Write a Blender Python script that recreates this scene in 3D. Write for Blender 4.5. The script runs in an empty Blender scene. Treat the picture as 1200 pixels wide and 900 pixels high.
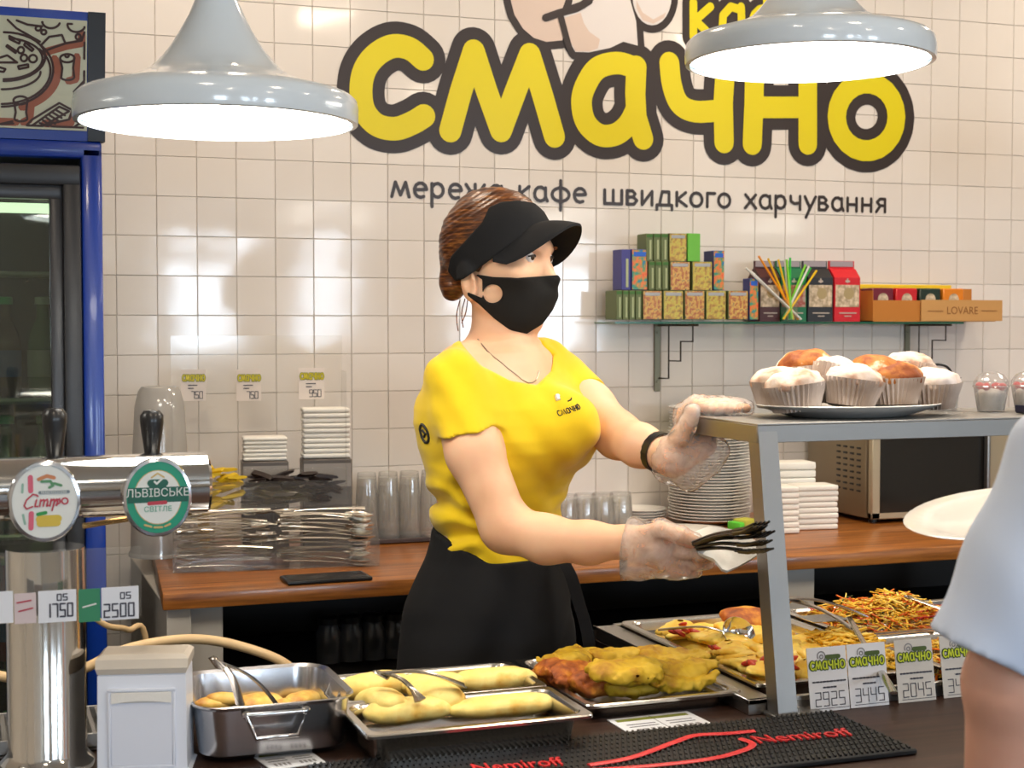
import bpy, bmesh, math, random
import numpy as np
from mathutils import Vector, Matrix, noise as mnoise
random.seed(7)
rng = np.random.default_rng(7)
SC = bpy.context.scene
COL = SC.collection
PI = math.pi

# ------------------------------------------------------------------ camera
FPX, YAW, EYE = 1750.0, math.radians(20), 1.5
PITCH = math.atan(71 / 1750)
CAM = np.array([-math.sin(YAW) * 4.09, -math.cos(YAW) * 4.09, EYE])
cd = bpy.data.cameras.new('camera')
cd.sensor_width = 36.0
cd.lens = FPX / 1200 * 36.0
cd.clip_start = 0.05
cd.dof.use_dof = True
cd.dof.focus_distance = 2.72
cd.dof.aperture_fstop = 9.0
cam = bpy.data.objects.new('camera', cd)
COL.objects.link(cam)
cam.location = CAM.tolist()
cam.rotation_euler = (PI / 2 - PITCH, 0, -YAW)
SC.camera = cam

# ------------------------------------------------------------------ view, world, lights
SC.view_settings.view_transform = 'Standard'
SC.view_settings.look = 'None'
SC.view_settings.gamma = 1.0
SC.view_settings.use_curve_mapping = False
SC.view_settings.exposure = 1.1
SC.cycles.max_bounces = 12
SC.cycles.transparent_max_bounces = 48
SC.cycles.caustics_reflective = False
SC.cycles.caustics_refractive = False
SC.cycles.sample_clamp_indirect = 6.0
w = bpy.data.worlds.new('daylight')
SC.world = w
w.use_nodes = True
w.node_tree.nodes['Background'].inputs[0].default_value = (0.62, 0.74, 1.0, 1)
w.node_tree.nodes['Background'].inputs[1].default_value = 1.0

def area(name, loc, rot, size, size_y, power, color):
    l = bpy.data.lights.new(name, 'AREA')
    l.shape = 'RECTANGLE'; l.size = size; l.size_y = size_y
    l.energy = power; l.color = color
    o = bpy.data.objects.new(name, l)
    COL.objects.link(o)
    o.location = loc; o.rotation_euler = rot
    return o
# daylight coming through the street windows behind the photographer
ROOM = dict(x0=-3.0, x1=4.2, y0=-8.5, z1=3.0)
WINS = [(-2.4, -1.3), (0.12, 0.78), (1.2, 1.68), (2.6, 3.9)]
for a, b in WINS:
    area('window_daylight', ((a + b) / 2, ROOM['y0'] - 0.25, 1.75), (PI / 2, 0, 0), b - a, .95, 42 * (b - a), (0.70, 0.84, 1.0))

# ------------------------------------------------------------------ projection helpers (used to measure places in the room)
_F0 = np.array([math.sin(YAW), math.cos(YAW), 0.0])
_R = np.array([math.cos(YAW), -math.sin(YAW), 0.0])
_F = _F0 * math.cos(PITCH) + np.array([0, 0, -math.sin(PITCH)])
_U = np.cross(_R, _F)
def ray(x, y): return _F + _R * (x - 600) / FPX - _U * (y - 450) / FPX
def atD(x, y, d): return CAM + ray(x, y) * d                     # at a distance along the view axis
def atY(x, y, Y): r = ray(x, y); return CAM + r * (Y - CAM[1]) / r[1]
def atZ(x, y, z): r = ray(x, y); return CAM + r * (z - CAM[2]) / r[2]

# ------------------------------------------------------------------ materials
MATS = {}
class NT:
    def __init__(s, m):
        s.m = m; m.use_nodes = True; s.t = m.node_tree
        s.b = s.t.nodes['Principled BSDF']
    def n(s, typ, **kw):
        x = s.t.nodes.new(typ)
        for k, v in kw.items():
            if k.startswith('_'): setattr(x, k[1:], v)
            else:
                key = int(k[1:]) if k[0] == 'i' and k[1:].isdigit() else k.replace('__', ' ')
                x.inputs[key].default_value = v
        return x
    def l(s, a, b): s.t.links.new(a, b)
    def coord(s, scale=(1, 1, 1), kind='Object', rot=(0, 0, 0)):
        c = s.n('ShaderNodeTexCoord'); mp = s.n('ShaderNodeMapping')
        mp.inputs['Scale'].default_value = scale; mp.inputs['Rotation'].default_value = rot
        s.l(c.outputs[kind], mp.inputs['Vector']); return mp.outputs['Vector']
    def noise(s, vec, scale, detail=3, rough=.55, dist=0.0):
        x = s.n('ShaderNodeTexNoise'); x.inputs['Scale'].default_value = scale
        x.inputs['Detail'].default_value = detail; x.inputs['Roughness'].default_value = rough
        x.inputs['Distortion'].default_value = dist
        s.l(vec, x.inputs['Vector']); return x.outputs['Fac']
    def ramp(s, fac, stops, interp='LINEAR'):
        r = s.n('ShaderNodeValToRGB'); e = r.color_ramp; e.interpolation = interp
        while len(e.elements) < len(stops): e.elements.new(.5)
        for el, (p, c) in zip(e.elements, stops):
            el.position = p; el.color = (c[0], c[1], c[2], 1)
        s.l(fac, r.inputs['Fac']); return r.outputs['Color']
    def bump(s, fac, strength=.3, dist=.01):
        b = s.n('ShaderNodeBump'); b.inputs['Strength'].default_value = strength
        b.inputs['Distance'].default_value = dist
        s.l(fac, b.inputs['Height']); s.l(b.outputs['Normal'], s.b.inputs['Normal']); return b
def hexc(r, g, b):
    f = lambda v: ((v / 255 + .055) / 1.055) ** 2.4 if v > 10.3 else v / 255 / 12.92
    return (f(r), f(g), f(b))
def pm(name, col=(.8, .8, .8), rough=.5, metal=0.0, spec=.5, noise=None, bump=None, emit=None, alpha=None,
       trans=None, ior=1.45, coat=0.0, sheen=0.0, sss=0.0, scale3=(1, 1, 1), kind='Object', rot=(0, 0, 0)):
    """noise = (scale, [(pos, colour), ...]) colours the surface, bump = (scale, strength, distance)"""
    if name in MATS: return MATS[name]
    m = bpy.data.materials.new(name); N = NT(m); b = N.b
    b.inputs['Base Color'].default_value = (*col, 1)
    b.inputs['Roughness'].default_value = rough
    b.inputs['Metallic'].default_value = metal
    b.inputs['Specular IOR Level'].default_value = spec
    b.inputs['IOR'].default_value = ior
    if coat: b.inputs['Coat Weight'].default_value = coat; b.inputs['Coat Roughness'].default_value = .08
    if sheen: b.inputs['Sheen Weight'].default_value = sheen
    if sss:
        b.inputs['Subsurface Weight'].default_value = sss
        b.inputs['Subsurface Radius'].default_value = (.012, .005, .003)
        b.inputs['Subsurface Scale'].default_value = 1.0
    if trans: b.inputs['Transmission Weight'].default_value = trans
    if alpha is not None: b.inputs['Alpha'].default_value = alpha
    if emit:
        b.inputs['Emission Color'].default_value = (*emit[0], 1); b.inputs['Emission Strength'].default_value = emit[1]
    if noise or bump:
        v = N.coord(scale3, kind, rot)
        if noise: N.l(N.ramp(N.noise(v, noise[0], noise[2] if len(noise) > 2 else 4), noise[1]), b.inputs['Base Color'])
        if bump: N.bump(N.noise(v, bump[0], 3), bump[1], bump[2])
    MATS[name] = m
    return m
def clear_plastic(name, tint=(1, 1, 1), op=.1, rough=.05, haze=0.0, fres=.45):
    """thin clear sheet: mostly see-through, a little gloss and a little haze"""
    if name in MATS: return MATS[name]
    m = bpy.data.materials.new(name); N = NT(m); t = N.t
    t.nodes.remove(N.b)
    out = [x for x in t.nodes if x.type == 'OUTPUT_MATERIAL'][0]
    tr = N.n('ShaderNodeBsdfTransparent'); tr.inputs[0].default_value = (*tint, 1)
    gl = N.n('ShaderNodeBsdfGlossy'); gl.inputs['Roughness'].default_value = rough
    df = N.n('ShaderNodeBsdfDiffuse'); df.inputs[0].default_value = (.9, .9, .88, 1)
    tl = N.n('ShaderNodeBsdfTranslucent'); tl.inputs[0].default_value = (.9, .9, .88, 1)
    dm = N.n('ShaderNodeMixShader'); dm.inputs[0].default_value = .5
    N.l(df.outputs[0], dm.inputs[1]); N.l(tl.outputs[0], dm.inputs[2])
    hz = N.n('ShaderNodeMixShader'); hz.inputs[0].default_value = haze
    N.l(tr.outputs[0], hz.inputs[1]); N.l(dm.outputs[0], hz.inputs[2])
    fr = N.n('ShaderNodeLayerWeight'); fr.inputs['Blend'].default_value = .18
    mt = N.n('ShaderNodeMath', _operation='MULTIPLY_ADD'); mt.inputs[1].default_value = fres; mt.inputs[2].default_value = op
    mt.use_clamp = True
    N.l(fr.outputs['Fresnel'], mt.inputs[0])
    mx = N.n('ShaderNodeMixShader')
    N.l(mt.outputs[0], mx.inputs[0]); N.l(hz.outputs[0], mx.inputs[1]); N.l(gl.outputs[0], mx.inputs[2])
    N.l(mx.outputs[0], out.inputs['Surface'])
    MATS[name] = m
    return m

STEEL = pm('brushed_steel', (.31, .30, .285), .46, 1.0, bump=(60, .05, .002), scale3=(1, 12, 12))
CHROME = pm('polished_steel', (.75, .74, .72), .09, 1.0)
WHITE = pm('white_paint', (.8, .8, .8), .35)
PAPER = pm('white_paper', (.82, .81, .78), .75)
NAPKIN = pm('white_napkin', (.84, .82, .76), .9, bump=(220, .25, .002))
BLACKP = pm('black_plastic', (.012, .012, .013), .3)
INK = pm('dark_ink', (.035, .026, .024), .6)
PORC = pm('white_porcelain', (.82, .80, .75), .12, coat=.4)
ACRYL = clear_plastic('clear_acrylic', (.995, .995, .99), .02, .08, .05, .2)
GLASS = clear_plastic('clear_glass', (.985, .99, .985), .05, .02, .02)

# ------------------------------------------------------------------ mesh helpers
def NB(): return bmesh.new()
def xf(verts, mat=None):
    if mat is not None:
        for v in verts: v.co = mat @ v.co
def TR(x=0, y=0, z=0): return Matrix.Translation((x, y, z))
def RX(a): return Matrix.Rotation(a, 4, 'X')
def RY(a): return Matrix.Rotation(a, 4, 'Y')
def RZ(a): return Matrix.Rotation(a, 4, 'Z')
def SCM(x, y, z): return Matrix.Diagonal((x, y, z, 1))
def add_box(bm, c, s, bev=0.0, seg=1, m=None):
    r = bmesh.ops.create_cube(bm, size=1.0)
    vs = r['verts']
    for v in vs: v.co = Vector((v.co.x * s[0] + c[0], v.co.y * s[1] + c[1], v.co.z * s[2] + c[2]))
    if bev > 0:
        es = list({e for v in vs for e in v.link_edges})
        rb = bmesh.ops.bevel(bm, geom=es, offset=bev, segments=seg, profile=.5, affect='EDGES')
        vs = list({v for f in rb['faces'] for v in f.verts} | {v for v in vs if v.is_valid})
    xf(vs, m)
    return vs
def add_grid_rings(bm, rings, closed=True, cap0=True, cap1=True):
    """skin a list of rings (lists of 3-D points of equal length)"""
    rv = [[bm.verts.new(p) for p in ring] for ring in rings]
    n = len(rv[0])
    for a, b in zip(rv[:-1], rv[1:]):
        for i in range(n if closed else n - 1):
            j = (i + 1) % n
            bm.faces.new((a[i], a[j], b[j], b[i]))
    if cap0 and closed: bm.faces.new(list(reversed(rv[0])))
    if cap1 and closed: bm.faces.new(rv[-1])
    return [v for r in rv for v in r]
def add_lathe(bm, prof, n=24, m=None, cap0=True, cap1=True, sx=1, sy=1):
    """prof = [(radius, z), ...] turned about z"""
    rings = [[Vector((sx * r * math.cos(2 * PI * i / n), sy * r * math.sin(2 * PI * i / n), z)) for i in range(n)] for r, z in prof]
    vs = add_grid_rings(bm, rings, True, cap0, cap1)
    xf(vs, m)
    return vs
def smooth_path(pts, k=6):
    P = [Vector(p) for p in pts]
    out = []
    for i in range(len(P) - 1):
        p0, p1, p2, p3 = P[max(i - 1, 0)], P[i], P[i + 1], P[min(i + 2, len(P) - 1)]
        for s in range(k):
            t = s / k
            out.append(.5 * ((2 * p1) + (p2 - p0) * t + (2 * p0 - 5 * p1 + 4 * p2 - p3) * t * t + (3 * p1 - p0 - 3 * p2 + p3) * t ** 3))
    out.append(P[-1])
    return out
def add_tube(bm, pts, r, n=8, cap=True, m=None, flat=1.0, up=(0, 0, 1), closed=False):
    """tube along a path; r a number or one per point; flat squeezes it along 'up'"""
    P = [Vector(p) for p in pts]
    rings = []
    upv = Vector(up)
    N = len(P)
    for i, p in enumerate(P):
        if closed: d = P[(i + 1) % N] - P[i - 1]
        else: d = P[min(i + 1, N - 1)] - P[max(i - 1, 0)]
        if d.length < 1e-9: d = Vector((0, 0, 1))
        d.normalize()
        a = d.cross(upv)
        if a.length < 1e-3: a = d.cross(Vector((1, .02, 0)))
        a.normalize(); b = a.cross(d).normalized()
        rr = r[i] if hasattr(r, '__len__') else r
        rings.append([p + a * (rr * math.cos(2 * PI * k / n)) + b * (rr * flat * math.sin(2 * PI * k / n)) for k in range(n)])
    if closed: rings.append([v.copy() for v in rings[0]])
    vs = add_grid_rings(bm, rings, True, cap and not closed, cap and not closed)
    xf(vs, m)
    return vs
def add_poly(bm, pts, th, m=None):
    """flat polygon (x, z) standing in the XZ plane, front at y=0, thickness th to the back"""
    f = [bm.verts.new((x, 0, z)) for x, z in pts]
    b = [bm.verts.new((x, th, z)) for x, z in pts]
    n = len(pts)
    bm.faces.new(f); bm.faces.new(list(reversed(b)))
    for i in range(n):
        j = (i + 1) % n
        bm.faces.new((f[j], f[i], b[i], b[j]))
    xf(f + b, m)
    return f + b
_lift = [0]
def add_stroke(bm, pts, r, y=0.0, th=.0004, nseg=10, m=None):
    """rounded brush stroke lying in the XZ plane, facing -Y: one band with round ends, each piece a hair above the last"""
    P = [Vector((p[0], p[1])) for p in pts]
    vs = []
    def face(c):
        _lift[0] = (_lift[0] + 1) % 60
        yy = y - _lift[0] * 6e-6
        q = [bm.verts.new((a[0], yy, a[1])) for a in c]
        bm.faces.new(q); vs.extend(q)
    for i, p in enumerate(P):
        face([(p.x + r * math.cos(2 * PI * k / nseg), p.y + r * math.sin(2 * PI * k / nseg)) for k in range(nseg)])
        if i + 1 < len(P):
            d = P[i + 1] - p
            if d.length < 1e-9: continue
            nrm = Vector((-d.y, d.x)).normalized() * r
            face([p - nrm, P[i + 1] - nrm, P[i + 1] + nrm, p + nrm])
    xf(vs, m)
    return vs
def finish(bm, name, mat, smooth=40, recalc=True):
    if recalc: bmesh.ops.recalc_face_normals(bm, faces=bm.faces)
    me = bpy.data.meshes.new(name)
    bm.to_mesh(me); bm.free()
    for mm in (mat if isinstance(mat, (list, tuple)) else [mat]): me.materials.append(mm)
    if smooth and len(me.polygons):
        me.polygons.foreach_set('use_smooth', [True] * len(me.polygons))
        me.set_sharp_from_angle(angle=math.radians(smooth))
    return me
def link(name, me, parent=None, loc=None, rot=None):
    o = bpy.data.objects.new(name, me); COL.objects.link(o)
    if parent is not None: o.parent = parent
    if loc is not None: o.location = loc
    if rot is not None: o.rotation_euler = rot
    return o
def part(name, bm, mat, parent=None, smooth=40, loc=None, rot=None, recalc=True):
    return link(name, finish(bm, name, mat, smooth, recalc), parent, loc, rot)
def tag(o, label, cat, group=None, kind=None):
    o['label'] = label; o['category'] = cat
    if group: o['group'] = group
    if kind: o['kind'] = kind
    return o
def thing(name, label, cat, loc=(0, 0, 0), rz=0.0, group=None, rot=None):
    o = bpy.data.objects.new(name, None); COL.objects.link(o)
    o.empty_display_size = .05
    o.location = tuple(float(v) for v in loc); o.rotation_euler = rot if rot else (0, 0, rz)
    return tag(o, label, cat, group)
def struct(name, bm, mat, parent=None, smooth=30):
    o = part(name, bm, mat, parent, smooth)
    if parent is None: o['kind'] = 'structure'
    return o
def dup(root, loc=None, rot=None, label=None, scale=None):
    def cp(o, par):
        c = o.copy(); COL.objects.link(c)
        if par is not None: c.parent = par
        for ch in KIDS.get(o.name, ()): cp(ch, c)
        return c
    KIDS = {}
    stack = [root]
    for o in list(root.children_recursive): KIDS.setdefault(o.parent.name, []).append(o)
    r = cp(root, None)
    if loc is not None: r.location = tuple(float(v) for v in loc)
    if rot is not None: r.rotation_euler = rot
    if label: r['label'] = label
    if scale is not None: r.scale = scale
    return r

# ------------------------------------------------------------------ distance-field surfaces for bodies, cloth and food
def nets(fn, lo, hi, h, name='m'):
    lo = np.array(lo, float); hi = np.array(hi, float)
    B = 8
    nb = np.ceil((hi - lo) / (h * B)).astype(int)
    n = nb * B + 1
    bc = np.stack(np.meshgrid(*[np.arange(k) for k in nb], indexing='ij'), -1).reshape(-1, 3)
    cen = lo + (bc + .5) * B * h
    dc = np.concatenate([fn(cen[i:i + 40000]) for i in range(0, len(cen), 40000)])
    act = np.abs(dc) < B * h * .87 * 1.5 + .004
    g = np.where(dc < 0, -1.0, 1.0).astype(np.float32).reshape(nb)
    G = np.ones(n, np.float32)
    G[:-1, :-1, :-1] = np.repeat(np.repeat(np.repeat(g, B, 0), B, 1), B, 2)
    loc = np.stack(np.meshgrid(*[np.arange(B + 1)] * 3, indexing='ij'), -1).reshape(-1, 3)
    ab = bc[act]
    for i in range(0, len(ab), 300):
        idx = (ab[i:i + 300, None, :] * B + loc[None]).reshape(-1, 3)
        G[idx[:, 0], idx[:, 1], idx[:, 2]] = fn(lo + idx * h)
    ins = G < 0
    cnt = np.zeros(n - 1, np.int8)
    cs = [(i, j, k) for i in (0, 1) for j in (0, 1) for k in (0, 1)]
    sl = lambda c: tuple(slice(c[a], n[a] - 1 + c[a]) for a in range(3))
    for c in cs: cnt += ins[sl(c)]
    cell = np.argwhere((cnt > 0) & (cnt < 8))
    if len(cell) == 0: return bpy.data.meshes.new(name)
    vid = np.full(n - 1, -1, np.int32)
    vid[cell[:, 0], cell[:, 1], cell[:, 2]] = np.arange(len(cell))
    acc = np.zeros((len(cell), 3)); ac = np.zeros(len(cell))
    val = {c: G[cell[:, 0] + c[0], cell[:, 1] + c[1], cell[:, 2] + c[2]].astype(float) for c in cs}
    for c in cs:
        for a in range(3):
            if c[a] == 0:
                d = list(c); d[a] = 1; d = tuple(d)
                va, vb = val[c], val[d]
                mk = (va < 0) != (vb < 0)
                t = np.where(mk, va / np.where(mk, va - vb, 1), 0)
                p = np.tile(np.array(c, float), (len(cell), 1)); p[:, a] += t
                acc[mk] += p[mk]; ac[mk] += 1
    V = lo + (cell + acc / ac[:, None]) * h
    quads = []
    for a in range(3):
        b, c = (a + 1) % 3, (a + 2) % 3
        s0 = [slice(0, n[i]) for i in range(3)]; s1 = [slice(0, n[i]) for i in range(3)]
        s0[a] = slice(0, n[a] - 1); s1[a] = slice(1, n[a])
        i0, i1 = ins[tuple(s0)], ins[tuple(s1)]
        e = np.argwhere(i0 != i1)
        e = e[(e[:, b] > 0) & (e[:, c] > 0) & (e[:, b] < n[b] - 1) & (e[:, c] < n[c] - 1)]
        up = i0[e[:, 0], e[:, 1], e[:, 2]]
        q = []
        for db, dc_ in ((0, 0), (-1, 0), (-1, -1), (0, -1)):
            k = e.copy(); k[:, b] += db; k[:, c] += dc_
            q.append(vid[k[:, 0], k[:, 1], k[:, 2]])
        q = np.stack(q, 1)
        q[~up] = q[~up][:, ::-1]
        quads.append(q)
    Q = np.concatenate(quads); Q = Q[(Q >= 0).all(1)]
    me = bpy.data.meshes.new(name)
    me.vertices.add(len(V)); me.vertices.foreach_set('co', V.astype(np.float32).ravel())
    me.loops.add(Q.size); me.loops.foreach_set('vertex_index', Q.astype(np.int32).ravel())
    me.polygons.add(len(Q)); me.polygons.foreach_set('loop_start', np.arange(0, Q.size, 4, dtype=np.int32))
    me.update(calc_edges=True)
    me.polygons.foreach_set('use_smooth', np.ones(len(Q), bool))
    return me
def smin(a, b, k):
    h = np.clip(.5 + .5 * (b - a) / k, 0, 1)
    return b + (a - b) * h - k * h * (1 - h)
def smax(a, b, k): return -smin(-a, -b, k)
def cone(p, a, b, ra, rb):
    a = np.asarray(a, float); b = np.asarray(b, float); ab = b - a
    t = np.clip((p - a) @ ab / max(ab @ ab, 1e-12), 0, 1)
    return np.linalg.norm(p - a - t[:, None] * ab, axis=1) - (ra + (rb - ra) * t)
def ell(p, c, r, R=None):
    q = p - np.asarray(c, float)
    if R is not None: q = q @ R
    r = np.asarray(r, float)
    k0 = np.linalg.norm(q / r, axis=1); k1 = np.linalg.norm(q / (r * r), axis=1)
    return np.where(k1 > 1e-9, k0 * (k0 - 1) / np.maximum(k1, 1e-9), -r.min())
def chain(p, pts, rs, k=.012):
    d = None
    for i in range(len(pts) - 1):
        c = cone(p, pts[i], pts[i + 1], rs[i], rs[i + 1])
        d = c if d is None else smin(d, c, k)
    return d
def poly2(x, y, poly):
    """signed distance to a polygon in the plane"""
    P = np.array(poly, float); n = len(P)
    d = np.full(x.shape, 1e9); s = np.zeros(x.shape, bool)
    for i in range(n):
        ax, ay = P[i]; bx, by = P[(i + 1) % n]
        ex, ey = bx - ax, by - ay; wx, wy = x - ax, y - ay
        t = np.clip((wx * ex + wy * ey) / max(ex * ex + ey * ey, 1e-12), 0, 1)
        d = np.minimum(d, (wx - ex * t) ** 2 + (wy - ey * t) ** 2)
        c = (ay > y) != (by > y)
        s ^= c & (x < (bx - ax) * (y - ay) / (by - ay if by != ay else 1e-12) + ax)
    return np.where(s, -1, 1) * np.sqrt(d)
_perm = rng.permutation(256)
def vnoise(p, f=1.0, seed=0):
    q = p * f + seed * 17.31
    i = np.floor(q).astype(int); u = q - i; u = u * u * (3 - 2 * u)
    def hsh(a, b, c): return _perm[(_perm[(_perm[a & 255] + b) & 255] + c) & 255] / 127.5 - 1
    x, y, z = i[:, 0], i[:, 1], i[:, 2]
    r = 0
    for dx in (0, 1):
        for dy in (0, 1):
            for dz in (0, 1):
                wgt = (u[:, 0] if dx else 1 - u[:, 0]) * (u[:, 1] if dy else 1 - u[:, 1]) * (u[:, 2] if dz else 1 - u[:, 2])
                r = r + wgt * hsh(x + dx, y + dy, z + dz)
    return r
def smesh(name, fn, lo, hi, h, mat, parent=None, loc=None, rot=None):
    me = nets(fn, lo, hi, h, name); me.materials.append(mat)
    return link(name, me, parent, loc, rot)

# ------------------------------------------------------------------ lettering: a rounded hand-lettered alphabet drawn with strokes (x-height 1)
def arc(cx, cy, rx, ry, a0, a1, n=9):
    return [(cx + rx * math.cos(math.radians(a0 + (a1 - a0) * i / n)), cy + ry * math.sin(math.radians(a0 + (a1 - a0) * i / n))) for i in range(n + 1)]
FONT = {
 'м': ([[(0, 0), (.22, 1), (.53, .12), (.84, 1), (1.06, 0)]], 1.3),
 'е': ([[(.1, .52), (.82, .56)] + arc(.46, .5, .38, .5, 10, 300)], 1.08),
 'р': ([[(.08, .98), (.08, -.62)], arc(.42, .52, .36, .48, 150, -150)], 1.08),
 'ж': ([[(.62, 1.02), (.62, -.02)], [(.04, 1), (.3, .55), (.62, .5)], [(.3, .55), (0, 0)], [(1.2, 1), (.94, .55), (.62, .5)], [(.94, .55), (1.24, 0)]], 1.5),
 'а': ([arc(.45, .5, .38, .5, 50, 330), [(.78, .95), (.78, .3), (.9, .02)]], 1.12),
 'к': ([[(.1, 1), (.1, 0)], [(.7, 1), (.14, .48), (.76, 0)]], .98),
 'ф': ([[(.64, 1.5), (.64, -.6)], arc(.64, .5, .56, .48, 0, 360, 14)], 1.45),
 'ш': ([[(.08, 1), (.08, .02), (1.2, .02), (1.2, 1)], [(.64, 1), (.64, .02)]], 1.45),
 'в': ([[(.1, .02), (.1, 1), (.45, 1), (.64, .78), (.5, .55), (.12, .53)], [(.5, .55), (.75, .3), (.55, .02), (.1, .02)]], 1.0),
 'и': ([[(.1, 1), (.1, .02), (.76, 1), (.76, .0)]], 1.08),
 'д': ([[(.18, .05), (.36, 1), (.82, 1), (.82, .05)], [(0, -.3), (0, .03), (1.02, .03), (1.02, -.3)]], 1.25),
 'о': ([arc(.45, .5, .4, .5, 90, 450, 14)], 1.1),
 'г': ([[(.1, 0), (.1, 1), (.62, 1)]], .82),
 'х': ([[(.02, 1), (.76, 0)], [(.74, 1), (0, 0)]], .98),
 'ч': ([[(.08, 1), (.1, .62), (.35, .44), (.76, .5)], [(.76, 1), (.76, 0)]], 1.08),
 'у': ([[(.04, 1), (.42, .12)], [(.82, 1), (.42, .12), (.12, -.58)]], .98),
 'н': ([[(.1, 1), (.1, 0)], [(.76, 1), (.76, 0)], [(.1, .5), (.76, .5)]], 1.1),
 'я': ([[(.72, 0), (.72, 1), (.34, 1), (.12, .76), (.32, .5), (.72, .48)], [(.36, .48), (.06, 0)]], 1.0),
 'с': ([arc(.48, .5, .42, .5, 50, 310)], 1.0),
}
def word_width(wd): return sum(FONT[c][1] for c in wd) - .2
SEG7 = {'0': 'abcdef', '1': 'bc', '2': 'abged', '3': 'abgcd', '4': 'fgbc', '5': 'afgcd', '6': 'afgedc', '7': 'abc', '8': 'abcdefg', '9': 'abfgcd'}
SEGP = {'a': ((0, 2), (1, 2)), 'b': ((1, 2), (1, 1)), 'c': ((1, 1), (1, 0)), 'd': ((0, 0), (1, 0)), 'e': ((0, 1), (0, 0)), 'f': ((0, 2), (0, 1)), 'g': ((0, 1), (1, 1))}
def add_digits(bm, s, x, z, wd, ht, r, y=0, gap=.35, m=None):
    for ch in s:
        if ch == '.': x += wd * .05; continue
        for sg in SEG7[ch]:
            a, b = SEGP[sg]
            add_stroke(bm, [(x + a[0] * wd, z + a[1] * ht / 2), (x + b[0] * wd, z + b[1] * ht / 2)], r, y, nseg=6, m=m)
        x += wd * (1 + gap)
    return x
def add_word(bm, wd, x, z, xh, r, y=0, sx=1.0, m=None, nseg=8):
    for ch in wd:
        st, adv = FONT[ch]
        for s in st: add_stroke(bm, [(x + px * xh * sx, z + pz * xh) for px, pz in s], r, y, nseg=nseg, m=m)
        x += adv * xh * sx
    return x
def type_mesh(body, size, align='CENTER', shear=0.0, extrude=0.0):
    c = bpy.data.curves.new('lettering', 'FONT'); c.body = body; c.size = size
    c.align_x = align; c.shear = shear; c.resolution_u = 3; c.extrude = extrude
    o = bpy.data.objects.new('lettering', c); COL.objects.link(o)
    bpy.context.view_layer.update()
    me = bpy.data.meshes.new_from_object(o.evaluated_get(bpy.context.evaluated_depsgraph_get()))
    bpy.data.objects.remove(o); bpy.data.curves.remove(c)
    return me
def type_part(name, body, size, mat, parent, loc, rot=(PI / 2, 0, 0), align='CENTER', shear=0.0, sx=1.0):
    me = type_mesh(body, size, align, shear); me.materials.append(mat)
    o = link(name, me, parent, loc, rot); o.scale = (sx, 1, 1)
    return o
# ================================================================== the setting
WALLC = pm('plaster_wall', (.62, .55, .46), .8, bump=(30, .1, .003))
TILE_M = None
def tile_mat():
    m = bpy.data.materials.new('white_glazed_tile'); N = NT(m)
    N.b.inputs['Roughness'].default_value = .09
    N.b.inputs['Specular IOR Level'].default_value = .45
    oi = N.n('ShaderNodeObjectInfo')
    N.l(N.ramp(oi.outputs['Random'], [(0, (.74, .69, .63)), (.5, (.77, .72, .66)), (1, (.80, .755, .70))]), N.b.inputs['Base Color'])
    v = N.coord()
    N.bump(N.noise(v, 9, 1, .4), .10, .01)
    return m
TILE_M = tile_mat()
GROUT = pm('grey_grout', (.74, .67, .59), .9)
X0, X1, Y0, Z1 = ROOM['x0'], ROOM['x1'], ROOM['y0'], ROOM['z1']
bm = NB(); add_box(bm, ((X0 + X1) / 2, .105, Z1 / 2), (X1 - X0, .2, Z1))
wall = struct('wall_back', bm, GROUT)
def tile_bm(tx=0, tz=0, bm=None):
    bm = bm or NB()
    a, b = .0494, .0484
    ring0 = [(-a, .005, -a), (a, .005, -a), (a, .005, a), (-a, .005, a)]
    ring1 = [(x, .0016, z) for x, _, z in ring0]
    ring2 = [(-b, 0, -b), (b, 0, -b), (b, 0, b), (-b, 0, b)]
    R = [[Vector((x + tx, y, z + tz)) for x, y, z in r] for r in (ring0, ring1, ring2)]
    add_grid_rings(bm, R, True, False, True)
    return bm
tme = finish(tile_bm(), 'tile', TILE_M, 20)
rest = NB()
for k in range(-19, 53):
    for j in range(-19, 11):
        x, z = -1.0 + .1 * k, 1.87 + .1 * j
        if x > X1 - .06 or x < X0 + .06 or z < .03 or z > Z1 - .05: continue
        if -1.12 < x < 1.72 and 1.0 < z < 2.0:
            o = link('tile', tme, wall, (x, 0, z), (random.gauss(0, .0035), 0, random.gauss(0, .0035)))
        else: tile_bm(x, z, rest)
o = part('tile_field', rest, TILE_M, wall, 20); o['kind'] = 'stuff'

DWOOD = pm('dark_wood', rough=.42, spec=.25, noise=(6, [(.3, (.028, .014, .010)), (.6, (.05, .025, .017)), (.8, (.075, .036, .022))], 6), bump=(40, .08, .002), scale3=(.7, 12, 12))
FLOOR = pm('floor_tile', rough=.45, noise=(3, [(.3, (.05, .045, .04)), (.7, (.08, .07, .06))]))
bm = NB(); add_box(bm, ((X0 + X1) / 2, Y0 / 2 + .05, -.05), (X1 - X0 + .4, -Y0 + .7, .1)); struct('floor', bm, FLOOR)
bm = NB(); add_box(bm, ((X0 + X1) / 2, Y0 / 2 + .05, Z1 + .05), (X1 - X0 + .4, -Y0 + .7, .1)); struct('ceiling', bm, pm('ceiling_paint', (.75, .70, .62), .9))
bm = NB(); add_box(bm, (X0 - .1, Y0 / 2, Z1 / 2), (.2, -Y0, Z1)); struct('wall_left', bm, WALLC)
bm = NB(); add_box(bm, (X1 + .1, Y0 / 2, Z1 / 2), (.2, -Y0, Z1)); struct('wall_right', bm, WALLC)
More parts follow.
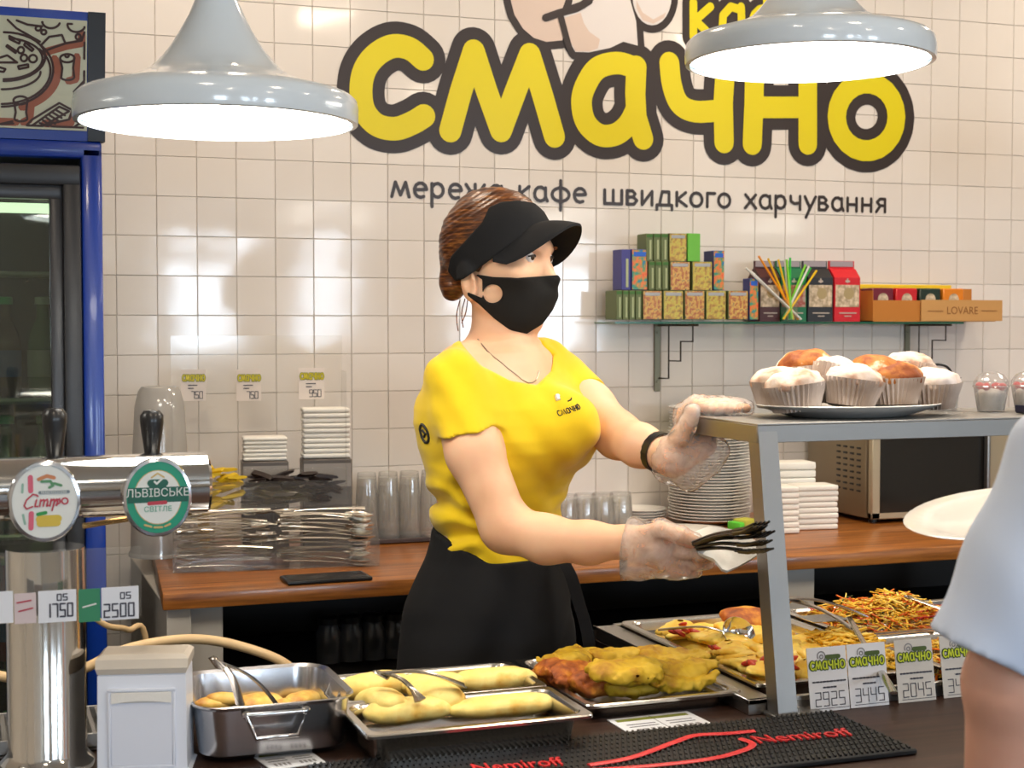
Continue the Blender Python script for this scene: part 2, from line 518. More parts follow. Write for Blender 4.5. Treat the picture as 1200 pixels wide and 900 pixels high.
# street side with three windows
bm = NB()
zs0, zs1 = 1.25, 2.25
add_box(bm, ((X0 + X1) / 2, Y0 - .1, zs0 / 2), (X1 - X0, .2, zs0))
add_box(bm, ((X0 + X1) / 2, Y0 - .1, (zs1 + Z1) / 2), (X1 - X0, .2, Z1 - zs1))
edges = [X0] + [v for ab in WINS for v in ab] + [X1]
for i in range(0, len(edges), 2):
    add_box(bm, ((edges[i] + edges[i + 1]) / 2, Y0 - .1, (zs0 + zs1) / 2), (edges[i + 1] - edges[i], .2, zs1 - zs0))
struct('wall_front', bm, WALLC)
for i, (a, b) in enumerate(WINS):
    bm = NB(); c = (a + b) / 2
    for x in (a + .03, b - .03, c): add_box(bm, (x, Y0 - .1, (zs0 + zs1) / 2), (.06, .06, zs1 - zs0), .004)
    for z in (zs0 + .03, zs1 - .03): add_box(bm, (c, Y0 - .1, z), (b - a, .06, .06), .004)
    wf = struct('window_%d' % (i + 1), bm, WHITE)
    bm = NB(); add_box(bm, (c, Y0 - .1, (zs0 + zs1) / 2), (b - a - .1, .006, zs1 - zs0 - .1)); part('pane', bm, GLASS, wf)

# ================================================================== painted lettering on the tiles
YEL = pm('sign_yellow', hexc(222, 206, 14), .35)
OUTL = pm('sign_dark_brown', hexc(52, 42, 38), .35)
SGN_W = pm('sign_white', (.72, .68, .66), .4)
SGN_B = pm('sign_beige', hexc(212, 192, 178), .4)
def onwall(px, py):
    p = atY(px, py, 0.0); return (float(p[0]), float(p[2]))
def c2(L, s, ox): return [(x / s + ox, y / s) for x, y in L]
big = [
 [c2([(345, 208), (300, 172), (240, 163), (180, 195), (140, 250), (128, 320), (140, 390), (185, 440), (250, 453), (310, 432), (350, 408)], 3, 380)],
 [c2([(442, 460), (480, 320), (525, 180), (570, 320), (620, 460), (672, 320), (722, 192), (765, 330), (808, 480)], 3, 380)],
 [c2([(1088, 238), (1030, 222), (960, 240), (918, 300), (903, 360), (918, 430), (965, 474), (1020, 474), (1065, 440), (1092, 390)], 3, 380),
  c2([(1096, 235), (1092, 330), (1096, 410), (1120, 488)], 3, 380)],
 [[(784, 74), (787, 100), (796, 122), (815, 131), (847, 129)], [(850, 72), (847, 120), (848, 167)]],
 [[(884, 72), (883, 120), (881, 169)], [(946, 72), (946, 120), (946, 169)], [(883, 126), (946, 126)]],
 [[(1015 + 35 * math.cos(a), 137 + 40 * math.sin(a)) for a in [2 * PI * i / 22 for i in range(23)]]],
]
def soft(s):
    if len(s) < 5 or len(s) > 14: return s
    return [(v.x, v.y) for v in smooth_path([(x, y, 0) for x, y in s], 5)]
big = [[soft(s) if i in (0, 2, 3) else s for s in Lt] for i, Lt in enumerate(big)]
mpx = 1 / 428.0
sign = thing('wall_sign', 'big yellow outlined lettering painted high on the white tiles', 'sign', (.3, 0, 1.9))
SL = Vector(sign.location)
def sgn(bm): return lambda *a: None
bo = NB()
small = [[[(812, -40 + 43), (812, 43)], [(832, 8), (814, 24), (834, 43)]],
         [[(868, 12), (856, 8), (847, 18), (846, 32), (856, 42), (867, 32)], [(868, 8), (869, 42)]],
         [[(898, -14), (898, 52)], [(898 + 17 * math.cos(a), 26 + 17 * math.sin(a)) for a in [2 * PI * i / 12 for i in range(13)]]],
         [[(930, 26), (955, 26), (950, 12), (940, 8), (929, 18), (930, 36), (942, 43), (955, 38)]]]
SLM = TR(-SL.x, -SL.y, -SL.z)
for L in big:
    for s in L: add_stroke(bo, [onwall(*p) for p in s], 27.5 * mpx, -.0012, nseg=24, m=SLM)
for L in small:
    for s in L: add_stroke(bo, [onwall(*p) for p in s], 14.5 * mpx, -.0012, nseg=16, m=SLM)
part('outline', bo, OUTL, sign, 0, recalc=False)
for L in big:
    b = NB()
    for s in L: add_stroke(b, [onwall(*p) for p in s], 13.3 * mpx, -.0026, nseg=20, m=SLM)
    part('letter', b, YEL, sign, 0, recalc=False)
for L in small:
    b = NB()
    for s in L: add_stroke(b, [onwall(*p) for p in s], 5.2 * mpx, -.0026, nseg=12, m=SLM)
    part('small_letter', b, YEL, sign, 0, recalc=False)
# rounded white emblem above the letters
def flat(bm, pts, y):
    vs = [bm.verts.new(SLM @ Vector((*onwall(*p)[:1], y, onwall(*p)[1]))) for p in pts]
    bm.faces.new(vs)
c8 = lambda L: [(580 + x / 4, y / 4) for x, y in L]
e1 = c8([(70, -160), (72, 0), (90, 70), (130, 135), (180, 178), (240, 197), (315, 190), (322, 160), (300, 80), (330, 0), (330, -160)])
e2 = c8([(318, 75), (420, 40), (462, 0), (470, -160), (620, -160), (632, 0), (660, 100), (668, 215), (600, 196), (540, 225), (440, 246), (375, 244), (352, 205)])
e3 = [(580 + (735 + 92 * math.cos(a)) / 4, (-20 + 140 * math.sin(a)) / 4) for a in [2 * PI * i / 24 for i in range(24)]]
b = NB()
for e in (e1, e2, e3):
    flat(b, e, -.0014)
    for p, q in zip(e, e[1:] + e[:1]): add_stroke(b, [onwall(*p), onwall(*q)], 9 * mpx, -.0014, nseg=12, m=SLM)
part('emblem_outline', b, OUTL, sign, 0, recalc=False)
b = NB(); flat(b, e1, -.0026); part('emblem_patch', b, SGN_B, sign, 0)
for e in (e2, e3): b = NB(); flat(b, e, -.0026); part('emblem_patch', b, SGN_W, sign, 0)
b = NB()
flat(b, c8([(322, 85), (400, 60), (415, 110), (440, 150), (490, 185), (480, 228), (440, 242), (375, 240), (354, 200)]), -.0034)
part('emblem_shade', b, SGN_B, sign, 0); b = NB()
flat(b, c8([(660, 0), (690, 60), (740, 92), (800, 60), (790, 85), (740, 112), (690, 95), (662, 40)]), -.0034)
part('emblem_shade', b, SGN_B, sign, 0)
b = NB(); add_stroke(b, [onwall(*p) for p in c8([(235, 85), (300, 62), (380, 40), (440, 5)])], 4.5 * mpx, -.0042, m=SLM)
add_stroke(b, [onwall(*p) for p in c8([(305, 75), (325, 150), (345, 225)])], 4 * mpx, -.0042, m=SLM)
part('emblem_line', b, OUTL, sign, 0, recalc=False)

tl = thing('tagline', 'small dark brown line of lettering under the big yellow sign', 'sign', (.1, 0, 1.8))
TLM = TR(*(-Vector(tl.location)))
for wd, xa, xb, yb in (('мережа', 459, 590, 230.5), ('кафе', 607, 687, 235), ('швидкого', 707, 856, 239), ('харчування', 873, 1038, 244)):
    xa_, z_ = onwall(xa, yb); xb_, z2 = onwall(xb, yb + (xb - xa) * .026)
    b = NB(); xh = .0385
    add_word(b, wd, xa_, (z_ + z2) / 2, xh, .0046, -.0012, sx=(xb_ - xa_) / (word_width(wd) * xh), m=TLM, nseg=10)
    part('word', b, OUTL, tl, 0, recalc=False)
# ================================================================== pendant lamps
LAMPM = pm('lamp_white_enamel', (.66, .74, .80), .16, coat=.5)
GLOW = pm('lamp_diffuser', (1, 1, 1), .5, emit=((1.0, .93, .82), 7.5))
CORDM = pm('black_cord', (.02, .02, .02), .6)
def pendant(x, y, z, label):
    t = thing('pendant_lamp', label, 'lamp', (x, y, z), group='white bell pendant lamps over the serving counter')
    R = .2
    b = NB()
    prof = [(R - .008, 0), (R - .001, .001), (R, .006), (R * 1.002, .022), (R * .99, .034), (R * .955, .041), (R * .85, .047), (.145, .054), (.115, .064), (.095, .075), (.08, .09), (.066, .107), (.052, .13), (.040, .152), (.030, .175), (.024, .2), (.022, .23)]
    inner = [(r - .005, zz + .002) for r, zz in reversed(prof[2:])]
    add_lathe(b, prof + inner, 64, cap0=False, cap1=False)
    part('lamp_shade', b, LAMPM, t, 60)
    b = NB(); add_lathe(b, [(.0, .012), (R - .012, .012), (R - .012, .016), (.0, .016)], 48, cap0=False, cap1=False); part('diffuser', b, GLOW, t, 30)
    b = NB(); add_lathe(b, [(.0225, .225), (.025, .24), (.02, .27), (.008, .29)], 24); part('ceiling_cap', b, LAMPM, t)
    b = NB(); add_tube(b, [(0, 0, .28), (0, 0, Z1 - z - .03)], .0035, 8); part('cord', b, CORDM, t)
    b = NB(); add_lathe(b, [(.055, Z1 - z - .035), (.055, Z1 - z)], 24); part('ceiling_rose', b, LAMPM, t)
    return t
p = atD(255, 146, 2.13); pendant(p[0], p[1], p[2], 'white bell pendant lamp in front of the dark blue fridge header')
q = atD(948, 75, 2.42); pendant(q[0], q[1], q[2], 'white bell pendant lamp hanging in front of the yellow sign lettering')
pendant(.85, -1.70, 1.92, 'white bell pendant lamp further along the counter beyond the muffin platter')
pendant(1.80, -1.70, 1.92, 'white bell pendant lamp at the far right end of the counter')
pendant(-2.05, -1.70, 1.85, 'white bell pendant lamp hanging in front of the beer tower side')
# warm ceiling lamps of the room
CL = pm('ceiling_lamp_glow', (1, 1, 1), .5, emit=((1.0, .82, .63), 32.0))
for i, (x, y) in enumerate([(-.9, -.75), (.5, -.75), (1.9, -.75), (-1.6, -3.4), (.2, -3.2), (2.2, -3.2), (-1.0, -5.6), (1.4, -5.6)]):
    t = thing('ceiling_lamp', 'round warm ceiling lamp set in the ceiling, number %s along the room' % ('one two three four five six seven eight'.split()[i]), 'lamp', (x, y, Z1), group='ceiling lamps')
    b = NB(); add_lathe(b, [(.17, 0), (.17, -.03), (.15, -.04), (.15, -.02)], 32, cap0=True, cap1=False); part('ring', b, WHITE, t)
    b = NB(); add_lathe(b, [(0, -.030), (.148, -.030)], 32, cap0=False, cap1=False); part('diffuser', b, CL, t)

# ================================================================== back counter
BZ = .95; BY = -.765
OAK = pm('oiled_wood', rough=.32, noise=(5, [(.28, hexc(92, 50, 20)), (.48, hexc(146, 88, 36)), (.60, hexc(168, 104, 44)), (.78, hexc(188, 126, 60))], 7), bump=(30, .06, .002), scale3=(.8, 14, 14), coat=.15)
PANEL = pm('grey_laminate', (.50, .47, .42), .45)
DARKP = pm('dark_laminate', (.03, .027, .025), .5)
bx0 = float(atZ(193, 700, BZ)[0]); bx1 = 3.2
bc = thing('back_counter', 'long orange wooden counter along the tiled wall', 'counter', (bx0, BY, 0))
b = NB(); vs = add_box(b, ((bx1 - bx0) / 2, (-BY - .004) / 2, BZ - .0175), (bx1 - bx0, -BY - .006, .035), .004, 2)
for v in vs:
    if v.co.x < .1: v.co.x += .062 * v.co.y / -BY        # the end is cut at a slant
part('worktop', b, OAK, bc)
def cpanel(x, w, y0, y1, m, name='side_panel', z0=0, z1=BZ - .036):
    b = NB(); add_box(b, (x + w / 2 - bx0, (y0 + y1) / 2 - BY, (z0 + z1) / 2), (w, y1 - y0, z1 - z0), .002); return part(name, b, m, bc)
cpanel(bx0 + .012, .05, BY + .03, -.01, PANEL)
b = NB(); add_box(b, (.08, .07, (BZ - .036) / 2), (.10, .04, BZ - .036), .002); part('end_upright', b, PANEL, bc)
for x in (.42, 1.35, 2.3):
    cpanel(x, .10, BY + .05, BY + .09, PANEL, 'upright')
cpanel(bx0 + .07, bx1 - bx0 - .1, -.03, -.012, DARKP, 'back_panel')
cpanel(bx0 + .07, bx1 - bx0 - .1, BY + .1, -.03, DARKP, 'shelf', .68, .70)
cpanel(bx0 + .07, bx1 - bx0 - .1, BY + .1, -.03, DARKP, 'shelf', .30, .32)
# dark glass jars on the shelf under the counter
JARG = pm('smoked_glass', (.14, .15, .17), .06, trans=.3, ior=1.45)
jar0 = None
for i, px in enumerate((385, 411, 437, 462)):
    p = atY(px, 770, -.42)
    if jar0 is None:
        jar0 = thing('glass_jar', '', 'jar', (p[0], p[1], .701), group='dark glass jars under the counter')
        b = NB(); add_lathe(b, [(.022, 0), (.03, .004), (.031, .075), (.024, .088), (.024, .094)], 18); part('body', b, JARG, jar0)
        b = NB(); add_lathe(b, [(.026, .094), (.026, .108), (.02, .111)], 18); part('lid', b, BLACKP, jar0)
        j = jar0
    else: j = dup(jar0, (p[0], p[1], .701))
    j['label'] = ['dark glass jar nearest the grey panel on the shelf under the wooden counter', 'second dark glass jar from the grey panel under the wooden counter', 'third dark glass jar from the grey panel under the wooden counter', 'dark glass jar closest to the black skirt under the wooden counter'][i]

# ================================================================== serving counter in front
FZ = .9
fc = thing('serving_counter', 'dark brown wooden serving counter in the foreground holding the food trays', 'counter', (-.2, -1.9, 0))
b = NB(); add_box(b, (0, -.02, FZ - .02), (3.6, .96, .04), .003, 2); add_box(b, (.858, .56, FZ - .02), (1.884, .20, .04), .003); part('worktop', b, DWOOD, fc)
b = NB(); add_box(b, (0, -.40, .43), (3.5, .03, .86), .002); part('front_panel', b, DWOOD, fc)
b = NB(); add_box(b, (0, .36, .43), (3.5, .03, .86), .002); part('back_panel', b, DARKP, fc)
for s in (-1, 1):
    b = NB(); add_box(b, (s * 1.74, -.02, .43), (.03, .75, .86), .002); part('side_panel', b, DARKP, fc)
# steel serving frame (warmer) let into the right half of the counter
STEELD = pm('worn_steel', (.50, .48, .45), .3, 1.0, bump=(50, .06, .002), scale3=(12, 1, 12))
wx0, wx1, wy0, wy1 = -.285, 1.3, -1.842, -1.235
wf = thing('food_warmer', 'steel edged food warmer holding trays beside the sloping steel post', 'food warmer', (wx0, wy0, FZ))
b = NB()
rim = .042
L, Wd = wx1 - wx0, wy1 - wy0
b2 = .0265
part('rim', (lambda bm: (add_box(bm, (rim / 2, Wd / 2, b2 - .006), (rim, Wd, .008), .001), add_box(bm, (L - rim / 2, Wd / 2, b2 - .006), (rim, Wd, .008), .001), add_box(bm, (L / 2, Wd - .008, b2 - .006), (L, .016, .008), .001), add_box(bm, (L / 2, .004, b2 - .006), (L, .008, .008), .001), bm)[-1])(b), STEELD, wf)
for nm, c, s in (('side_plate', (.004, Wd / 2, .0088), (.006, Wd - .01, .0155)), ('front_plate', (L / 2, .004, .0088), (L, .006, .0155)), ('back_plate', (L / 2, Wd - .004, .0088), (L, .006, .0155)), ('side_plate', (L - .004, Wd / 2, .0088), (.006, Wd - .01, .0155))):
    b = NB(); add_box(b, c, s); part(nm, b, STEELD, wf)

# ================================================================== steel display stand over the counter
SZ = 1.345
ps = thing('display_stand', 'brushed steel display shelf on a sloping post above the food trays', 'display stand', (-.25, -1.85, FZ))
def rel(p, t): return Vector(p) - Vector(t.location)
xl = float(atY(888, 501, -1.81)[0])
b = NB()
# folded sheet shelf, with a turned-down edge
add_box(b, tuple(rel((xl + .75, -1.685, SZ - .0015), ps)), (1.5, .25, .003), .0008)
part('shelf', b, STEEL, ps)
b = NB(); add_box(b, tuple(rel((xl + .75, -1.8085, SZ - .0165), ps)), (1.5, .003, .027), .0006); part('front_edge', b, STEEL, ps)
b = NB(); add_box(b, tuple(rel((xl + .0015, -1.685, SZ - .0165), ps)), (.003, .244, .027), .0006); part('end_edge', b, STEEL, ps)
b = NB(); add_box(b, tuple(rel((xl + .75, -1.5615, SZ - .0165), ps)), (1.5, .003, .027), .0006); part('rear_edge', b, STEEL, ps)
def post(xb):
    b = NB()
    rings = []
    for yy, z in ((-1.862, FZ), (-1.792, SZ - .003)):
        c = rel((xb, yy, z), ps); a = .0165
        rings.append([c + Vector(v) for v in ((-a, -a, 0), (a, -a, 0), (a, a, 0), (-a, a, 0))])
    add_grid_rings(b, rings); 
    return part('post', b, STEEL, ps, 10)
post(xl + .0175); post(xl + 1.46)
for xb in (xl + .0175, xl + 1.46):
    b = NB(); add_box(b, tuple(rel((xb + .02, -1.86, FZ + .003), ps)), (.085, .06, .006), .001); part('foot_plate', b, STEEL, ps)

# ================================================================== drinks fridge at the left
NAVY = pm('fridge_blue', (.004, .040, .33), .3, coat=.3)
FBLK = pm('fridge_black', (.016, .016, .018), .35)
fx1 = float(atY(122, 400, -.66)[0]); fx0 = fx1 - .68
fy = -.66
fr = thing('drinks_fridge', 'tall blue and black glass door drinks fridge with printed header', 'fridge', ((fx0 + fx1) / 2, -.33, 0))
hw = (fx1 - fx0) / 2
b = NB()
for c, s in (((0, .31, .95), (2 * hw, .02, 1.9)), ((-hw + .02, 0, .95), (.04, .6, 1.9)), ((hw - .02, 0, .95), (.04, .6, 1.9)), ((0, 0, 1.87), (2 * hw, .6, .06)), ((0, 0, .06), (2 * hw, .6, .12))):
    add_box(b, c, s, .003)
part('cabinet', b, FBLK, fr)
for s in (-1, 1):
    b = NB(); add_box(b, (s * (hw - .021), -.315, .95), (.042, .03, 1.82), .006, 2); part('side_trim', b, NAVY, fr)
b = NB(); add_box(b, (0, -.315, 1.855), (2 * hw, .03, .035), .006, 2); part('top_trim', b, NAVY, fr)
b = NB()
for c, s in (((hw - .062, -.335, .93), (.035, .03, 1.78)), ((-hw + .062, -.335, .93), (.035, .03, 1.78)), ((0, -.3355, 1.80), (2 * hw - .0895, .031, .041)), ((0, -.3355, .08), (2 * hw - .0895, .031, .081))): add_box(b, c, s, .004, 2)
d = part('door', b, FBLK, fr)
b = NB()
for c, s in (((hw - .092, -.325, .93), (.026, .022, 1.70)), ((-hw + .092, -.325, .93), (.026, .022, 1.70)), ((0, -.3255, 1.767), (2 * hw - .158, .023, .031))): add_box(b, c, s, .003, 2)
part('inner_frame', b, pm('fridge_dark_grey', (.03, .03, .033), .3), d)
FGL = clear_plastic('tinted_fridge_glass', (.55, .62, .52), .10, .03, .04)
b = NB(); add_box(b, (0, -.322, .93), (2 * hw - .19, .006, 1.66)); part('pane', b, FGL, d)
WIRE = pm('shelf_wire', (.45, .47, .42), .35, .6)
for z in (.42, .78, 1.06, 1.34, 1.6):
    b = NB()
    add_tube(b, [(-hw + .05, -.28, z), (hw - .05, -.28, z)], .007, 8)
    for k in range(9):
        x = -hw + .06 + k * (2 * hw - .12) / 8
        add_tube(b, [(x, -.28, z), (x, .27, z)], .0025, 5, cap=False)
    part('wire_shelf', b, WIRE, fr)
b = NB(); add_box(b, (0, -.30, 1.735), (2 * hw - .2, .02, .02), .004); part('light_strip', b, pm('fridge_light', (1, 1, 1), .5, emit=((.9, 1, .85), 1.6)), fr)
# header box: leans forward at the top
hd = NB()
zt = 2.125
prof = [(-.33, 1.872), (-.345, 2.0), (-.375, zt), (-.05, zt), (-.05, 1.872)]
add_grid_rings(hd, [[Vector((sx, y, z)) for y, z in prof] for sx in (-hw - .004, hw + .004)])
ho = part('header_box', hd, NAVY, fr)
for s in (-1, 1):
    b = NB()
    add_grid_rings(b, [[Vector((s * (hw - .012) + dx, y - .006, z)) for y, z in prof[:3]] + [Vector((s * (hw - .012) + dx, y + .02, z)) for y, z in reversed(prof[:3])] for dx in (-.016, .018)])
    part('header_trim', b, FBLK, ho)
# printed picture of dishes on the header: line drawing on a pale board
b = NB()
pal = [(-.338, 1.892), (-.351, 2.0), (-.379, zt - .018)]
add_grid_rings(b, [[Vector((sx, y, z)) for y, z in pal] + [Vector((sx, y + .01, z)) for y, z in reversed(pal)] for sx in (-hw + .012, hw - .03)])
pic = part('picture_panel', b, pm('header_print', hexc(205, 205, 178), .4), ho)
BR = pm('print_brown', hexc(62, 34, 26), .5); RS = pm('print_rust', hexc(160, 92, 66), .5)
bL, bS = NB(), NB()
def hx(px, py):
    p = atY(px, py, fy - .02); return float(p[0]) - (fx0 + fx1) / 2, float(p[2])
def hline(pts, r, bm, off):
    P = [hx(*p) for p in pts]
    P = [(min(max(x, -hw + .02 + r), hw - .033 - r), min(max(z, 1.896 + r), zt - .024 - r)) for x, z in P]
    vs = add_stroke(bm, P, r, 0, nseg=6)
    for v in vs:
        z = v.co.z; y0 = np.interp(z, [q[1] for q in pal], [q[0] for q in pal])
        v.co.y = y0 - off + v.co.y
c6 = lambda L: [(x * 130 / 616, y * 190 / 900) for x, y in L]
def oval(cx, cy, rx, ry, a0=0, a1=360, n=18): return [(cx + rx * math.cos(math.radians(a0 + (a1 - a0) * i / n)), cy + ry * math.sin(math.radians(a0 + (a1 - a0) * i / n))) for i in range(n + 1)]
art = [oval(20, 320, 230, 130, -90, 90), oval(20, 330, 215, 110, -80, 90), oval(10, 400, 215, 95, 0, 90), oval(10, 390, 285, 200, -40, 90), oval(10, 395, 270, 180, -40, 90),
       oval(115, 285, 17, 17), oval(132, 326, 18, 18), oval(182, 330, 22, 20), [(35, 265), (85, 300), (90, 290), (40, 258), (35, 265)], [(100, 370), (155, 360), (157, 375), (105, 385), (100, 370)], [(140, 245), (185, 280), (175, 290), (132, 258), (140, 245)], [(50, 210), (110, 235), (105, 250), (52, 226), (50, 210)], [(-20, 330), (40, 312), (95, 350), (-20, 350)], [(-20, 370), (30, 385), (20, 400), (-20, 395)],
       oval(372, 328, 40, 22), [(333, 335), (345, 380), (340, 430)], [(410, 335), (405, 380), (412, 430)], oval(375, 430, 36, 15, 0, 180), oval(370, 315, 10, 8),
       oval(115, 555, 40, 22), [(78, 560), (88, 620), (82, 650)], [(152, 560), (146, 620), (152, 650)], oval(117, 655, 36, 15, 0, 180),
       [(150, 720), (180, 660), (330, 570), (405, 610), (385, 660), (230, 785), (150, 745), (150, 720)], [(180, 700), (330, 590), (385, 615), (240, 745), (180, 700)],
       [(222, 680), (270, 715)], [(240, 665), (290, 700)], [(258, 650), (308, 685)], [(276, 637), (326, 668)], [(294, 622), (344, 652)], [(312, 608), (362, 638)],
       [(410, 510), (480, 450)], [(420, 515), (490, 458)], oval(505, 425, 30, 26), [(475, 250), (485, 330), (525, 335), (535, 250)], oval(380, 810, 85, 60, 180, 360), oval(470, 760, 80, 80, 190, 280), [(360, 770), (390, 755)], [(410, 790), (445, 775)],
       [(40, 100), (90, 170), (220, 240)], [(90, 110), (150, 150), (230, 160)], oval(280, 130, 50, 40, 20, 200), oval(420, 150, 50, 40, 20, 240), [(225, 260), (270, 215), (340, 205), (360, 250), (300, 270), (245, 290)], [(360, 250), (450, 235), (525, 195)], oval(430, 215, 14, 14), [(0, 720), (70, 670)], [(0, 735), (75, 682)], oval(210, 170, 15, 12), oval(240, 190, 14, 12)]
for s in art: hline(c6(s), .0022, bL, .0012)
for s in [oval(20, 400, 300, 205, -20, 70), [(250, 295), (370, 262), (470, 250), (530, 205)], [(425, 320), (420, 440), (380, 450)], [(172, 580), (165, 660), (130, 675)], [(415, 620), (390, 690), (250, 795)], [(0, 745), (90, 690)]]:
    hline(c6(s), .0075, bS, .0006)
for bm_, m_, n_ in ((bS, RS, 'printed_shadow'), (bL, BR, 'printed_drawing')):
    part(n_, bm_, m_, ho, 0, recalc=False)
# bottles and cans inside the fridge
def bottle(bm, h=.22, r=.032): add_lathe(bm, [(r * .9, 0), (r, .01), (r, h * .55), (r * .85, h * .66), (r * .4, h * .82), (r * .38, h * .96), (r * .45, h * .97), (r * .45, h)], 14)
bcols = [('green', (.05, .22, .06)), ('brown', (.10, .045, .02)), ('clear', (.35, .42, .36)), ('dark green', (.02, .09, .04)), ('yellow', (.5, .38, .05)), ('red', (.35, .03, .03))]
places = 'second-highest middle lower bottom'.split()
for si, z in enumerate((1.34, 1.06, .78, .42)):
    for k in range(6):
        x = fx1 - .115 - .075 * k; cn, cc = bcols[(si * 2 + k) % 6]
        t = thing('drink_bottle', '%s drink bottle on the %s shelf of the fridge' % (cn, places[si]), 'bottle', (x, fy + .12 + .02 * (k % 2), z + .008), group='bottles in the fridge')
        h = (.20, .23, .21, .24)[si]
        b = NB(); bottle(b, h); part('body', b, pm('bottle_' + cn.replace(' ', '_'), cc, .12, coat=.4), t)
        b = NB(); add_lathe(b, [(.016, h * .96), (.016, h + .006), (.012, h + .008)], 12); part('cap', b, pm('cap_' + ('white', 'green', 'red')[k % 3], ((.8, .85, .75), (.03, .5, .15), (.5, .03, .03))[k % 3], .4), t)
        b = NB(); add_lathe(b, [(.0325, h * .2), (.0325, h * .48)], 14, cap0=False, cap1=False); part('label', b, pm('bottle_label_%d' % (k % 3), ((.6, .6, .55), (.05, .12, .4), (.55, .35, .05))[k % 3], .6), t)
# ================================================================== beer tower at the lower left
def col_frame(px, py, z): p = atZ(px, py, z); return p
tp = atZ(57, 905, FZ); TX, TY = float(tp[0]), float(tp[1]) + .02
bt = thing('beer_tower', 'polished steel beer tower with a thick horizontal pipe and two oval badges', 'beer tower', (TX, TY, FZ))
b = NB(); add_lathe(b, [(.062, 0), (.062, .012), (.054, .02), (.0515, .025), (.0515, .30)], 48); part('column', b, CHROME, bt)
pz = float(atD(120, 560, 2.13)[2]) - FZ
xe = float(atY(244, 560, TY)[0]) - TX
b = NB(); add_lathe(b, [(.040, 0), (.0422, .002), (.0422, xe + .42 - .004), (.038, xe + .42)], 48, m=TR(-.42, 0, pz) @ RY(PI / 2)); part('crossbar', b, CHROME, bt)
BADGE_RIM = pm('badge_rim', (.72, .74, .78), .15, 1.0)
def badge(px, face_mat):
    c = atY(px, 570, TY - .05); x = float(c[0]) - TX
    b = NB(); add_lathe(b, [(.012, -.03), (.012, .004)], 16, m=TR(x, -.047, pz - .004) @ RX(PI / 2)); part('badge_stem', b, CHROME, bt)
    M = TR(x, -.052, pz - .012)
    b = NB(); add_lathe(b, [(.040, -.004), (.0445, -.002), (.046, .002), (.0445, .006), (.041, .007), (.0405, .005)], 48, m=M @ RX(PI / 2) @ SCM(1, 1.17, 1)); r = part('badge', b, BADGE_RIM, bt)
    b = NB(); add_lathe(b, [(0, .0055), (.0408, .0055)], 48, cap0=False, cap1=False, m=M @ RX(PI / 2) @ SCM(1, 1.17, 1)); part('badge_face', b, face_mat, r, 0)
    return r, Vector((x, -.052 - .0062, pz - .012))
WHB = pm('badge_white', (.72, .74, .70), .3); GRB = pm('badge_green', (.01, .30, .17), .3); DGB = pm('badge_dark_green', (.005, .10, .06), .3)
RDB = pm('badge_red', (.45, .03, .05), .4); PKB = pm('badge_pink', (.62, .10, .16), .4); YLB = pm('badge_yellow', (.62, .45, .04), .4); GYB = pm('badge_grey', (.16, .20, .22), .4); GLD = pm('badge_gold', (.55, .38, .14), .35, .3)
def disc_part(name, par, c, rx, rz, m, y=0):
    b = NB(); add_lathe(b, [(0, 0), (1, 0)], 32, cap0=False, cap1=False, m=TR(c.x, c.y - y, c.z) @ RX(PI / 2) @ SCM(rx, rz, 1)); return part(name, b, m, par, 0)
def strokes_part(name, par, c, lst, r, m, y=0):
    b = NB()
    for s in lst: add_stroke(b, s, r, 0, nseg=10, m=TR(c.x, c.y - y, c.z))
    return part(name, b, m, par, 0, recalc=False)
# left badge: lemonade
r1, c1 = badge(52, WHB)
u = 1 / 6800.0        # badge drawing units
q = lambda L: [((x - 370) * u, -(y - 490) * u) for x, y in L]
[strokes_part('print', r1, c1, [s_], 22 * u, PKB, .0002) for s_ in (q([(250, 270), (252, 390)]), q([(255, 590), (250, 720)]))]
[strokes_part('print', r1, c1, [s_], 10 * u, pm('badge_pale_green', (.25, .42, .33), .4), .0002) for s_ in (q([(185, 330), (180, 400)]), q([(185, 600), (200, 680)]))]
strokes_part('print', r1, c1, [q([(320, 290), (390, 262), (450, 280)])], 16 * u, pm('badge_orange', (.55, .2, .07), .4), .0002)
strokes_part('print', r1, c1, [q([(345, 310), (420, 310), (440, 350), (410, 365)]), q([(450, 330), (510, 350)])], 12 * u, pm('badge_leaf', (.08, .25, .1), .4), .0004)
strokes_part('print', r1, c1, [q([(330, 408), (570, 408)])], 15 * u, GYB, .0002)
strokes_part('print', r1, c1, [q([(330, 680), (470, 680)]), q([(325, 645), (480, 645)])], 34 * u, YLB, .0002)
strokes_part('print', r1, c1, [q([(310, 600), (375, 588)])], 16 * u, pm('badge_leaf2', (.02, .28, .05), .4), .0006)
# lettering in flowing script
sc = [q([(305, 430), (270, 420), (215, 470), (195, 520), (215, 548), (265, 530)]), q([(300, 470), (285, 530), (310, 530)]), q([(308, 440), (312, 438)]),
      q([(335, 470), (325, 530)]), q([(335, 485), (360, 470), (365, 485), (355, 530)]), q([(365, 485), (390, 470), (395, 490), (385, 530), (402, 524)]),
      q([(425, 470), (412, 530)]), q([(425, 485), (447, 470), (450, 490), (440, 530)]), q([(450, 485), (472, 470), (478, 490), (468, 528)]),
      q([(455, 480), (430, 570)]), q([(455, 490), (495, 470), (500, 500), (465, 525)]), q(oval(540, 490, 26, 26))]
strokes_part('lettering', r1, c1, sc, 7 * u, RDB, .0008)
b = NB(); [add_stroke(b, [(x_ * u, 70 * u), (x_ * u, 94 * u)], 3 * u, -.0008, nseg=6, m=TR(c1.x, c1.y, c1.z)) for x_ in range(-25, 195, 17)]; part('print', b, WHB, r1, 0, recalc=False)
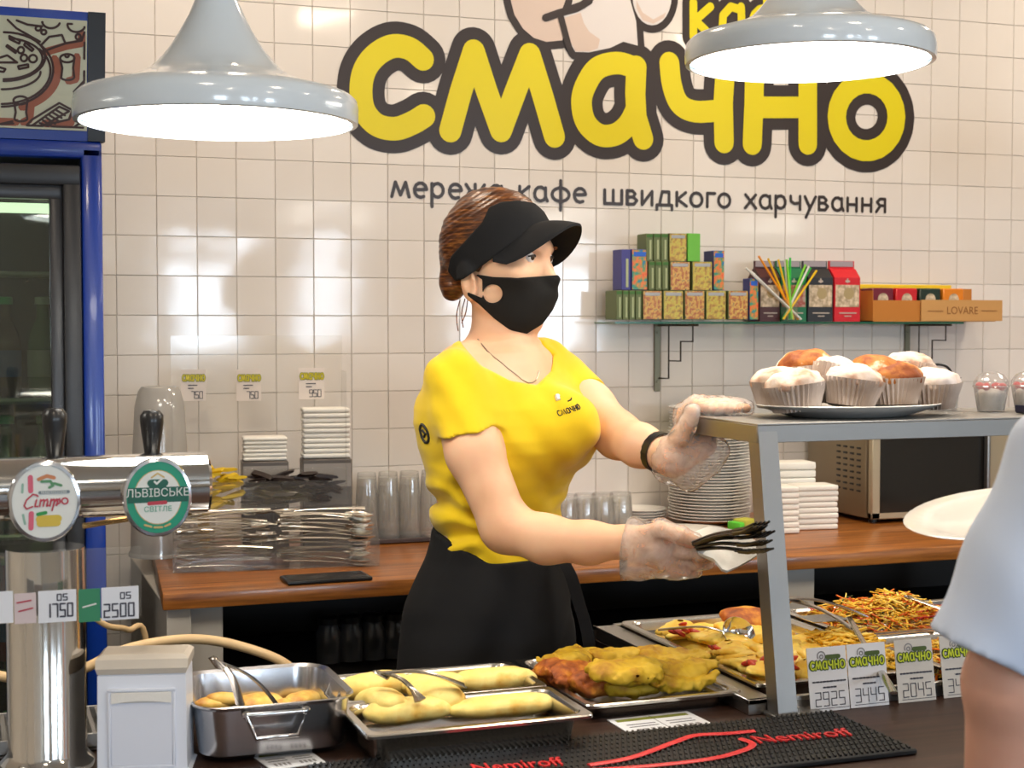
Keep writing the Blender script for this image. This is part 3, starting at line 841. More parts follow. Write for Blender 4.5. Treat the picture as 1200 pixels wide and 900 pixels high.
# right badge: green beer badge
r2, c2_ = badge(184, GRB)
disc_part('print', r2, c2_, .0315, .0365, GLD, .0002); disc_part('print', r2, c2_, .0305, .0355, WHB, .0004)
u2 = 1 / 5300.0
q2 = lambda L: [((x - 347) * u2, -(y - 432) * u2) for x, y in L]
b = NB(); bmesh.ops.create_grid(b, x_segments=1, y_segments=1, size=.5, matrix=TR(c2_.x, c2_.y - .0007, c2_.z + 18 * u2) @ RX(PI / 2) @ SCM(.079, .0205, 1)); part('print', b, DGB, r2, 0)
strokes_part('print', r2, c2_, [q2([(300, 330), (395, 330)]), q2([(310, 345), (385, 345)])], 26 * u2, DGB, .0009)
strokes_part('print', r2, c2_, [q2([(305, 290), (347, 262), (390, 290)])], 6 * u2, GLD, .0009)
strokes_part('print', r2, c2_, [q2([(325, 320), (340, 335), (378, 300)])], 7 * u2, WHB, .0012)
strokes_part('print', r2, c2_, [q2([(285, 474), (400, 470)])], 13 * u2, RDB, .0011)
type_part('lettering', 'ЛЬВІВСЬКЕ', .0152, WHB, r2, (c2_.x, c2_.y - .0014, c2_.z + 6 * u2), sx=.95)
type_part('lettering', 'СВІТЛЕ', .0098, GRB, r2, (c2_.x, c2_.y - .0014, c2_.z - (532 - 432) * u2))
strokes_part('print', r2, c2_, [q2([(255, 625), (300, 640)]), q2([(320, 645), (375, 645)]), q2([(395, 640), (430, 625)])], 7 * u2, GLD, .0008)
# black tap handles behind the pipe and their nozzles below
for px, t0, t1 in ((64, 478, 532), (178, 480, 528)):
    c = atY(px, 505, TY + .055); x = float(c[0]) - TX
    zt_ = float(atY(px, t0, TY + .055)[2]) - FZ; zb_ = pz + .028
    b = NB(); add_lathe(b, [(.006, zb_ - .03), (.008, zb_), (.0105, zb_ + .01), (.0165, zt_ - .018), (.0165, zt_ - .008), (.011, zt_ - .001), (0, zt_)], 20, m=TR(x, .055, 0)); part('tap_handle', b, BLACKP, bt)
    b = NB(); add_tube(b, [(x, .03, pz), (x, .06, pz), (x, .062, pz - .03), (x + .002, .062, pz - .062)], .0085, 12); part('nozzle', b, CHROME, bt)
b = NB(); add_tube(b, smooth_path([(.05, .01, pz - .055), (.12, .03, pz - .05), (.2, .045, pz - .047)]), .004, 8); part('pipe', b, pm('brass_pipe', (.55, .36, .14), .25, .9), bt)

# clear price strip standing in front of the column
psx = thing('price_strip', 'clear acrylic strip with drink price cards in front of the steel column', 'price sign', (TX, TY - .085, FZ))
sy = TY - .085
p00, p11 = atY(-60, 735, sy), atY(165, 640, sy)
b = NB(); x0_, x1_ = float(p00[0]) - TX, float(p11[0]) - TX; z0_, z1_ = float(p00[2]) - FZ, float(p11[2]) - FZ
add_box(b, ((x0_ + x1_) / 2, 0, (z0_ + z1_) / 2), (x1_ - x0_, .003, z1_ - z0_), .0005); part('acrylic_sheet', b, ACRYL, psx)
for x in (x0_ + .02, -.01):
    b = NB(); add_box(b, (x, .004, z0_ / 2 + .005), (.02, .003, z0_ + .02), .0005); part('foot', b, ACRYL, psx)
def on(px, py): p = atY(px, py, sy); return float(p[0]) - TX, float(p[2]) - FZ
def wcard(xa, xb, ya, yb, m, name='price_card'):
    a, c = on(xa, yb), on(xb, ya)
    b = NB(); add_box(b, ((a[0] + c[0]) / 2, -.0025, (a[1] + c[1]) / 2), (c[0] - a[0], .0012, c[1] - a[1])); return part(name, b, m, psx)
BLUEW = pm('card_white', (.74, .76, .80), .6); DIG = pm('digit_ink', (.05, .05, .07), .6)
wcard(-30, 15, 692, 732, BLUEW); wcard(17, 42, 694, 731, pm('card_pale_pink', (.62, .52, .52), .6), 'picture_card')
k1 = wcard(45, 89, 690, 730, BLUEW); wcard(92, 117, 689, 729, pm('card_green', (.03, .22, .10), .5), 'picture_card'); k2 = wcard(119, 162, 686, 727, BLUEW)
def dig(k, s, px, py, wpx, hpx, r=.0011):
    b = NB(); x, z = on(px, py); x2, _ = on(px + wpx, py); _, z2 = on(px, py - hpx)
    n = len(s.replace('.', '')); w_ = (x2 - x) / (n * 1.55)
    add_digits(b, s, x, z, w_, z2 - z, r, -.0036, .55); part('price_digits', b, DIG, k, 0, recalc=False)
dig(k1, '1750', 53, 723, 35, 15); dig(k1, '05', 67, 703, 14, 7, .0008); dig(k2, '2500', 122, 723, 38, 15); dig(k2, '05', 141, 701, 14, 7, .0008)
b = NB()
for a_, c_ in (((20, 706), (36, 703)), ((22, 716), (38, 712))): add_stroke(b, [on(*a_), on(*c_)], .001, -.0036)
part('print', b, RDB, psx, 0, recalc=False)
b = NB(); add_stroke(b, [on(97, 711), on(112, 707)], .001, -.0036); part('print', b, WHB, psx, 0, recalc=False)

# drip tray with slats beside the column
dt = thing('drip_tray', 'steel drip tray with thin slats under the beer tower', 'drip tray', (TX - .02, TY + .14, FZ + .001))
b = NB()
for c, s in (((0, 0, .004), (.36, .16, .006)), ((0, -.078, .014), (.36, .004, .022)), ((0, .078, .014), (.36, .004, .022)), ((.178, 0, .014), (.004, .16, .022)), ((-.178, 0, .014), (.004, .16, .022))): add_box(b, c, s, .0008)
part('pan', b, STEEL, dt)
for k in range(26):
    b = NB() if k == 0 else None
    if k == 0:
        add_box(b, (0, 0, .022), (.006, .15, .003)); sme = finish(b, 'slat', STEEL)
    link('slat', sme, dt, (-.168 + .0134 * k, 0, 0))

# ================================================================== napkin dispenser
na = atZ(175, 905, FZ)
nd = thing('napkin_dispenser', 'white metal napkin dispenser with a tapered lid beside the steel column', 'napkin dispenser', (na[0], float(na[1]) + .03, FZ), rz=math.radians(-14))
b = NB()
hwid, hh = .0585, .155
rings = [[Vector((sx * (hwid + dx), sy_ * (.042 + dy), z)) for sx, sy_ in ((-1, -1), (1, -1), (1, 1), (-1, 1))] for dx, dy, z in ((.004, .006, 0), (0, 0, .004), (-.001, -.002, hh - .022), (-.002, -.004, hh - .020))]
add_grid_rings(b, rings); part('body', b, pm('dispenser_white', (.80, .84, .92), .35, coat=.2), nd, 20)
b = NB()
rings = [[Vector((sx * (hwid + dx), sy_ * (.040 + dy), z)) for sx, sy_ in ((-1, -1), (1, -1), (1, 1), (-1, 1))] for dx, dy, z in ((-.001, .001, hh - .0195), (.0015, .002, hh - .012), (.002, -.004, hh - .001), (-.004, -.012, hh + .004))]
add_grid_rings(b, rings); part('lid', b, pm('dispenser_lid', (.52, .47, .40), .5), nd, 20)
b = NB()
for c, s in (((0, -.0435, .012), (.088, .003, .004)), ((-.042, -.0435, .062), (.004, .003, .10)), ((.042, -.0435, .062), (.004, .003, .10)), ((0, -.0435, .115), (.088, .003, .004)), ((0, -.0430, .062), (.08, .002, .096))): add_box(b, c, s, .0008)
part('front_frame', b, pm('dispenser_frame', (.76, .80, .89), .35), nd)
b = NB()
add_grid_rings(b, [[Vector((x, -.0455 - .002 * math.cos(x * 30), z0__ + (.003 * math.cos(x * 45) if z0__ < .105 else 0))) for z0__ in (.098, .112)] + [Vector((x, -.0443, z0__)) for z0__ in (.112, .098)] for x in np.linspace(-.039, .039, 12)])
part('napkin_edge', b, NAPKIN, nd)

# beige hose lying behind the counter
hp = [atY(-12, 790, -1.30), atY(60, 800, -1.32), atY(100, 783, -1.33), atY(150, 760, -1.32), atY(220, 749, -1.30), atY(280, 757, -1.30), atY(340, 782, -1.33), atY(370, 830, -1.34)]
b = NB(); add_tube(b, smooth_path([tuple(v) for v in hp], 8), .0085, 12)
tag(part('hose', b, pm('beige_rubber', hexc(205, 175, 130), .45)), 'beige rubber hose arching behind the white napkin dispenser', 'hose')
b = NB(); hp = [atY(100, 715, -.9), atY(125, 733, -.9), atY(150, 738, -.88), atY(172, 755, -.86), (-1.06, -.86, .5), (-1.10, -.9, .02), (-1.3, -.95, .007)]
add_tube(b, smooth_path([tuple(v) for v in hp], 8), .006, 10)
tag(part('hose', b, MATS['beige_rubber']), 'thin beige hose hanging in front of the blue fridge edge', 'hose')

# ================================================================== bar mat
mx0, mx1 = -.98, -.165; my0, my1 = -2.105, -1.885
mp = thing('bar_mat', 'black ribbed rubber bar mat with red printed script on the counter front', 'bar mat', (0, 0, FZ + .0005))
RUB = pm('black_rubber', (.012, .012, .013), .5, spec=.35)
b = NB(); add_box(b, ((mx0 + mx1) / 2, (my0 + my1) / 2, .004), (mx1 - mx0, my1 - my0, .008), .002); part('base', b, RUB, mp)
b = NB(); add_box(b, (0, 0, .0015), (.0028, .0165, .003)); nub = finish(b, 'rib', RUB, 0)
ribs = NB()
cnt = 0
for j in range(11):
    for i in range(int((mx1 - mx0) / .0085)):
        x = mx0 + .008 + i * .0085; y = my0 + .012 + j * .0196
        if x > mx1 - .006: continue
        M = TR(x, y, .0078) @ RZ(-.35)
        add_box(ribs, (0, 0, .0014), (.003, .0160, .003), m=M)
o = part('ribs', ribs, RUB, mp, 0); o['kind'] = 'stuff'
REDP = pm('red_print', hexc(205, 42, 45), .45)
def matpt(px, py): p = atZ(px, py, FZ + .0115); return (p[0], p[1], .0112)
def red(pts, r, flat=.35): b = NB(); add_tube(b, smooth_path([tuple(v) for v in pts], 6), r, 8, flat=flat); part('red_print', b, REDP, mp)
red([matpt(690, 897), matpt(740, 888), matpt(790, 870), matpt(815, 862), matpt(850, 860), matpt(884, 857)], .0058)
red([matpt(690, 903), matpt(760, 898), matpt(830, 890), matpt(870, 880), matpt(882, 872), matpt(868, 866)], .0055)
def wavy(a, c, n, amp):
    out = []
    for i in range(n + 1):
        t = i / n; x = a[0] + (c[0] - a[0]) * t; y = a[1] + (c[1] - a[1]) * t + (amp if i % 2 else -amp)
        out.append(matpt(x, y))
    return out
def mat_word(a, c):
    A_, C_ = matpt(*a), matpt(*c)
    me = type_mesh('Nemiroff', .05, 'LEFT', 0.0, .0012); me.materials.append(REDP)
    w_ = max(v.co.x for v in me.vertices)
    o = link('red_lettering', me, mp, (A_[0], A_[1], .0108), (0, 0, math.atan2(C_[1] - A_[1], C_[0] - A_[0])))
    o.scale = (math.hypot(C_[0] - A_[0], C_[1] - A_[1]) / w_, 1.0, 1.0)
mat_word((889, 871), (1003, 861)); mat_word((556, 905), (664, 896))

# flat price slips lying on the counter
def slip(corners, label, cut=False):
    P = [atZ(px, py, FZ + .002) for px, py in corners]
    c = sum(P) / 4
    t = thing('price_slip', label, 'price card', (c[0], c[1], FZ + .0006), group='price slips lying on the counter')
    b = NB(); top = [b.verts.new((p[0] - c[0], p[1] - c[1], .0012)) for p in P]; bot = [b.verts.new((p[0] - c[0], p[1] - c[1], 0)) for p in P]
    b.faces.new(top); b.faces.new(list(reversed(bot)))
    for i in range(4): b.faces.new((top[i], bot[i], bot[(i + 1) % 4], top[(i + 1) % 4]))
    part('card', b, BLUEW, t, 0)
    lerp = lambda s, r: P[0] * (1 - s) * (1 - r) + P[1] * s * (1 - r) + P[2] * s * r + P[3] * (1 - s) * r - c
    def strip(s0, s1, r0, r1, m, nm):
        b = NB(); b.faces.new([b.verts.new((v[0], v[1], .0014)) for v in (lerp(s0, r0), lerp(s1, r0), lerp(s1, r1), lerp(s0, r1))]); part(nm, b, m, t, 0)
    strip(.06, .94, .1, .24, pm('olive_print', hexc(120, 125, 40), .6), 'print_band')
    for r in (.42, .55): strip(.1, .45, r, r + .04, DIG, 'print_line'); strip(.58, .9, r, r + .04, DIG, 'print_line')
    for k in range(4): strip(.14 + k * .08, .19 + k * .08, .7, .86, pm('digit_grey', (.25, .24, .25), .6), 'print_digit'); strip(.6 + k * .08, .65 + k * .08, .7, .86, MATS['digit_grey'], 'print_digit')
    if cut: strip(.495, .505, .05, 1, DIG, 'cut_line')
slip([(711, 843), (805, 833), (840, 850), (742, 862)], 'white double price slip lying in front of the tray of yellow fillets', True)
slip([(294, 884), (360, 877), (382, 893), (318, 902)], 'small white price slip lying in front of the roasting pan')
# ================================================================== things on the back counter
A = atZ(203, 673, BZ); Bq = atZ(445, 664, BZ)
ang = math.atan2(Bq[1] - A[1], Bq[0] - A[0]); OL = float(np.hypot(*(Bq - A)[:2]))
org = thing('condiment_organiser', 'clear acrylic stepped organiser with price tags, cutlery bins and napkins on the wooden counter', 'organiser', (A[0], A[1], BZ + .0005), rz=ang)
OM = Matrix.Translation((A[0], A[1], BZ + .0005)) @ RZ(ang)
OMI = OM.inverted()
def oloc(px, py, ydepth):
    """point of the organiser seen at a pixel, on the upright plane at local depth ydepth"""
    n = OM.to_3x3() @ Vector((0, 1, 0)); p0 = OM @ Vector((0, ydepth, 0))
    c = Vector(CAM); r = Vector(ray(px, py)); t = (p0 - c).dot(n) / r.dot(n)
    return OMI @ (c + r * t)
def pane(nm, c, s): b = NB(); add_box(b, c, s, .0006); return part(nm, b, ACRYL, org)
pane('base_sheet', (OL / 2, .17, .002), (OL, .34, .003))
pane('bin_front', (OL / 2, .0015, .032), (OL, .003, .058)); pane('bin_back', (OL / 2, .125, .065), (OL, .003, .122))
for x in (.0015, OL * .49, OL - .0015):
    b = NB(); add_grid_rings(b, [[Vector((x + d, y, z)) for y, z in ((.003, .004), (.123, .004), (.123, .135), (.09, .135), (.003, .06))] for d in (-.0015, .0015)]); part('bin_side', b, ACRYL, org)
OW = OL * .90
pane('tier_front', (OW / 2, .128 + .002, .155), (OW, .003, .06)); pane('tier_floor', (OW / 2, .18, .128), (OW, .10, .003)); pane('tier_back', (OW / 2, .232, .16), (OW, .003, .09))
pane('tier_divider', (OL * .33, .18, .155), (.003, .095, .055))
pane('rear_sheet', (OW / 2, .325, .26), (OW, .003, .52)); pane('side_sheet', (.0015, .23, .19), (.003, .19, .37)); pane('side_sheet', (OW - .0015, .28, .22), (.003, .09, .43))
tagm = pm('price_tag_paper', (.80, .72, .66), .7)
for px, py0, py1, w_ in ((212, 433, 470, 29), (277, 433, 470, 29), (350, 431, 468, 30)):
    a, c = oloc(px, py1, .318), oloc(px + w_, py0, .318)
    b = NB(); add_box(b, ((a.x + c.x) / 2, .318, (a.z + c.z) / 2), (c.x - a.x, .001, c.z - a.z)); k = part('price_tag', b, tagm, org)
    W_, H_ = c.x - a.x, c.z - a.z
    b = NB(); add_word(b, 'смачно', a.x + .004, c.z - H_ * .36, H_ * .19, .0026, .3170, sx=(W_ - .006) / (word_width('смачно') * H_ * .19)); part('tag_band', b, pm('olive_print', hexc(120, 125, 40), .6), k, 0, recalc=False)
    b = NB(); add_word(b, 'смачно', a.x + .004, c.z - H_ * .36, H_ * .19, .0011, .3160, sx=(W_ - .006) / (word_width('смачно') * H_ * .19)); part('tag_lettering', b, YEL, k, 0, recalc=False)
    b = NB()
    add_stroke(b, [(a.x + W_ * .3, a.z + H_ * .5), (a.x + W_ * .65, a.z + H_ * .5)], .0012, .3165); add_stroke(b, [(a.x + W_ * .3, a.z + H_ * .4), (a.x + W_ * .5, a.z + H_ * .4)], .0012, .3165)
    add_digits(b, {212: '750', 277: '750', 350: '950'}[px], a.x + W_ * .42, a.z + H_ * .08, W_ * .12, H_ * .22, .0009, .3165); part('tag_print', b, DIG, k, 0, recalc=False)
# steel cutlery lying in the two bins
CUT = pm('cutlery_steel', (.78, .75, .69), .26, 1.0)
def spoon_meshes():
    b = NB(); add_tube(b, smooth_path([(-.10, 0, .002), (-.05, 0, .004), (.02, 0, .003), (.06, 0, .0)], 4), [.0098 - .0058 * min(1, i / 10) for i in range(13)], 10, flat=.33)
    h = finish(b, 'handle', CUT, 60)
    b = NB()
    rings = []
    for i in range(9):
        t = i / 8; x = .055 + .055 * t; wd = .018 * math.sin(PI * min(1, .12 + .86 * t)) ** .7
        rings.append([Vector((x, wd * math.cos(a), -.007 * math.sin(PI * t) * max(0, 1 - abs(math.cos(a)) ** 2) + .0008 * s)) for s, rng_ in ((1, range(7)), (-1, range(6, -1, -1))) for a in [PI * k / 6 for k in rng_]])
    add_grid_rings(b, rings); return h, finish(b, 'bowl', CUT, 60)
def fork_meshes():
    b = NB(); add_tube(b, smooth_path([(-.10, 0, .002), (-.05, 0, .004), (.02, 0, .003), (.055, 0, .0)], 4), [.0098 - .0058 * min(1, i / 10) for i in range(13)], 10, flat=.33)
    h = finish(b, 'handle', CUT, 60)
    b = NB(); add_box(b, (.064, 0, -.001), (.024, .021, .0018), .0007)
    for k in range(4): add_box(b, (.092, -.0090 + .006 * k, .001), (.038, .0026, .0018), .0005)
    return h, finish(b, 'tines', CUT, 60)
SPO, FOR = spoon_meshes(), fork_meshes()
def place_cutlery(kind, x, y, z, rz, rx, label, ry=0.0):
    M = OM @ TR(x, y, z)
    t = thing(kind, label, kind, M.translation, rot=(rx, ry, ang + rz), group='steel %ss in the clear bins' % kind)
    for me in (SPO if kind == 'spoon' else FOR): link(me.name, me, t)
    return t
rr = random.Random(3)
for i in range(26):
    z = .008 + .0048 * i
    place_cutlery('fork' if i % 3 else 'spoon', .112 + rr.uniform(-.008, .008), .022 + (i * .037) % .082, z, rr.uniform(-.16, .16) + (PI if i % 2 else 0), rr.uniform(-.2, .2), 'steel %s lying in the left cutlery bin of the acrylic organiser' % ('fork' if i % 3 else 'spoon'), rr.uniform(-.06, .06))
for i in range(24):
    z = .008 + .0050 * i
    place_cutlery('spoon', OL * .49 + .115 + rr.uniform(-.012, .004), .026 + (i * .041) % .075, z, rr.uniform(-.2, .2) + (PI if i in (5, 12, 23) else 0), rr.uniform(-.25, .25), 'steel spoon lying in the right cutlery bin of the acrylic organiser', rr.uniform(.0, .10))
# yellow and dark sachets in the middle tier
SYL = pm('sachet_yellow', hexc(215, 180, 20), .5); SBK = pm('sachet_dark', hexc(38, 24, 20), .4)
b = NB(); add_grid_rings(b, [[Vector((x, y, z)) for y, z in ((-.008, -h_), (.008, -h_), (.008, h_), (-.008, h_))] for x, h_ in ((-.026, .0006), (-.022, .003), (0, .0042), (.022, .003), (.026, .0006))])
sy_me = finish(b, 'sachet', SYL, 60)
sd_me = sy_me.copy(); sd_me.materials.clear(); sd_me.materials.append(SBK)
def sachet(me, x, y, z, label, grp, k):
    M = OM @ TR(x, y, z)
    o = link('sugar_sachet' if me is sy_me else 'dark_sachet', me, None, M.translation, (rr.uniform(-.5, .5), rr.uniform(-.35, .35), ang + rr.uniform(-.7, .7)))
    tag(o, label, 'sachet', grp)
for i in range(34): sachet(sy_me, .090 + rr.uniform(-.045, .060), .150 + rr.uniform(-.008, .055), .136 + .0024 * i - .0002 * abs(i - 17), 'small yellow sachet in the heap beside the end of the steel crossbar', 'yellow sachets in the organiser', i)
for i in range(46): sachet(sd_me, OL * .33 + .03 + (i * .0517) % (OW - OL * .33 - .06), .150 + rr.uniform(-.006, .06), .134 + .0014 * i, 'small dark sachet in the clear bin below the folded napkins', 'dark sachets in the organiser', i)
# wooden stirrers in a cup, and napkin blocks
st = OM @ Vector((.075, .27, .002)); 
cu = thing('stirrer_cup', 'clear cup full of short wooden stirrers behind the yellow sachets', 'cup', st)
b = NB(); add_lathe(b, [(.024, 0), (.030, .2), (.0285, .2), (.0225, .003)], 20); part('cup', b, ACRYL, cu)
b = NB(); add_box(b, (0, 0, .112), (.0055, .0018, .215), .0004); sme = finish(b, 'stirrer', pm('birch', hexc(205, 165, 95), .6))
for k in range(11): tag(link('stirrer', sme, None, (st.x + .013 * math.cos(k * 2.4) * (.4 + .06 * k), st.y + .013 * math.sin(k * 2.4) * (.4 + .06 * k), st.z + .004), (.02 * math.sin(k * 2.4), .02, k)), 'short wooden stirrer standing in the clear cup behind yellow sachets', 'stirrer', 'wooden stirrers in the cup')
def napkin_block(name, c, s, label, rz, grp, layers=7, tilt=0.0):
    t = thing(name, label, 'napkins', c, rz=rz, group=grp, rot=(tilt, 0, rz))
    h_ = s[2] / layers
    for i in range(layers):
        b = NB(); j = .0015
        add_box(b, (rr.uniform(-j, j), rr.uniform(-j, j), h_ * (i + .5)), (s[0] - rr.uniform(0, .003), s[1], h_ * .94), min(h_ * .42, .004), 2); part('napkin', b, NAPKIN, t, 60)
    return t
DBOX = pm('dark_napkin_box', (.10, .085, .075), .4)
for (xa, xb, yt, yb, lab) in ((285, 337, 512, 541, 'short stack of folded white napkins in the middle of the acrylic organiser'), (356, 411, 478, 538, 'taller stack of folded white napkins at the right end of the acrylic organiser')):
    a, c = oloc(xa, yb, .245), oloc(xb, yt, .245)
    W_, H_ = c.x - a.x, c.z - a.z
    M = OM @ Vector(((a.x + c.x) / 2, .285, a.z))
    napkin_block('folded_napkins', M, (W_, .07, H_), lab, ang, 'napkins in the organiser', 6 if H_ < .1 else 10)
    hb = thing('napkin_holder', 'dark %s box under the %s white napkins in the organiser' % (('small', 'shorter') if xa < 300 else ('square', 'taller')), 'napkin holder', OM @ Vector(((a.x + c.x) / 2, .285, .0005)), rz=ang)
    b = NB(); add_box(b, (0, 0, (a.z - .001) / 2), (W_ * 1.05, .078, a.z - .002), .003); part('box', b, DBOX, hb)
    b = NB(); add_box(b, (0, -.0395, a.z * .82), (W_ * 1.0, .001, a.z * .25)); part('front_plate', b, pm('grey_card', (.30, .27, .24), .5), hb)
# cone of upside-down clear cups behind the crossbar
pc = atZ(187, 650, BZ); cx_, cy_ = float(atY(187, 480, -.24)[0]), -.24
zc_ = float(atY(187, 452, -.24)[2]) - BZ
cc = thing('cup_cone', 'tall frosted upside-down beaker standing behind the tap handle', 'beaker', (cx_, cy_, BZ + .0005))
FROST = clear_plastic('frosted_plastic', (.95, .95, .95), .10, .12, .5)
b = NB(); add_lathe(b, [(.073, 0), (.070, .02), (.066, zc_ * .5), (.058, zc_ - .05), (.050, zc_ - .014), (.042, zc_ - .003), (0, zc_)], 40); part('beaker', b, FROST, cc)
b = NB(); add_lathe(b, [(.075, 0), (.075, .006), (.073, .01)], 40, cap0=False, cap1=False); part('rim', b, FROST, cc)
# phone
pa = atZ(382, 680, BZ)
ph = thing('phone', 'black flat phone lying on the wooden counter before the cutlery bins', 'phone', (pa[0], pa[1], BZ + .0005), rz=.02)
b = NB(); add_box(b, (0, 0, .0045), (.185, .085, .009), .004, 2); part('case', b, pm('phone_black', (.012, .012, .013), .35), ph)
b = NB(); add_box(b, (0, 0, .0093), (.170, .074, .0008)); part('screen', b, pm('phone_screen', (.01, .01, .012), .08), ph)
# glasses on a dark tray
TG = clear_plastic('tumbler_glass', (.99, .99, .98), .07, .06, .16)
def tumbler_meshes(h, r):
    b = NB(); n = 16
    prof = [(r, 0), (r * 1.01, .004), (r * .93, h * .5), (r * .84, h * .93), (r * .78, h), (0, h)]
    add_lathe(b, prof, n, cap0=False, cap1=False)
    add_lathe(b, [(r * .97, .001), (r * .90, h * .5), (r * .80, h * .88), (0, h * .9)], n, cap0=False, cap1=False)
    return finish(b, 'glass', TG, 50)
gp = atZ(466, 652, BZ)
gt = thing('glass_tray', 'thin dark tray under the upside-down glasses beside the acrylic organiser', 'tray', (float(gp[0]), -.15, BZ + .0005))
b = NB(); add_box(b, (0, 0, .004), (.30, .22, .007), .003); add_box(b, (0, -.108, .009), (.30, .004, .006), .001); part('tray', b, pm('dark_tray', (.06, .035, .03), .4), gt)
tm_ = tumbler_meshes(.155, .0305)
def glass_thing(me, x, y, z, label, grp):
    tag(link('drinking_glass', me, None, (x, y, z)), label, 'glass', grp)
onum = 'first second third fourth fifth'.split()
for j, y in enumerate((-.215, -.15, -.085)):
    for k in range(4):
        x = float(atY(430 + 25 * k, 650, y)[0])
        glass_thing(tm_, x, y, BZ + .0085, 'upside-down tall glass, %s from the organiser in the %s row on the dark tray' % (onum[k], ('near', 'middle', 'back')[j]), 'tall glasses on the dark tray')
tm2 = tumbler_meshes(.105, .034)
for j, y in enumerate((-.33, -.25)):
    for k in range(4):
        x = float(atY(664 + 21 * k, 610, y)[0])
        glass_thing(tm2, x, y, BZ + .0005, 'upside-down short glass, %s from the yellow shirt in the %s row' % (onum[k], ('near', 'back')[j]), 'short glasses behind the server')
# plates
def plate_mesh(r, h=.02, nm='plate', n=40, sx=1.0):
    b = NB(); add_lathe(b, [(r * .58, 0), (r * .60, 0), (r * .72, h * .35), (r * .985, h * .86), (r, h * .93), (r * .985, h), (r * .72, h * .52), (r * .58, h * .2), (0, h * .18)], n, sx=sx); return finish(b, nm, PORC, 50)
pl = plate_mesh(.1135, .017)
px_, py_ = float(atY(831, 600, -.16)[0]), -.16
ztop = float(atY(831, 476, -.16)[2])
NP = 38; stepz = (ztop - .017 - BZ) / (NP - 1)
for i in range(NP):
    tag(link('dinner_plate', pl, None, (px_ + rr.uniform(-.0025, .0025), py_ + rr.uniform(-.002, .002), BZ + .0005 + stepz * i)), 'white dinner plate in the tall plate pile behind the gloved hand', 'plate', 'dinner plates in the tall pile')
p2 = plate_mesh(.072, .014, 'plate', 32)
c = atZ(760, 613, BZ)
for i in range(4): tag(link('side_plate', p2, None, (float(c[0]), float(c[1]) + .05, BZ + .0005 + .0075 * i)), 'white side plate in the low pile beside the short glasses', 'plate', 'side plates in the low pile')
c = atZ(785, 640, BZ)
tag(link('oval_dish', plate_mesh(.16, .022, 'dish', 48, 1.0), None, (float(c[0]) + .02, -.47, BZ + .0005), None), 'wide white dish lying on the wooden counter in front of the plate pile', 'dish')
bpy.data.objects['oval_dish'].scale = (1.0, .75, 1.4)
# sponge
c = atZ(866, 622, BZ)
sp = thing('sponge', 'small yellow and green sponge beside the plate pile', 'sponge', (float(c[0]) + .01, float(c[1]) + .0, BZ + .0005), rz=.3)
b = NB(); add_box(b, (.012, 0, .016), (.05, .05, .03), .006, 2); part('foam', b, pm('sponge_yellow', (.55, .55, .08), .9, bump=(180, .5, .003)), sp)
b = NB(); add_box(b, (-.024, 0, .013), (.02, .048, .025), .005, 2); part('scourer', b, pm('sponge_green', (.12, .62, .05), .9), sp)
# napkin stacks by the microwave
for (xa, xb, yb_, yt_, yy, lab) in ((938, 983, 614, 568, -.40, 'front stack of white napkins leaning before the microwave'), (915, 957, 606, 541, -.30, 'rear stack of white napkins behind the front one by the microwave'), (913, 938, 612, 570, -.44, 'narrow stack of white napkins beside the steel post')):
    a, c = atY(xa, yb_, yy), atY(xb, yt_, yy)
    napkin_block('paper_napkins', ((a[0] + c[0]) / 2, yy + .04, BZ + .0005), (float(c[0] - a[0]), .085, float(c[2]) - BZ), lab, -.12, 'napkin stacks by the microwave', 8)
# microwave
mwc = atZ(1019, 609, BZ + .012); mwx, mwy = float(mwc[0]), float(mwc[1])
mw = thing('microwave_oven', 'steel microwave oven with dark glass door under the display shelf', 'microwave', (mwx, mwy, BZ + .0005))
MWM = pm('microwave_grey', hexc(150, 135, 110), .35, .5)
mH, mW, mD = .285, float(atY(1180, 560, mwy)[0]) - mwx, min(.34, -.02 - mwy)
b = NB(); add_box(b, (mW / 2, mD / 2 + .01, .012 + mH / 2), (mW, mD - .02, mH), .006, 2); part('housing', b, MWM, mw)
b = NB()
for c, s in (((.014, 0, .012 + mH / 2), (.028, .02, mH)), ((mW - .04, 0, .012 + mH / 2), (.08, .02, mH)), ((mW / 2, 0, .022), (mW, .02, .02)), ((mW / 2, 0, mH), (mW, .02, .02))): add_box(b, c, s, .003)
d_ = part('door_frame', b, pm('microwave_frame', hexc(185, 172, 145), .3, .4), mw)
b = NB(); add_box(b, (mW / 2 - .026, -.004, .012 + mH / 2), (mW - .10, .012, mH - .03), .002); part('door_glass', b, pm('microwave_glass', (.016, .015, .013), .1), mw)
b = NB(); add_box(b, (mW - .085, -.022, mH / 2), (.012, .018, mH * .8), .004, 2); part('door_handle', b, STEEL, mw)
b = NB(); add_box(b, (0, 0, 0), (.002, .020, .0055), .0008); vme = finish(b, 'vent', BLACKP)
for i in range(4):
    for j in range(8): link('vent', vme, mw, (-.0005, .055 + .034 * i, .085 + .017 * j))
for x in (.03, mW - .03):
    for y in (.03, mD - .03): b = NB(); add_lathe(b, [(.012, 0), (.012, .013)], 12, m=TR(x, y, 0)); part('foot', b, BLACKP, mw)

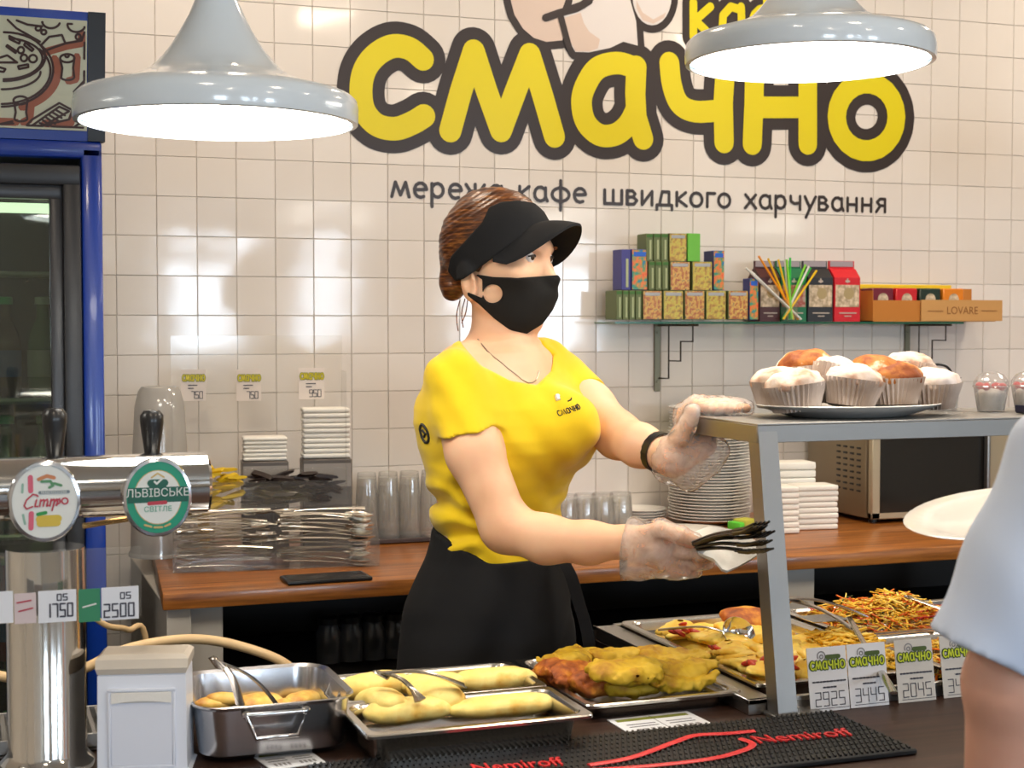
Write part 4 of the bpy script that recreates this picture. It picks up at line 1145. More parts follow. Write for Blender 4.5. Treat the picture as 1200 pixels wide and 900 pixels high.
# ================================================================== glass wall shelf
gz = float(atY(760, 377, -.13)[2]); gx0, gx1 = float(atY(720, 377, -.14)[0]), float(atY(1128, 375, -.14)[0])
gs = thing('glass_shelf', 'green edged glass shelf on two wire brackets under the sign', 'shelf', ((gx0 + gx1) / 2, 0, gz))
GW = gx1 - gx0
GSM = clear_plastic('shelf_glass', (.75, .90, .82), .12, .02, .04)
b = NB(); add_box(b, (0, -.0735, -.003), (GW, .143, .005)); part('glass_sheet', b, GSM, gs)
b = NB(); add_box(b, (0, -.1455, -.003), (GW, .0015, .0055)); part('glass_edge', b, pm('green_glass_edge', (.01, .10, .06), .15), gs)
ZIN = pm('zinc_bracket', hexc(120, 118, 100), .45, .6); WIR = pm('dark_wire', hexc(70, 60, 50), .4, .7)
for px in (770, 1063):
    x = float(atY(px, 400, -.004)[0]) - gs.location.x; hb = .19
    b = NB(); add_box(b, (x, -.0055, -.007 - hb / 2), (.018, .004, hb), .001); add_box(b, (x, -.010, -.009), (.018, .012, .004), .001); br = part('bracket', b, ZIN, gs)
    for z in (-.03, -hb + .02): b = NB(); add_lathe(b, [(.004, 0), (.003, .002)], 10, m=TR(x, -.0076, z) @ RX(PI / 2)); part('screw', b, ZIN, br)
    b = NB()
    for dx in (0.004,): add_tube(b, [(x + dx, -.008, -.16), (x + dx + .02, -.03, -.16), (x + dx + .02, -.03, -.11), (x + dx + .035, -.075, -.11), (x + dx + .035, -.075, -.055), (x + dx + .05, -.12, -.055), (x + dx + .05, -.12, -.008)], .0026, 8); add_tube(b, [(x + dx + .02, -.03, -.11), (x + dx + .02, -.03, -.008)], .0022, 8)
    add_tube(b, [(x - .004, -.008, -.0095), (x + .06, -.14, -.0095)], .003, 8)
    part('wire_arm', b, WIR, br)
SHZ = gz + .0005
def art_mat(nm, stops, sc=70):
    return pm(nm, rough=.35, noise=(sc, [(.2 + .6 * i / (len(stops) - 1), hexc(*c_)) for i, c_ in enumerate(stops)], 5), coat=.2)
GRN = [(20, 45, 20), (60, 110, 35), (175, 125, 50), (200, 190, 70), (110, 35, 40), (45, 40, 70)]
ARTG = art_mat('carton_art_green', GRN); ARTY = art_mat('carton_art_yellow', [(30, 45, 40), (215, 150, 40), (150, 60, 45), (220, 180, 80), (45, 35, 75), (100, 130, 50)], 95)
ARTB = art_mat('carton_art_blue', [(20, 40, 130), (30, 80, 190), (60, 150, 90), (230, 120, 40), (220, 70, 40), (30, 50, 150)], 60)
GSD = pm('carton_side_green', hexc(100, 112, 70), .5); GTP = pm('carton_top_green', hexc(60, 110, 40), .5); BSD = pm('carton_side_blue', hexc(70, 70, 140), .5); GRF = pm('carton_bright_green', hexc(105, 185, 60), .45)
TIT = pm('carton_title', hexc(165, 170, 175), .5); TITB = pm('carton_title_blue', hexc(30, 95, 200), .4)
def carton(xa, xb, yb, yt, yy, dep, art, side, label, grp, title=True, spine=False):
    a, c = atY(xa, yb, yy), atY(xb, yt, yy); W_, H_ = float(c[0] - a[0]) - .0012, float(c[2] - a[2]) - .0006
    z = float(a[2])
    t = thing('juice_carton' if not spine else 'drink_sachet_box', label, 'carton', (float(a[0] + c[0]) / 2, yy, z), group=grp)
    b = NB(); add_box(b, (0, dep / 2, H_ / 2), (W_, dep, H_), .0012); part('box', b, side, t)
    if not spine:
        b = NB(); add_box(b, (0, -.0004, H_ / 2), (W_ * .94, .0012, H_ * .97)); part('printed_front', b, art, t)
        if title: b = NB(); add_box(b, (0, -.0012, H_ * .88), (W_ * .78, .0008, H_ * .11), .0004); part('title_band', b, TIT if art is not ARTB else TITB, t)
    else:
        b = NB(); add_box(b, (0, -.0006, H_ * .92), (W_ * .9, .0008, H_ * .1)); part('top_band', b, GTP if side is GSD else BSD, t)
        b = NB(); add_box(b, (W_ * .1, -.0006, H_ * .42), (W_ * .25, .0008, H_ * .7)); part('print_strip', b, pm('carton_spine_print', hexc(175, 185, 140), .5), t)
    return z + H_
base_y = float(atY(760, 376, -.135)[2])
yB = 375.2
cartons = [(753, 776), (777, 801), (802, 826), (827, 851), (853, 877)]
for i, (a_, b_) in enumerate(cartons): carton(a_, b_, yB - .001 * a_, 340.5, -.128, .075, (ARTY, ARTG)[i % 2], GSD, 'small fruit printed carton, %s from the wall side in the lowest row' % onum[i], 'small cartons on the glass shelf')
for i in range(4): carton(722 + 7.6 * i, 729.4 + 7.6 * i, yB - .7, 340, -.128, .075, ARTG, GSD, 'thin pale green box end, %s in the lowest row on the glass shelf' % onum[i], 'thin boxes seen end-on', spine=True)
for i, (a_, b_) in enumerate(((785, 809), (811, 835))): carton(a_, b_, 340.3, 306.5, -.124, .07, (ARTY, ARTG)[i % 2], GSD, '%s fruit printed carton in the middle row on the glass shelf' % ('wider yellow', 'greener')[i], 'small cartons on the glass shelf')
for i in range(3): carton(760 + 8 * i, 767.8 + 8 * i, 340.0, 306, -.124, .07, ARTG, GSD, 'thin dark green box end, %s in the middle row on the glass shelf' % onum[i], 'thin boxes seen end-on', spine=True)
carton(784, 805, 306.2, 273.5, -.12, .06, ARTG, GSD, 'fruit printed carton at the very top of the carton pile', 'small cartons on the glass shelf')
carton(805.5, 821, 306.2, 273.5, -.12, .06, GRF, GRF, 'plain bright green carton at the very top of the carton pile', 'small cartons on the glass shelf', False)
for i in range(3): carton(757 + 8.8 * i, 765.6 + 8.8 * i, 306.0, 273.5, -.12, .06, ARTG, GSD, 'thin pale box end, %s in the topmost row of the carton pile' % onum[i], 'thin boxes seen end-on', spine=True)
carton(740, 759, 339.8, 292, -.118, .06, ARTB, BSD, 'tall blue carton at the wall end of the middle row, beside thin box ends', 'blue cartons')
carton(728, 739.5, 339.8, 292, -.118, .06, ARTB, BSD, 'tall violet blue box end standing on the thin green box ends', 'blue cartons', spine=True)
carton(835.8, 849, 340.0, 293.5, -.118, .06, ARTB, BSD, 'tall blue carton at the end of the middle row nearest the straws', 'blue cartons')
carton(878, 889, 375.0, 326, -.128, .04, ARTB, BSD, 'tall blue carton standing on the shelf beside the drinking straws', 'blue cartons')
def gable(px0, px1, main, label, art=None, yy=-.118):
    a, c = atY(px0, 374.8, yy), atY(px1, 303.5, yy); W_, H_ = float(c[0] - a[0]) - .001, float(c[2] - a[2])
    t = thing('tea_carton', label, 'carton', (float(a[0] + c[0]) / 2, yy, SHZ), group='tall gable top cartons'); D_ = .07
    b = NB(); add_grid_rings(b, [[Vector((sx * W_ / 2, y, z)) for sx, y in ((-1, y0), (1, y0), (1, y1), (-1, y1))] for y0, y1, z in ((0, D_, 0), (0, D_, H_ * .72), (D_ * .35, D_ * .65, H_ * .86), (D_ * .46, D_ * .54, H_ * .88), (D_ * .46, D_ * .54, H_))]); part('box', b, main, t, 20)
    b = NB(); add_box(b, (0, -.0005, H_ * .42), (W_ * .92, .001, H_ * .36), .0003); k = part('front_label', b, art or pm('carton_label', hexc(215, 195, 165), .5, noise=(60, [(.4, hexc(225, 205, 175)), (.62, hexc(160, 140, 110))])), t)
    b = NB(); add_lathe(b, [(0, 0), (W_ * .2, 0)], 20, cap0=False, cap1=False, m=TR(W_ * .05, -.0014, H_ * .46) @ RX(PI / 2)); part('print', b, pm('carton_tan', hexc(170, 150, 105), .5), k, 0)
    b = NB()
    add_stroke(b, [(-W_ * .3, H_ * .14), (W_ * .35, H_ * .14)], .0016, -.001); add_stroke(b, [(-W_ * .1, H_ * .09), (W_ * .15, H_ * .09)], .0014, -.001); add_stroke(b, [(-W_ * .06, H_ * .66), (W_ * .06, H_ * .66)], .003, -.001); add_stroke(b, [(0, H_ * .64), (0, H_ * .70)], .002, -.001)
    part('print', b, pm('carton_pale_print', hexc(190, 175, 160), .5), t, 0, recalc=False)
    b = NB(); add_box(b, (0, D_ * .45, H_ * .95), (W_ * .9, .001, H_ * .09)); part('top_fold', b, pm('carton_fold', hexc(160, 150, 155), .5), t)
CBK = pm('carton_black', (.02, .02, .024), .35); CRD = pm('carton_red', hexc(205, 20, 35), .35); CBR = pm('carton_brown', hexc(70, 30, 30), .4); CGN = pm('carton_green', hexc(20, 110, 70), .4)
gable(977.5, 1008.5, CRD, 'red gable top carton with a cream label at the end of the row'); gable(946.5, 976.5, CBK, 'black gable top carton between the red carton and the straws')
gable(915, 945.5, CGN, 'green gable top carton behind the drinking straws', art_mat('carton_art_mix', [(20, 120, 70), (190, 170, 150), (170, 60, 40), (220, 200, 180)], 50)); gable(890, 914.5, CBR, 'brown gable top carton beside the blue carton behind the straws')
# straws in a glass
sg = atY(925, 374, -.165 + .03)
sgx, sgy = float(sg[0]), -.155 + .02
sgt = thing('straw_glass', 'low clear glass holding bright drinking straws on the glass shelf', 'glass', (sgx, sgy, SHZ))
b = NB(); add_lathe(b, [(.022, 0), (.026, .062), (.0245, .062), (.0205, .003), (0, .003)], 20, cap0=True, cap1=False); part('glass', b, ACRYL, sgt)
scol = [('yellow', hexc(235, 190, 20)), ('green', hexc(40, 190, 60)), ('white', (.75, .75, .7)), ('orange', hexc(240, 150, 20)), ('light green', hexc(130, 210, 50))]
for k, (ex, ey) in enumerate([(889, 300), (900, 303), (880, 318), (912, 304), (920, 303), (926, 302), (922, 304), (944, 310), (950, 314), (957, 317), (948, 312), (874, 314)]):
    e = atY(ex, ey, sgy - .004 + .002 * (k % 5)); cn, ccol = scol[(3, 0, 2, 0, 2, 1, 4, 4, 1, 0, 2, 2)[k]]
    base_ = Vector((sgx - (float(e[0]) - sgx) * .28, sgy + .01 * math.sin(k * 1.9), SHZ + .006))
    b = NB(); add_tube(b, [tuple(base_), (float(e[0]), float(e[1]), float(e[2]))], .0031, 8)
    tag(part('drinking_straw', b, pm('straw_' + cn.replace(' ', '_'), ccol, .35), None), '%s drinking straw leaning in the glass between the cartons' % cn, 'straw', '%s straws in the glass' % cn)
# cardboard tray of tea packets
ba, bb = atY(1023, 373, -.135), atY(1173, 373, -.135)
CARD = pm('cardboard', hexc(200, 150, 88), .7); CARDD = pm('cardboard_orange', hexc(190, 120, 45), .7)
ct = thing('cardboard_tray', 'open cardboard tray of tea packets at the end of the glass shelf', 'box', (float(ba[0]), -.135, SHZ))
CWd = float(bb[0] - ba[0]); ch_ = .062; xs = CWd * .36
b = NB(); add_box(b, (CWd * .48, .06, .0015), (CWd * .96, .115, .003)); part('tray_floor', b, CARD, ct)
b = NB(); add_box(b, (xs / 2, .001, ch_ / 2), (xs, .002, ch_)); part('plain_front', b, CARDD, ct)
b = NB(); add_box(b, (xs + (CWd - xs) / 2, -.004, ch_ / 2 + .002), (CWd - xs, .004, ch_)); k_ = part('printed_front', b, CARD, ct)
b = NB(); add_box(b, (CWd * .48, .118, .05), (CWd * .96, .002, .1)); part('back_wall', b, CARDD, ct)
b = NB(); add_box(b, (.001, .06, .045), (.002, .115, .09)); part('end_wall', b, CARDD, ct)
b = NB(); add_box(b, (CWd * .40, .112, .104), (CWd * .76, .010, .014), .002); part('yellow_edge', b, pm('yellow_card', hexc(235, 200, 30), .5), ct)
CPR = pm('cardboard_print', hexc(140, 88, 40), .7)
type_part('lettering', 'LOVARE', .032, CPR, k_, (xs + (CWd - xs) * .5, -.0066, ch_ * .36), sx=.95)
b = NB(); add_stroke(b, [(xs + .022, ch_ * .5), (xs + .075, ch_ * .5)], .0012, -.0066); add_stroke(b, [(CWd - .075, ch_ * .52), (CWd - .02, ch_ * .52)], .0012, -.0066); part('print', b, CPR, k_, 0, recalc=False)
for k, (cn, ccol) in enumerate((('maroon', (110, 15, 40)), ('red', (200, 25, 35)), ('dark green', (25, 45, 35)), ('orange', (225, 130, 25)))):
    w_ = CWd * .68 / 4
    t = thing('tea_packet', '%s tea packet standing in the cardboard tray on the glass shelf' % cn, 'tea packet', (float(ba[0]) + .012 + w_ * (k + .5) + .006 * k, -.10, SHZ + .0035), group='tea packets in the tray')
    b = NB(); add_box(b, (0, .02, .048), (w_ * .96, .06, .094), .003); part('box', b, pm('packet_' + cn.replace(' ', '_'), hexc(*ccol), .35), t)
    b = NB(); add_lathe(b, [(0, 0), (.018, 0)], 20, cap0=False, cap1=False, m=TR(0, -.0106, .062) @ RX(PI / 2)); part('round_print', b, MATS['carton_label'], t, 0)
# ================================================================== trays and food
def rrect(w_, d_, r, z, k=5):
    out = []
    for cx, cy, a0 in ((1, 1, 0), (-1, 1, 90), (-1, -1, 180), (1, -1, 270)):
        for i in range(k + 1):
            a = math.radians(a0 + 90 * i / k)
            out.append(Vector((cx * (w_ / 2 - r) + r * math.cos(a), cy * (d_ / 2 - r) + r * math.sin(a), z)))
    return out
def gn_tray(name, label, x, y, zrim, w_, d_, depth, group=None, mat=STEEL):
    t = thing(name, label, 'tray', (x, y, zrim - depth - .001), group=group)
    D = depth + .001
    b = NB()
    rings = [rrect(w_ - .044, d_ - .044, .022, 0), rrect(w_ - .030, d_ - .030, .024, D - .005), rrect(w_, d_, .012, D - .006), rrect(w_ + .001, d_ + .001, .0125, D - .002), rrect(w_ - .002, d_ - .002, .012, D), rrect(w_ - .020, d_ - .020, .024, D), rrect(w_ - .026, d_ - .026, .024, D - .003), rrect(w_ - .046, d_ - .046, .022, .0015)]
    add_grid_rings(b, rings); part('tray', b, mat, t, 35); return t
PT = pm('tray_steel', (.66, .63, .58), .22, 1.0, bump=(30, .04, .002))
gn_tray('pancake_tray', 'steel tray of rolled pancakes nearest the bar mat', -.7435, -1.845, .952, .328, .176, .048, 'pancake trays', PT)
gn_tray('pancake_tray', 'steel tray of rolled pancakes directly behind the nearest pancake tray', -.7435, -1.667, .952, .328, .176, .048, 'pancake trays', PT)
ca, cb_ = atZ(688, 827, .927), atZ(870, 809, .927)
ctx, cty, ctw = (float(ca[0] + cb_[0]) / 2), float(ca[1]) + .163, float(cb_[0] - ca[0])
gn_tray('fillet_tray', 'shallow steel tray of yellow egg fried fillets', ctx, cty, .927, ctw, .325, .0255, None, PT)
gn_tray('casserole_tray', 'long steel tray of sliced casserole let into the warmer behind the post', -.08, -1.528, FZ + .034, .322, .53, .032, 'warmer trays', PT)
gn_tray('noodle_tray', 'steel tray heaped with orange noodle salad in the warmer', .265, -1.395, FZ + .034, .325, .262, .032, 'warmer trays', PT)
gn_tray('noodle_tray', 'steel tray of yellow food hidden behind the price cards in the warmer', .265, -1.665, FZ + .034, .325, .262, .032, 'warmer trays', PT)

def lump(name, c, size, rot, mat, label, cat, grp, seed, bend=0.0, rough=.12, h=.005, flat=2.4):
    """an irregular piece of food: a soft rounded slab with uneven surface"""
    sx, sy, sz = size
    def fn(p):
        q = p.copy()
        q[:, 2] = q[:, 2] - bend * (q[:, 0] / sx) ** 2 * sz
        n1 = vnoise(p, 28, seed) * rough * 1.0 + vnoise(p, 75, seed + 3) * rough * .5 + vnoise(p, 170, seed + 5) * rough * .28
        r = (np.abs(q[:, 0] / sx) ** flat + np.abs(q[:, 1] / sy) ** flat + np.abs(q[:, 2] / sz) ** 2) ** (1 / 2.2)
        return (r - 1 - n1) * min(sx, sy, sz)
    m_ = 1.35
    me = nets(fn, (-sx * m_, -sy * m_, -sz * m_ - abs(bend) * sz), (sx * m_, sy * m_, sz * m_ + abs(bend) * sz), h, name); me.materials.append(mat)
    o = link(name, me, None, tuple(float(v) for v in c), rot)
    return tag(o, label, cat, grp)
PANC = pm('pancake', rough=.55, noise=(16, [(.30, hexc(238, 205, 105)), (.55, hexc(246, 222, 135)), (.66, hexc(236, 190, 85)), (.76, hexc(160, 85, 25))], 5), bump=(60, .15, .003), sss=.1)
def roll(px, py, z, L, Wd, Hh, rz, tilt, label, seed, bend=0):
    c = atZ(px, py, z); lump('rolled_pancake', c, (L / 2, Wd / 2, Hh / 2), (tilt, 0, rz), PANC, label, 'pancake', 'rolled pancakes in the trays', seed, bend, .09, .0045)
roll(592, 827, .937, .175, .06, .032, .0, 0, 'long pale rolled pancake lying alone along the right of the nearest tray', 1)
roll(477, 832, .942, .135, .062, .036, .03, .1, 'rolled pancake at the front left of the nearest tray', 2)
roll(447, 824, .944, .06, .13, .046, .12, -.15, 'pancake lying crosswise at the left end of the nearest tray with browned edge', 3)
roll(512, 813, .952, .07, .10, .036, .5, .12, 'rolled pancake slanting on top of the others between the tongs', 4)
roll(440, 804, .944, .11, .06, .045, .1, .1, 'rolled pancake at the left end of the rear tray', 5)
roll(508, 801, .944, .12, .055, .036, -.1, 0, 'rolled pancake in the middle of the rear tray under the tongs', 6)
roll(578, 797, .944, .14, .055, .040, -.08, 0, 'rolled pancake with a browned tip at the right end of the rear tray', 7)

FIL = pm('egg_fried_fillet', rough=.6, noise=(22, [(.24, hexc(118, 62, 20)), (.33, hexc(172, 120, 24)), (.48, hexc(206, 168, 36)), (.75, hexc(220, 186, 62))], 6), bump=(55, .35, .005))
FILB = pm('browned_fillet', rough=.6, noise=(30, [(.32, hexc(105, 45, 18)), (.46, hexc(165, 85, 25)), (.58, hexc(205, 130, 35)), (.75, hexc(225, 175, 60))], 6), bump=(55, .4, .005))
def fil(px, py, z, L, Wd, Hh, rz, rx, m, label, seed, bend=.3):
    c = atZ(px, py, z); lump('fried_fillet', c, (L * .47, Wd * .43, Hh * .42), (rx, 0, rz), m, label, 'fillet', 'fried fillets on the tray', seed, bend, .40, .003)
fil(665, 790, .936, .12, .10, .045, .3, .2, FILB, 'browned fillet at the left end of the fillet tray', 11)
fil(662, 774, .950, .10, .08, .040, .0, .1, FIL, 'yellow fillet lying on the browned one at the left of the tray', 12)
fil(718, 772, .944, .11, .08, .045, -.1, 0, FIL, 'yellow fillet at the back middle of the fillet tray', 13)
fil(737, 783, .958, .14, .09, .034, .06, .12, FIL, 'large flat yellow fillet on top in the middle of the tray', 14)
fil(700, 802, .930, .10, .055, .04, .15, 0, FILB, 'small orange fillet at the front left of the fillet tray', 15)
fil(748, 806, .926, .10, .05, .034, .05, 0, FIL, 'yellow fillet hanging over the front rim of the fillet tray', 16)
fil(785, 775, .940, .11, .085, .045, -.2, 0, FIL, 'yellow fillet at the back right of the fillet tray', 17)
fil(805, 786, .946, .125, .055, .030, .12, .1, FIL, 'long curled yellow fillet lying upper right on the tray', 18, .9)
fil(802, 800, .932, .13, .05, .032, .08, .1, FIL, 'long yellow fillet at the front right of the tray', 19, .7)
fil(760, 792, .935, .12, .07, .03, .0, 0, FILB, 'dark fillet under the large flat one in the middle of the tray', 20)

# casserole: bed with overlapping slices
CAS = pm('casserole_slice', rough=.4, noise=(26, [(.22, hexc(215, 105, 25)), (.34, hexc(242, 190, 55)), (.55, hexc(250, 216, 95)), (.8, hexc(252, 228, 135))], 5), bump=(60, .2, .004), sss=.08)
REDF = pm('tomato_red', rough=.3, noise=(40, [(.3, hexc(165, 25, 15)), (.7, hexc(235, 75, 30))]))
cas = thing('sliced_casserole', 'yellow casserole with overlapping slices and red tomato pieces in the long tray', 'food', (-.08, -1.528, FZ + .006))
b = NB(); vs = bmesh.ops.create_grid(b, x_segments=26, y_segments=44, size=.5)['verts']
for v in vs:
    x, y = v.co.x, v.co.y
    e = min(1, 7 * (.5 - abs(x))) * min(1, 9 * (.5 - abs(y)))
    v.co = Vector((x * .27, y * .475, .004 + .018 * max(0, e) + .005 * mnoise.noise((x * 7, y * 12, 3))))
part('filling', b, CAS, cas, 180)
def slice_me(seed):
    def fn(p):
        r = (np.abs(p[:, 0] / .044) ** 2.3 + np.abs(p[:, 1] / .028) ** 2.3 + np.abs((p[:, 2] - .005 * np.sin(p[:, 0] * 60 + seed)) / .0085) ** 2) ** .45
        return (r - 1 - .25 * vnoise(p, 45, seed) - .15 * vnoise(p, 110, seed)) * .0085
    me = nets(fn, (-.052, -.036, -.013), (.052, .036, .013), .0034, 'slice'); me.materials.append(CAS); return me
SLM_ = [slice_me(s) for s in (31, 32, 33)]
rs = random.Random(5)
for i in range(44):
    x = rs.uniform(-.115, .075); y = -.215 + .38 * (i / 44) + rs.uniform(-.02, .02)
    link('slice', SLM_[i % 3], cas, (x, y, .026 + rs.uniform(0, .008)), (rs.uniform(-.2, .2), rs.uniform(-.18, .18), rs.uniform(0, PI)))
rb = []
for k in range(3):
    b = NB(); bmesh.ops.create_icosphere(b, subdivisions=2, radius=1)
    for v in b.verts: v.co = Vector((v.co.x * .014, v.co.y * .007, v.co.z * .004)) * (1 + .35 * mnoise.noise(v.co * 2 + Vector((k * 5, 0, 0))))
    rb.append(finish(b, 'tomato_piece', REDF, 180))
for i in range(80):
    px, py = ((790, 742), (825, 765), (850, 778), (880, 786), (915, 782))[i % 5]
    p = atZ(px + rs.gauss(0, 14), py + rs.gauss(0, 4), FZ + .041)
    if abs(p[0] + .08) < .135 and abs(p[1] + 1.528) < .23:
        link('tomato_piece', rb[i % 3], cas, (float(p[0]) + .08, float(p[1]) + 1.528, .041 + rs.uniform(-.003, .004)), (rs.uniform(-.5, .5), rs.uniform(-.5, .5), rs.uniform(0, 3)))
def strips(name, label, cat, c, rx, ry, hgt, n, mats, seed, L=(.02, .045), wd=.0035):
    r_ = random.Random(seed); b = NB()
    for i in range(n):
        a = r_.uniform(0, 2 * PI); q_ = math.sqrt(r_.random()); x, y = rx * q_ * math.cos(a), ry * q_ * math.sin(a)
        sx_ = max(abs(math.cos(a)), abs(math.sin(a))); x /= max(.72, sx_); y /= max(.72, sx_)
        top = hgt * max(0.06, 1 - q_ ** 2.2) * (1 + .3 * mnoise.noise((x * 30, y * 30, seed)))
        z = top * (1 if i % 3 else r_.uniform(.6, 1)) + .002
        l = r_.uniform(*L); d = r_.uniform(0, PI); pit = r_.uniform(-.5, .5); cv = r_.uniform(-.35, .35)
        pts = [Vector((x + math.cos(d + cv * s) * l * s * .5, y + math.sin(d + cv * s) * l * s * .5, z + pit * l * s * .4 - abs(s) * .002)) for s in (-1, -.33, .33, 1)]
        w_ = wd * r_.uniform(.7, 1.4)
        f0 = len(b.faces)
        add_tube(b, pts, w_ / 2, 5, flat=.6)
        b.faces.ensure_lookup_table()
        k = r_.choices(range(len(mats)), weights=[m_[1] for m_ in mats])[0]
        for f in b.faces[f0:]: f.material_index = k
    o = part(name, b, [m_[0] for m_ in mats], None, 180); o.location = tuple(float(v) for v in c)
    return tag(o, label, cat, kind='stuff')
YN = pm('noodle_yellow', hexc(245, 195, 50), .4); YN2 = pm('noodle_pale', hexc(250, 220, 105), .4); ON = pm('carrot_orange', hexc(235, 115, 20), .4); RN = pm('pepper_red', hexc(195, 45, 20), .4); GNN = pm('herb_green', hexc(70, 80, 25), .5)
strips('noodle_salad', 'heap of yellow and orange noodle salad in the right warmer tray', 'food', (.265, -1.395, FZ + .006), .150, .115, .062, 1500, [(YN, 6), (YN2, 3), (ON, 3), (RN, .7), (GNN, .5)], 4)
strips('pasta', 'heap of yellow pasta strips behind the sloping post', 'food', (.025, -1.64, FZ + .026), .042, .11, .035, 420, [(YN, 4), (YN2, 4)], 5, (.03, .06), .006)
strips('stewed_cabbage', 'yellow shredded food in the tray behind the price cards', 'food', (.265, -1.665, FZ + .006), .150, .115, .03, 600, [(YN, 5), (ON, 2), (YN2, 2)], 6)
p = atZ(876, 727, .945); lump('fried_fillet', (p[0], p[1], .945), (.05, .035, .018), (.4, 0, -.1), FILB, 'orange fried piece leaning at the back rim behind the ladle', 'fillet', None, 41, .3, .12, .004)
p = atZ(893, 752, .945); lump('potato_piece', (p[0], p[1], .945), (.018, .016, .014), (0, 0, .3), YN, 'yellow potato piece beside the ladle bowl', 'potato', None, 42, 0, .12, .003)

# roasting pan at the left with fritters
ra, rb_ = atZ(228, 834, .98), atZ(420, 820, .98)
rw = float(rb_[0] - ra[0]) + .006; rd = .235; rx_, ry_ = float(ra[0]) + rw / 2, float(ra[1]) + rd / 2
rp = thing('roasting_pan', 'deep stainless roasting pan with a folding handle next to the napkin dispenser', 'pan', (rx_, ry_, FZ + .0006))
SATIN = pm('satin_steel', (.60, .60, .62), .2, 1.0)
b = NB(); RH = .0795
add_grid_rings(b, [rrect(rw - .05, rd - .05, .03, .002), rrect(rw - .026, rd - .026, .038, .010), rrect(rw - .012, rd - .012, .042, RH - .006), rrect(rw, rd, .046, RH - .002), rrect(rw + .001, rd + .001, .0465, RH), rrect(rw - .004, rd - .004, .045, RH + .001), rrect(rw - .016, rd - .016, .041, RH - .003), rrect(rw - .032, rd - .032, .036, .012), rrect(rw - .056, rd - .056, .028, .005)]); part('pan', b, SATIN, rp, 40)
ha, hb = atY(290, 838, ry_ - rd / 2 - .012), atY(360, 832, ry_ - rd / 2 - .012)
hx0, hx1 = float(ha[0]) - rx_, float(hb[0]) - rx_; hzt, hzb = RH - .010, RH - .042
yh = -rd / 2 - .006
b = NB(); hp_ = [(hx0, yh, hzt), (hx0 + .012, yh - .004, hzb), (hx1 - .012, yh - .004, hzb), (hx1, yh, hzt), (hx0, yh, hzt)]
add_tube(b, hp_, .0033, 10); part('handle', b, CHROME, rp, 60)
for x in (hx0, hx1): b = NB(); add_lathe(b, [(.006, 0), (.006, .008), (.004, .01)], 12, m=TR(x, yh + .009, hzt) @ RX(PI / 2)); part('handle_bracket', b, CHROME, rp)
b = NB(); add_tube(b, [(rw / 2 - .004, -.03, RH - .008), (rw / 2 - .016, -.03, RH - .03), (rw / 2 - .016, .03, RH - .03), (rw / 2 - .004, .03, RH - .008)], .003, 10); part('handle', b, CHROME, rp, 60)
FRT = pm('fritter', rough=.5, noise=(28, [(.3, hexc(190, 105, 30)), (.5, hexc(236, 190, 90)), (.7, hexc(246, 215, 130))], 5), bump=(60, .25, .004))
for k, (px, py, z, s_, lab) in enumerate([(262, 817, .938, (.033, .022, .012), 'golden fritter at the left end of the roasting pan'), (250, 823, .932, (.034, .024, .012), 'golden fritter nearest the left rim of the roasting pan'), (305, 823, .932, (.036, .024, .012), 'pale fritter between the tongs in the roasting pan'), (357, 820, .933, (.036, .022, .012), 'golden fritter at the right of the roasting pan'), (335, 826, .931, (.02, .018, .01), 'small browned fritter under the tongs tip')]):
    lump('fritter', atZ(px, py, z), s_, (.1, .05, .2 * k), FRT, lab, 'fritter', 'fritters in the roasting pan', 50 + k, .1, .12, .0038)
# tongs
def tongs(label, hinge, tips, mat, wd, tipw, grp='serving tongs'):
    t = thing('serving_tongs', label, 'tongs', hinge, group=grp)
    H = Vector([float(v) for v in hinge])
    for i, tp_ in enumerate(tips):
        T = Vector([float(v) for v in tp_]) - H; d = T.normalized(); n = d.cross(Vector((0, 0, 1))).normalized(); u_ = n.cross(d)
        rings = []
        for s in np.linspace(0, 1, 9):
            c = T * s + u_ * (.010 * math.sin(PI * s)); ww = wd * (1 - .25 * math.sin(PI * s)) if s < .8 else wd * (1 - .25 * math.sin(PI * s)) + (tipw - wd) * (s - .8) / .2
            rings.append([c + n * (a * ww / 2) + u_ * (b_ * .0012 + (abs(a) * .002 if abs(a) == 1 else 0)) for a, b_ in ((-1, -1), (0, -1), (1, -1), (1, 1), (0, 1), (-1, 1))])
        b = NB(); add_grid_rings(b, rings); part('arm', b, mat, t, 40)
    b = NB(); a0 = (Vector([float(v) for v in tips[0]]) - H).normalized(); a1 = (Vector([float(v) for v in tips[1]]) - H).normalized(); bk = -(a0 + a1).normalized()
    add_tube(b, smooth_path([a0 * .012, bk * .008 + a0 * .006, bk * .010, bk * .008 + a1 * .006, a1 * .012], 4), wd * .5, 8, flat=.4, up=(0, 0, 1)); part('spring_end', b, mat, t, 60)
    return t
TDK = pm('dark_tongs_steel', (.30, .28, .26), .22, 1.0)
tongs('dark steel tongs standing in the roasting pan of fritters', atD(254, 776, 2.12), [atZ(281, 827, .942), atZ(322, 825, .944)], TDK, .016, .014)
CLT = pm('tongs_steel', (.60, .57, .52), .2, 1.0)
tongs('steel tongs with broad dark tips lying across the pancake trays', atD(448, 790, 2.17), [atZ(492, 822, .960), atZ(545, 805, .966)], pm('tongs_smoky', (.32, .29, .24), .22, .85), .012, .026)
tongs('wide steel tongs lying on the noodle tray beyond the post', atD(917, 702, 2.62), [atZ(1003, 742, .962), atZ(1010, 722, .972)], CLT, .030, .036)
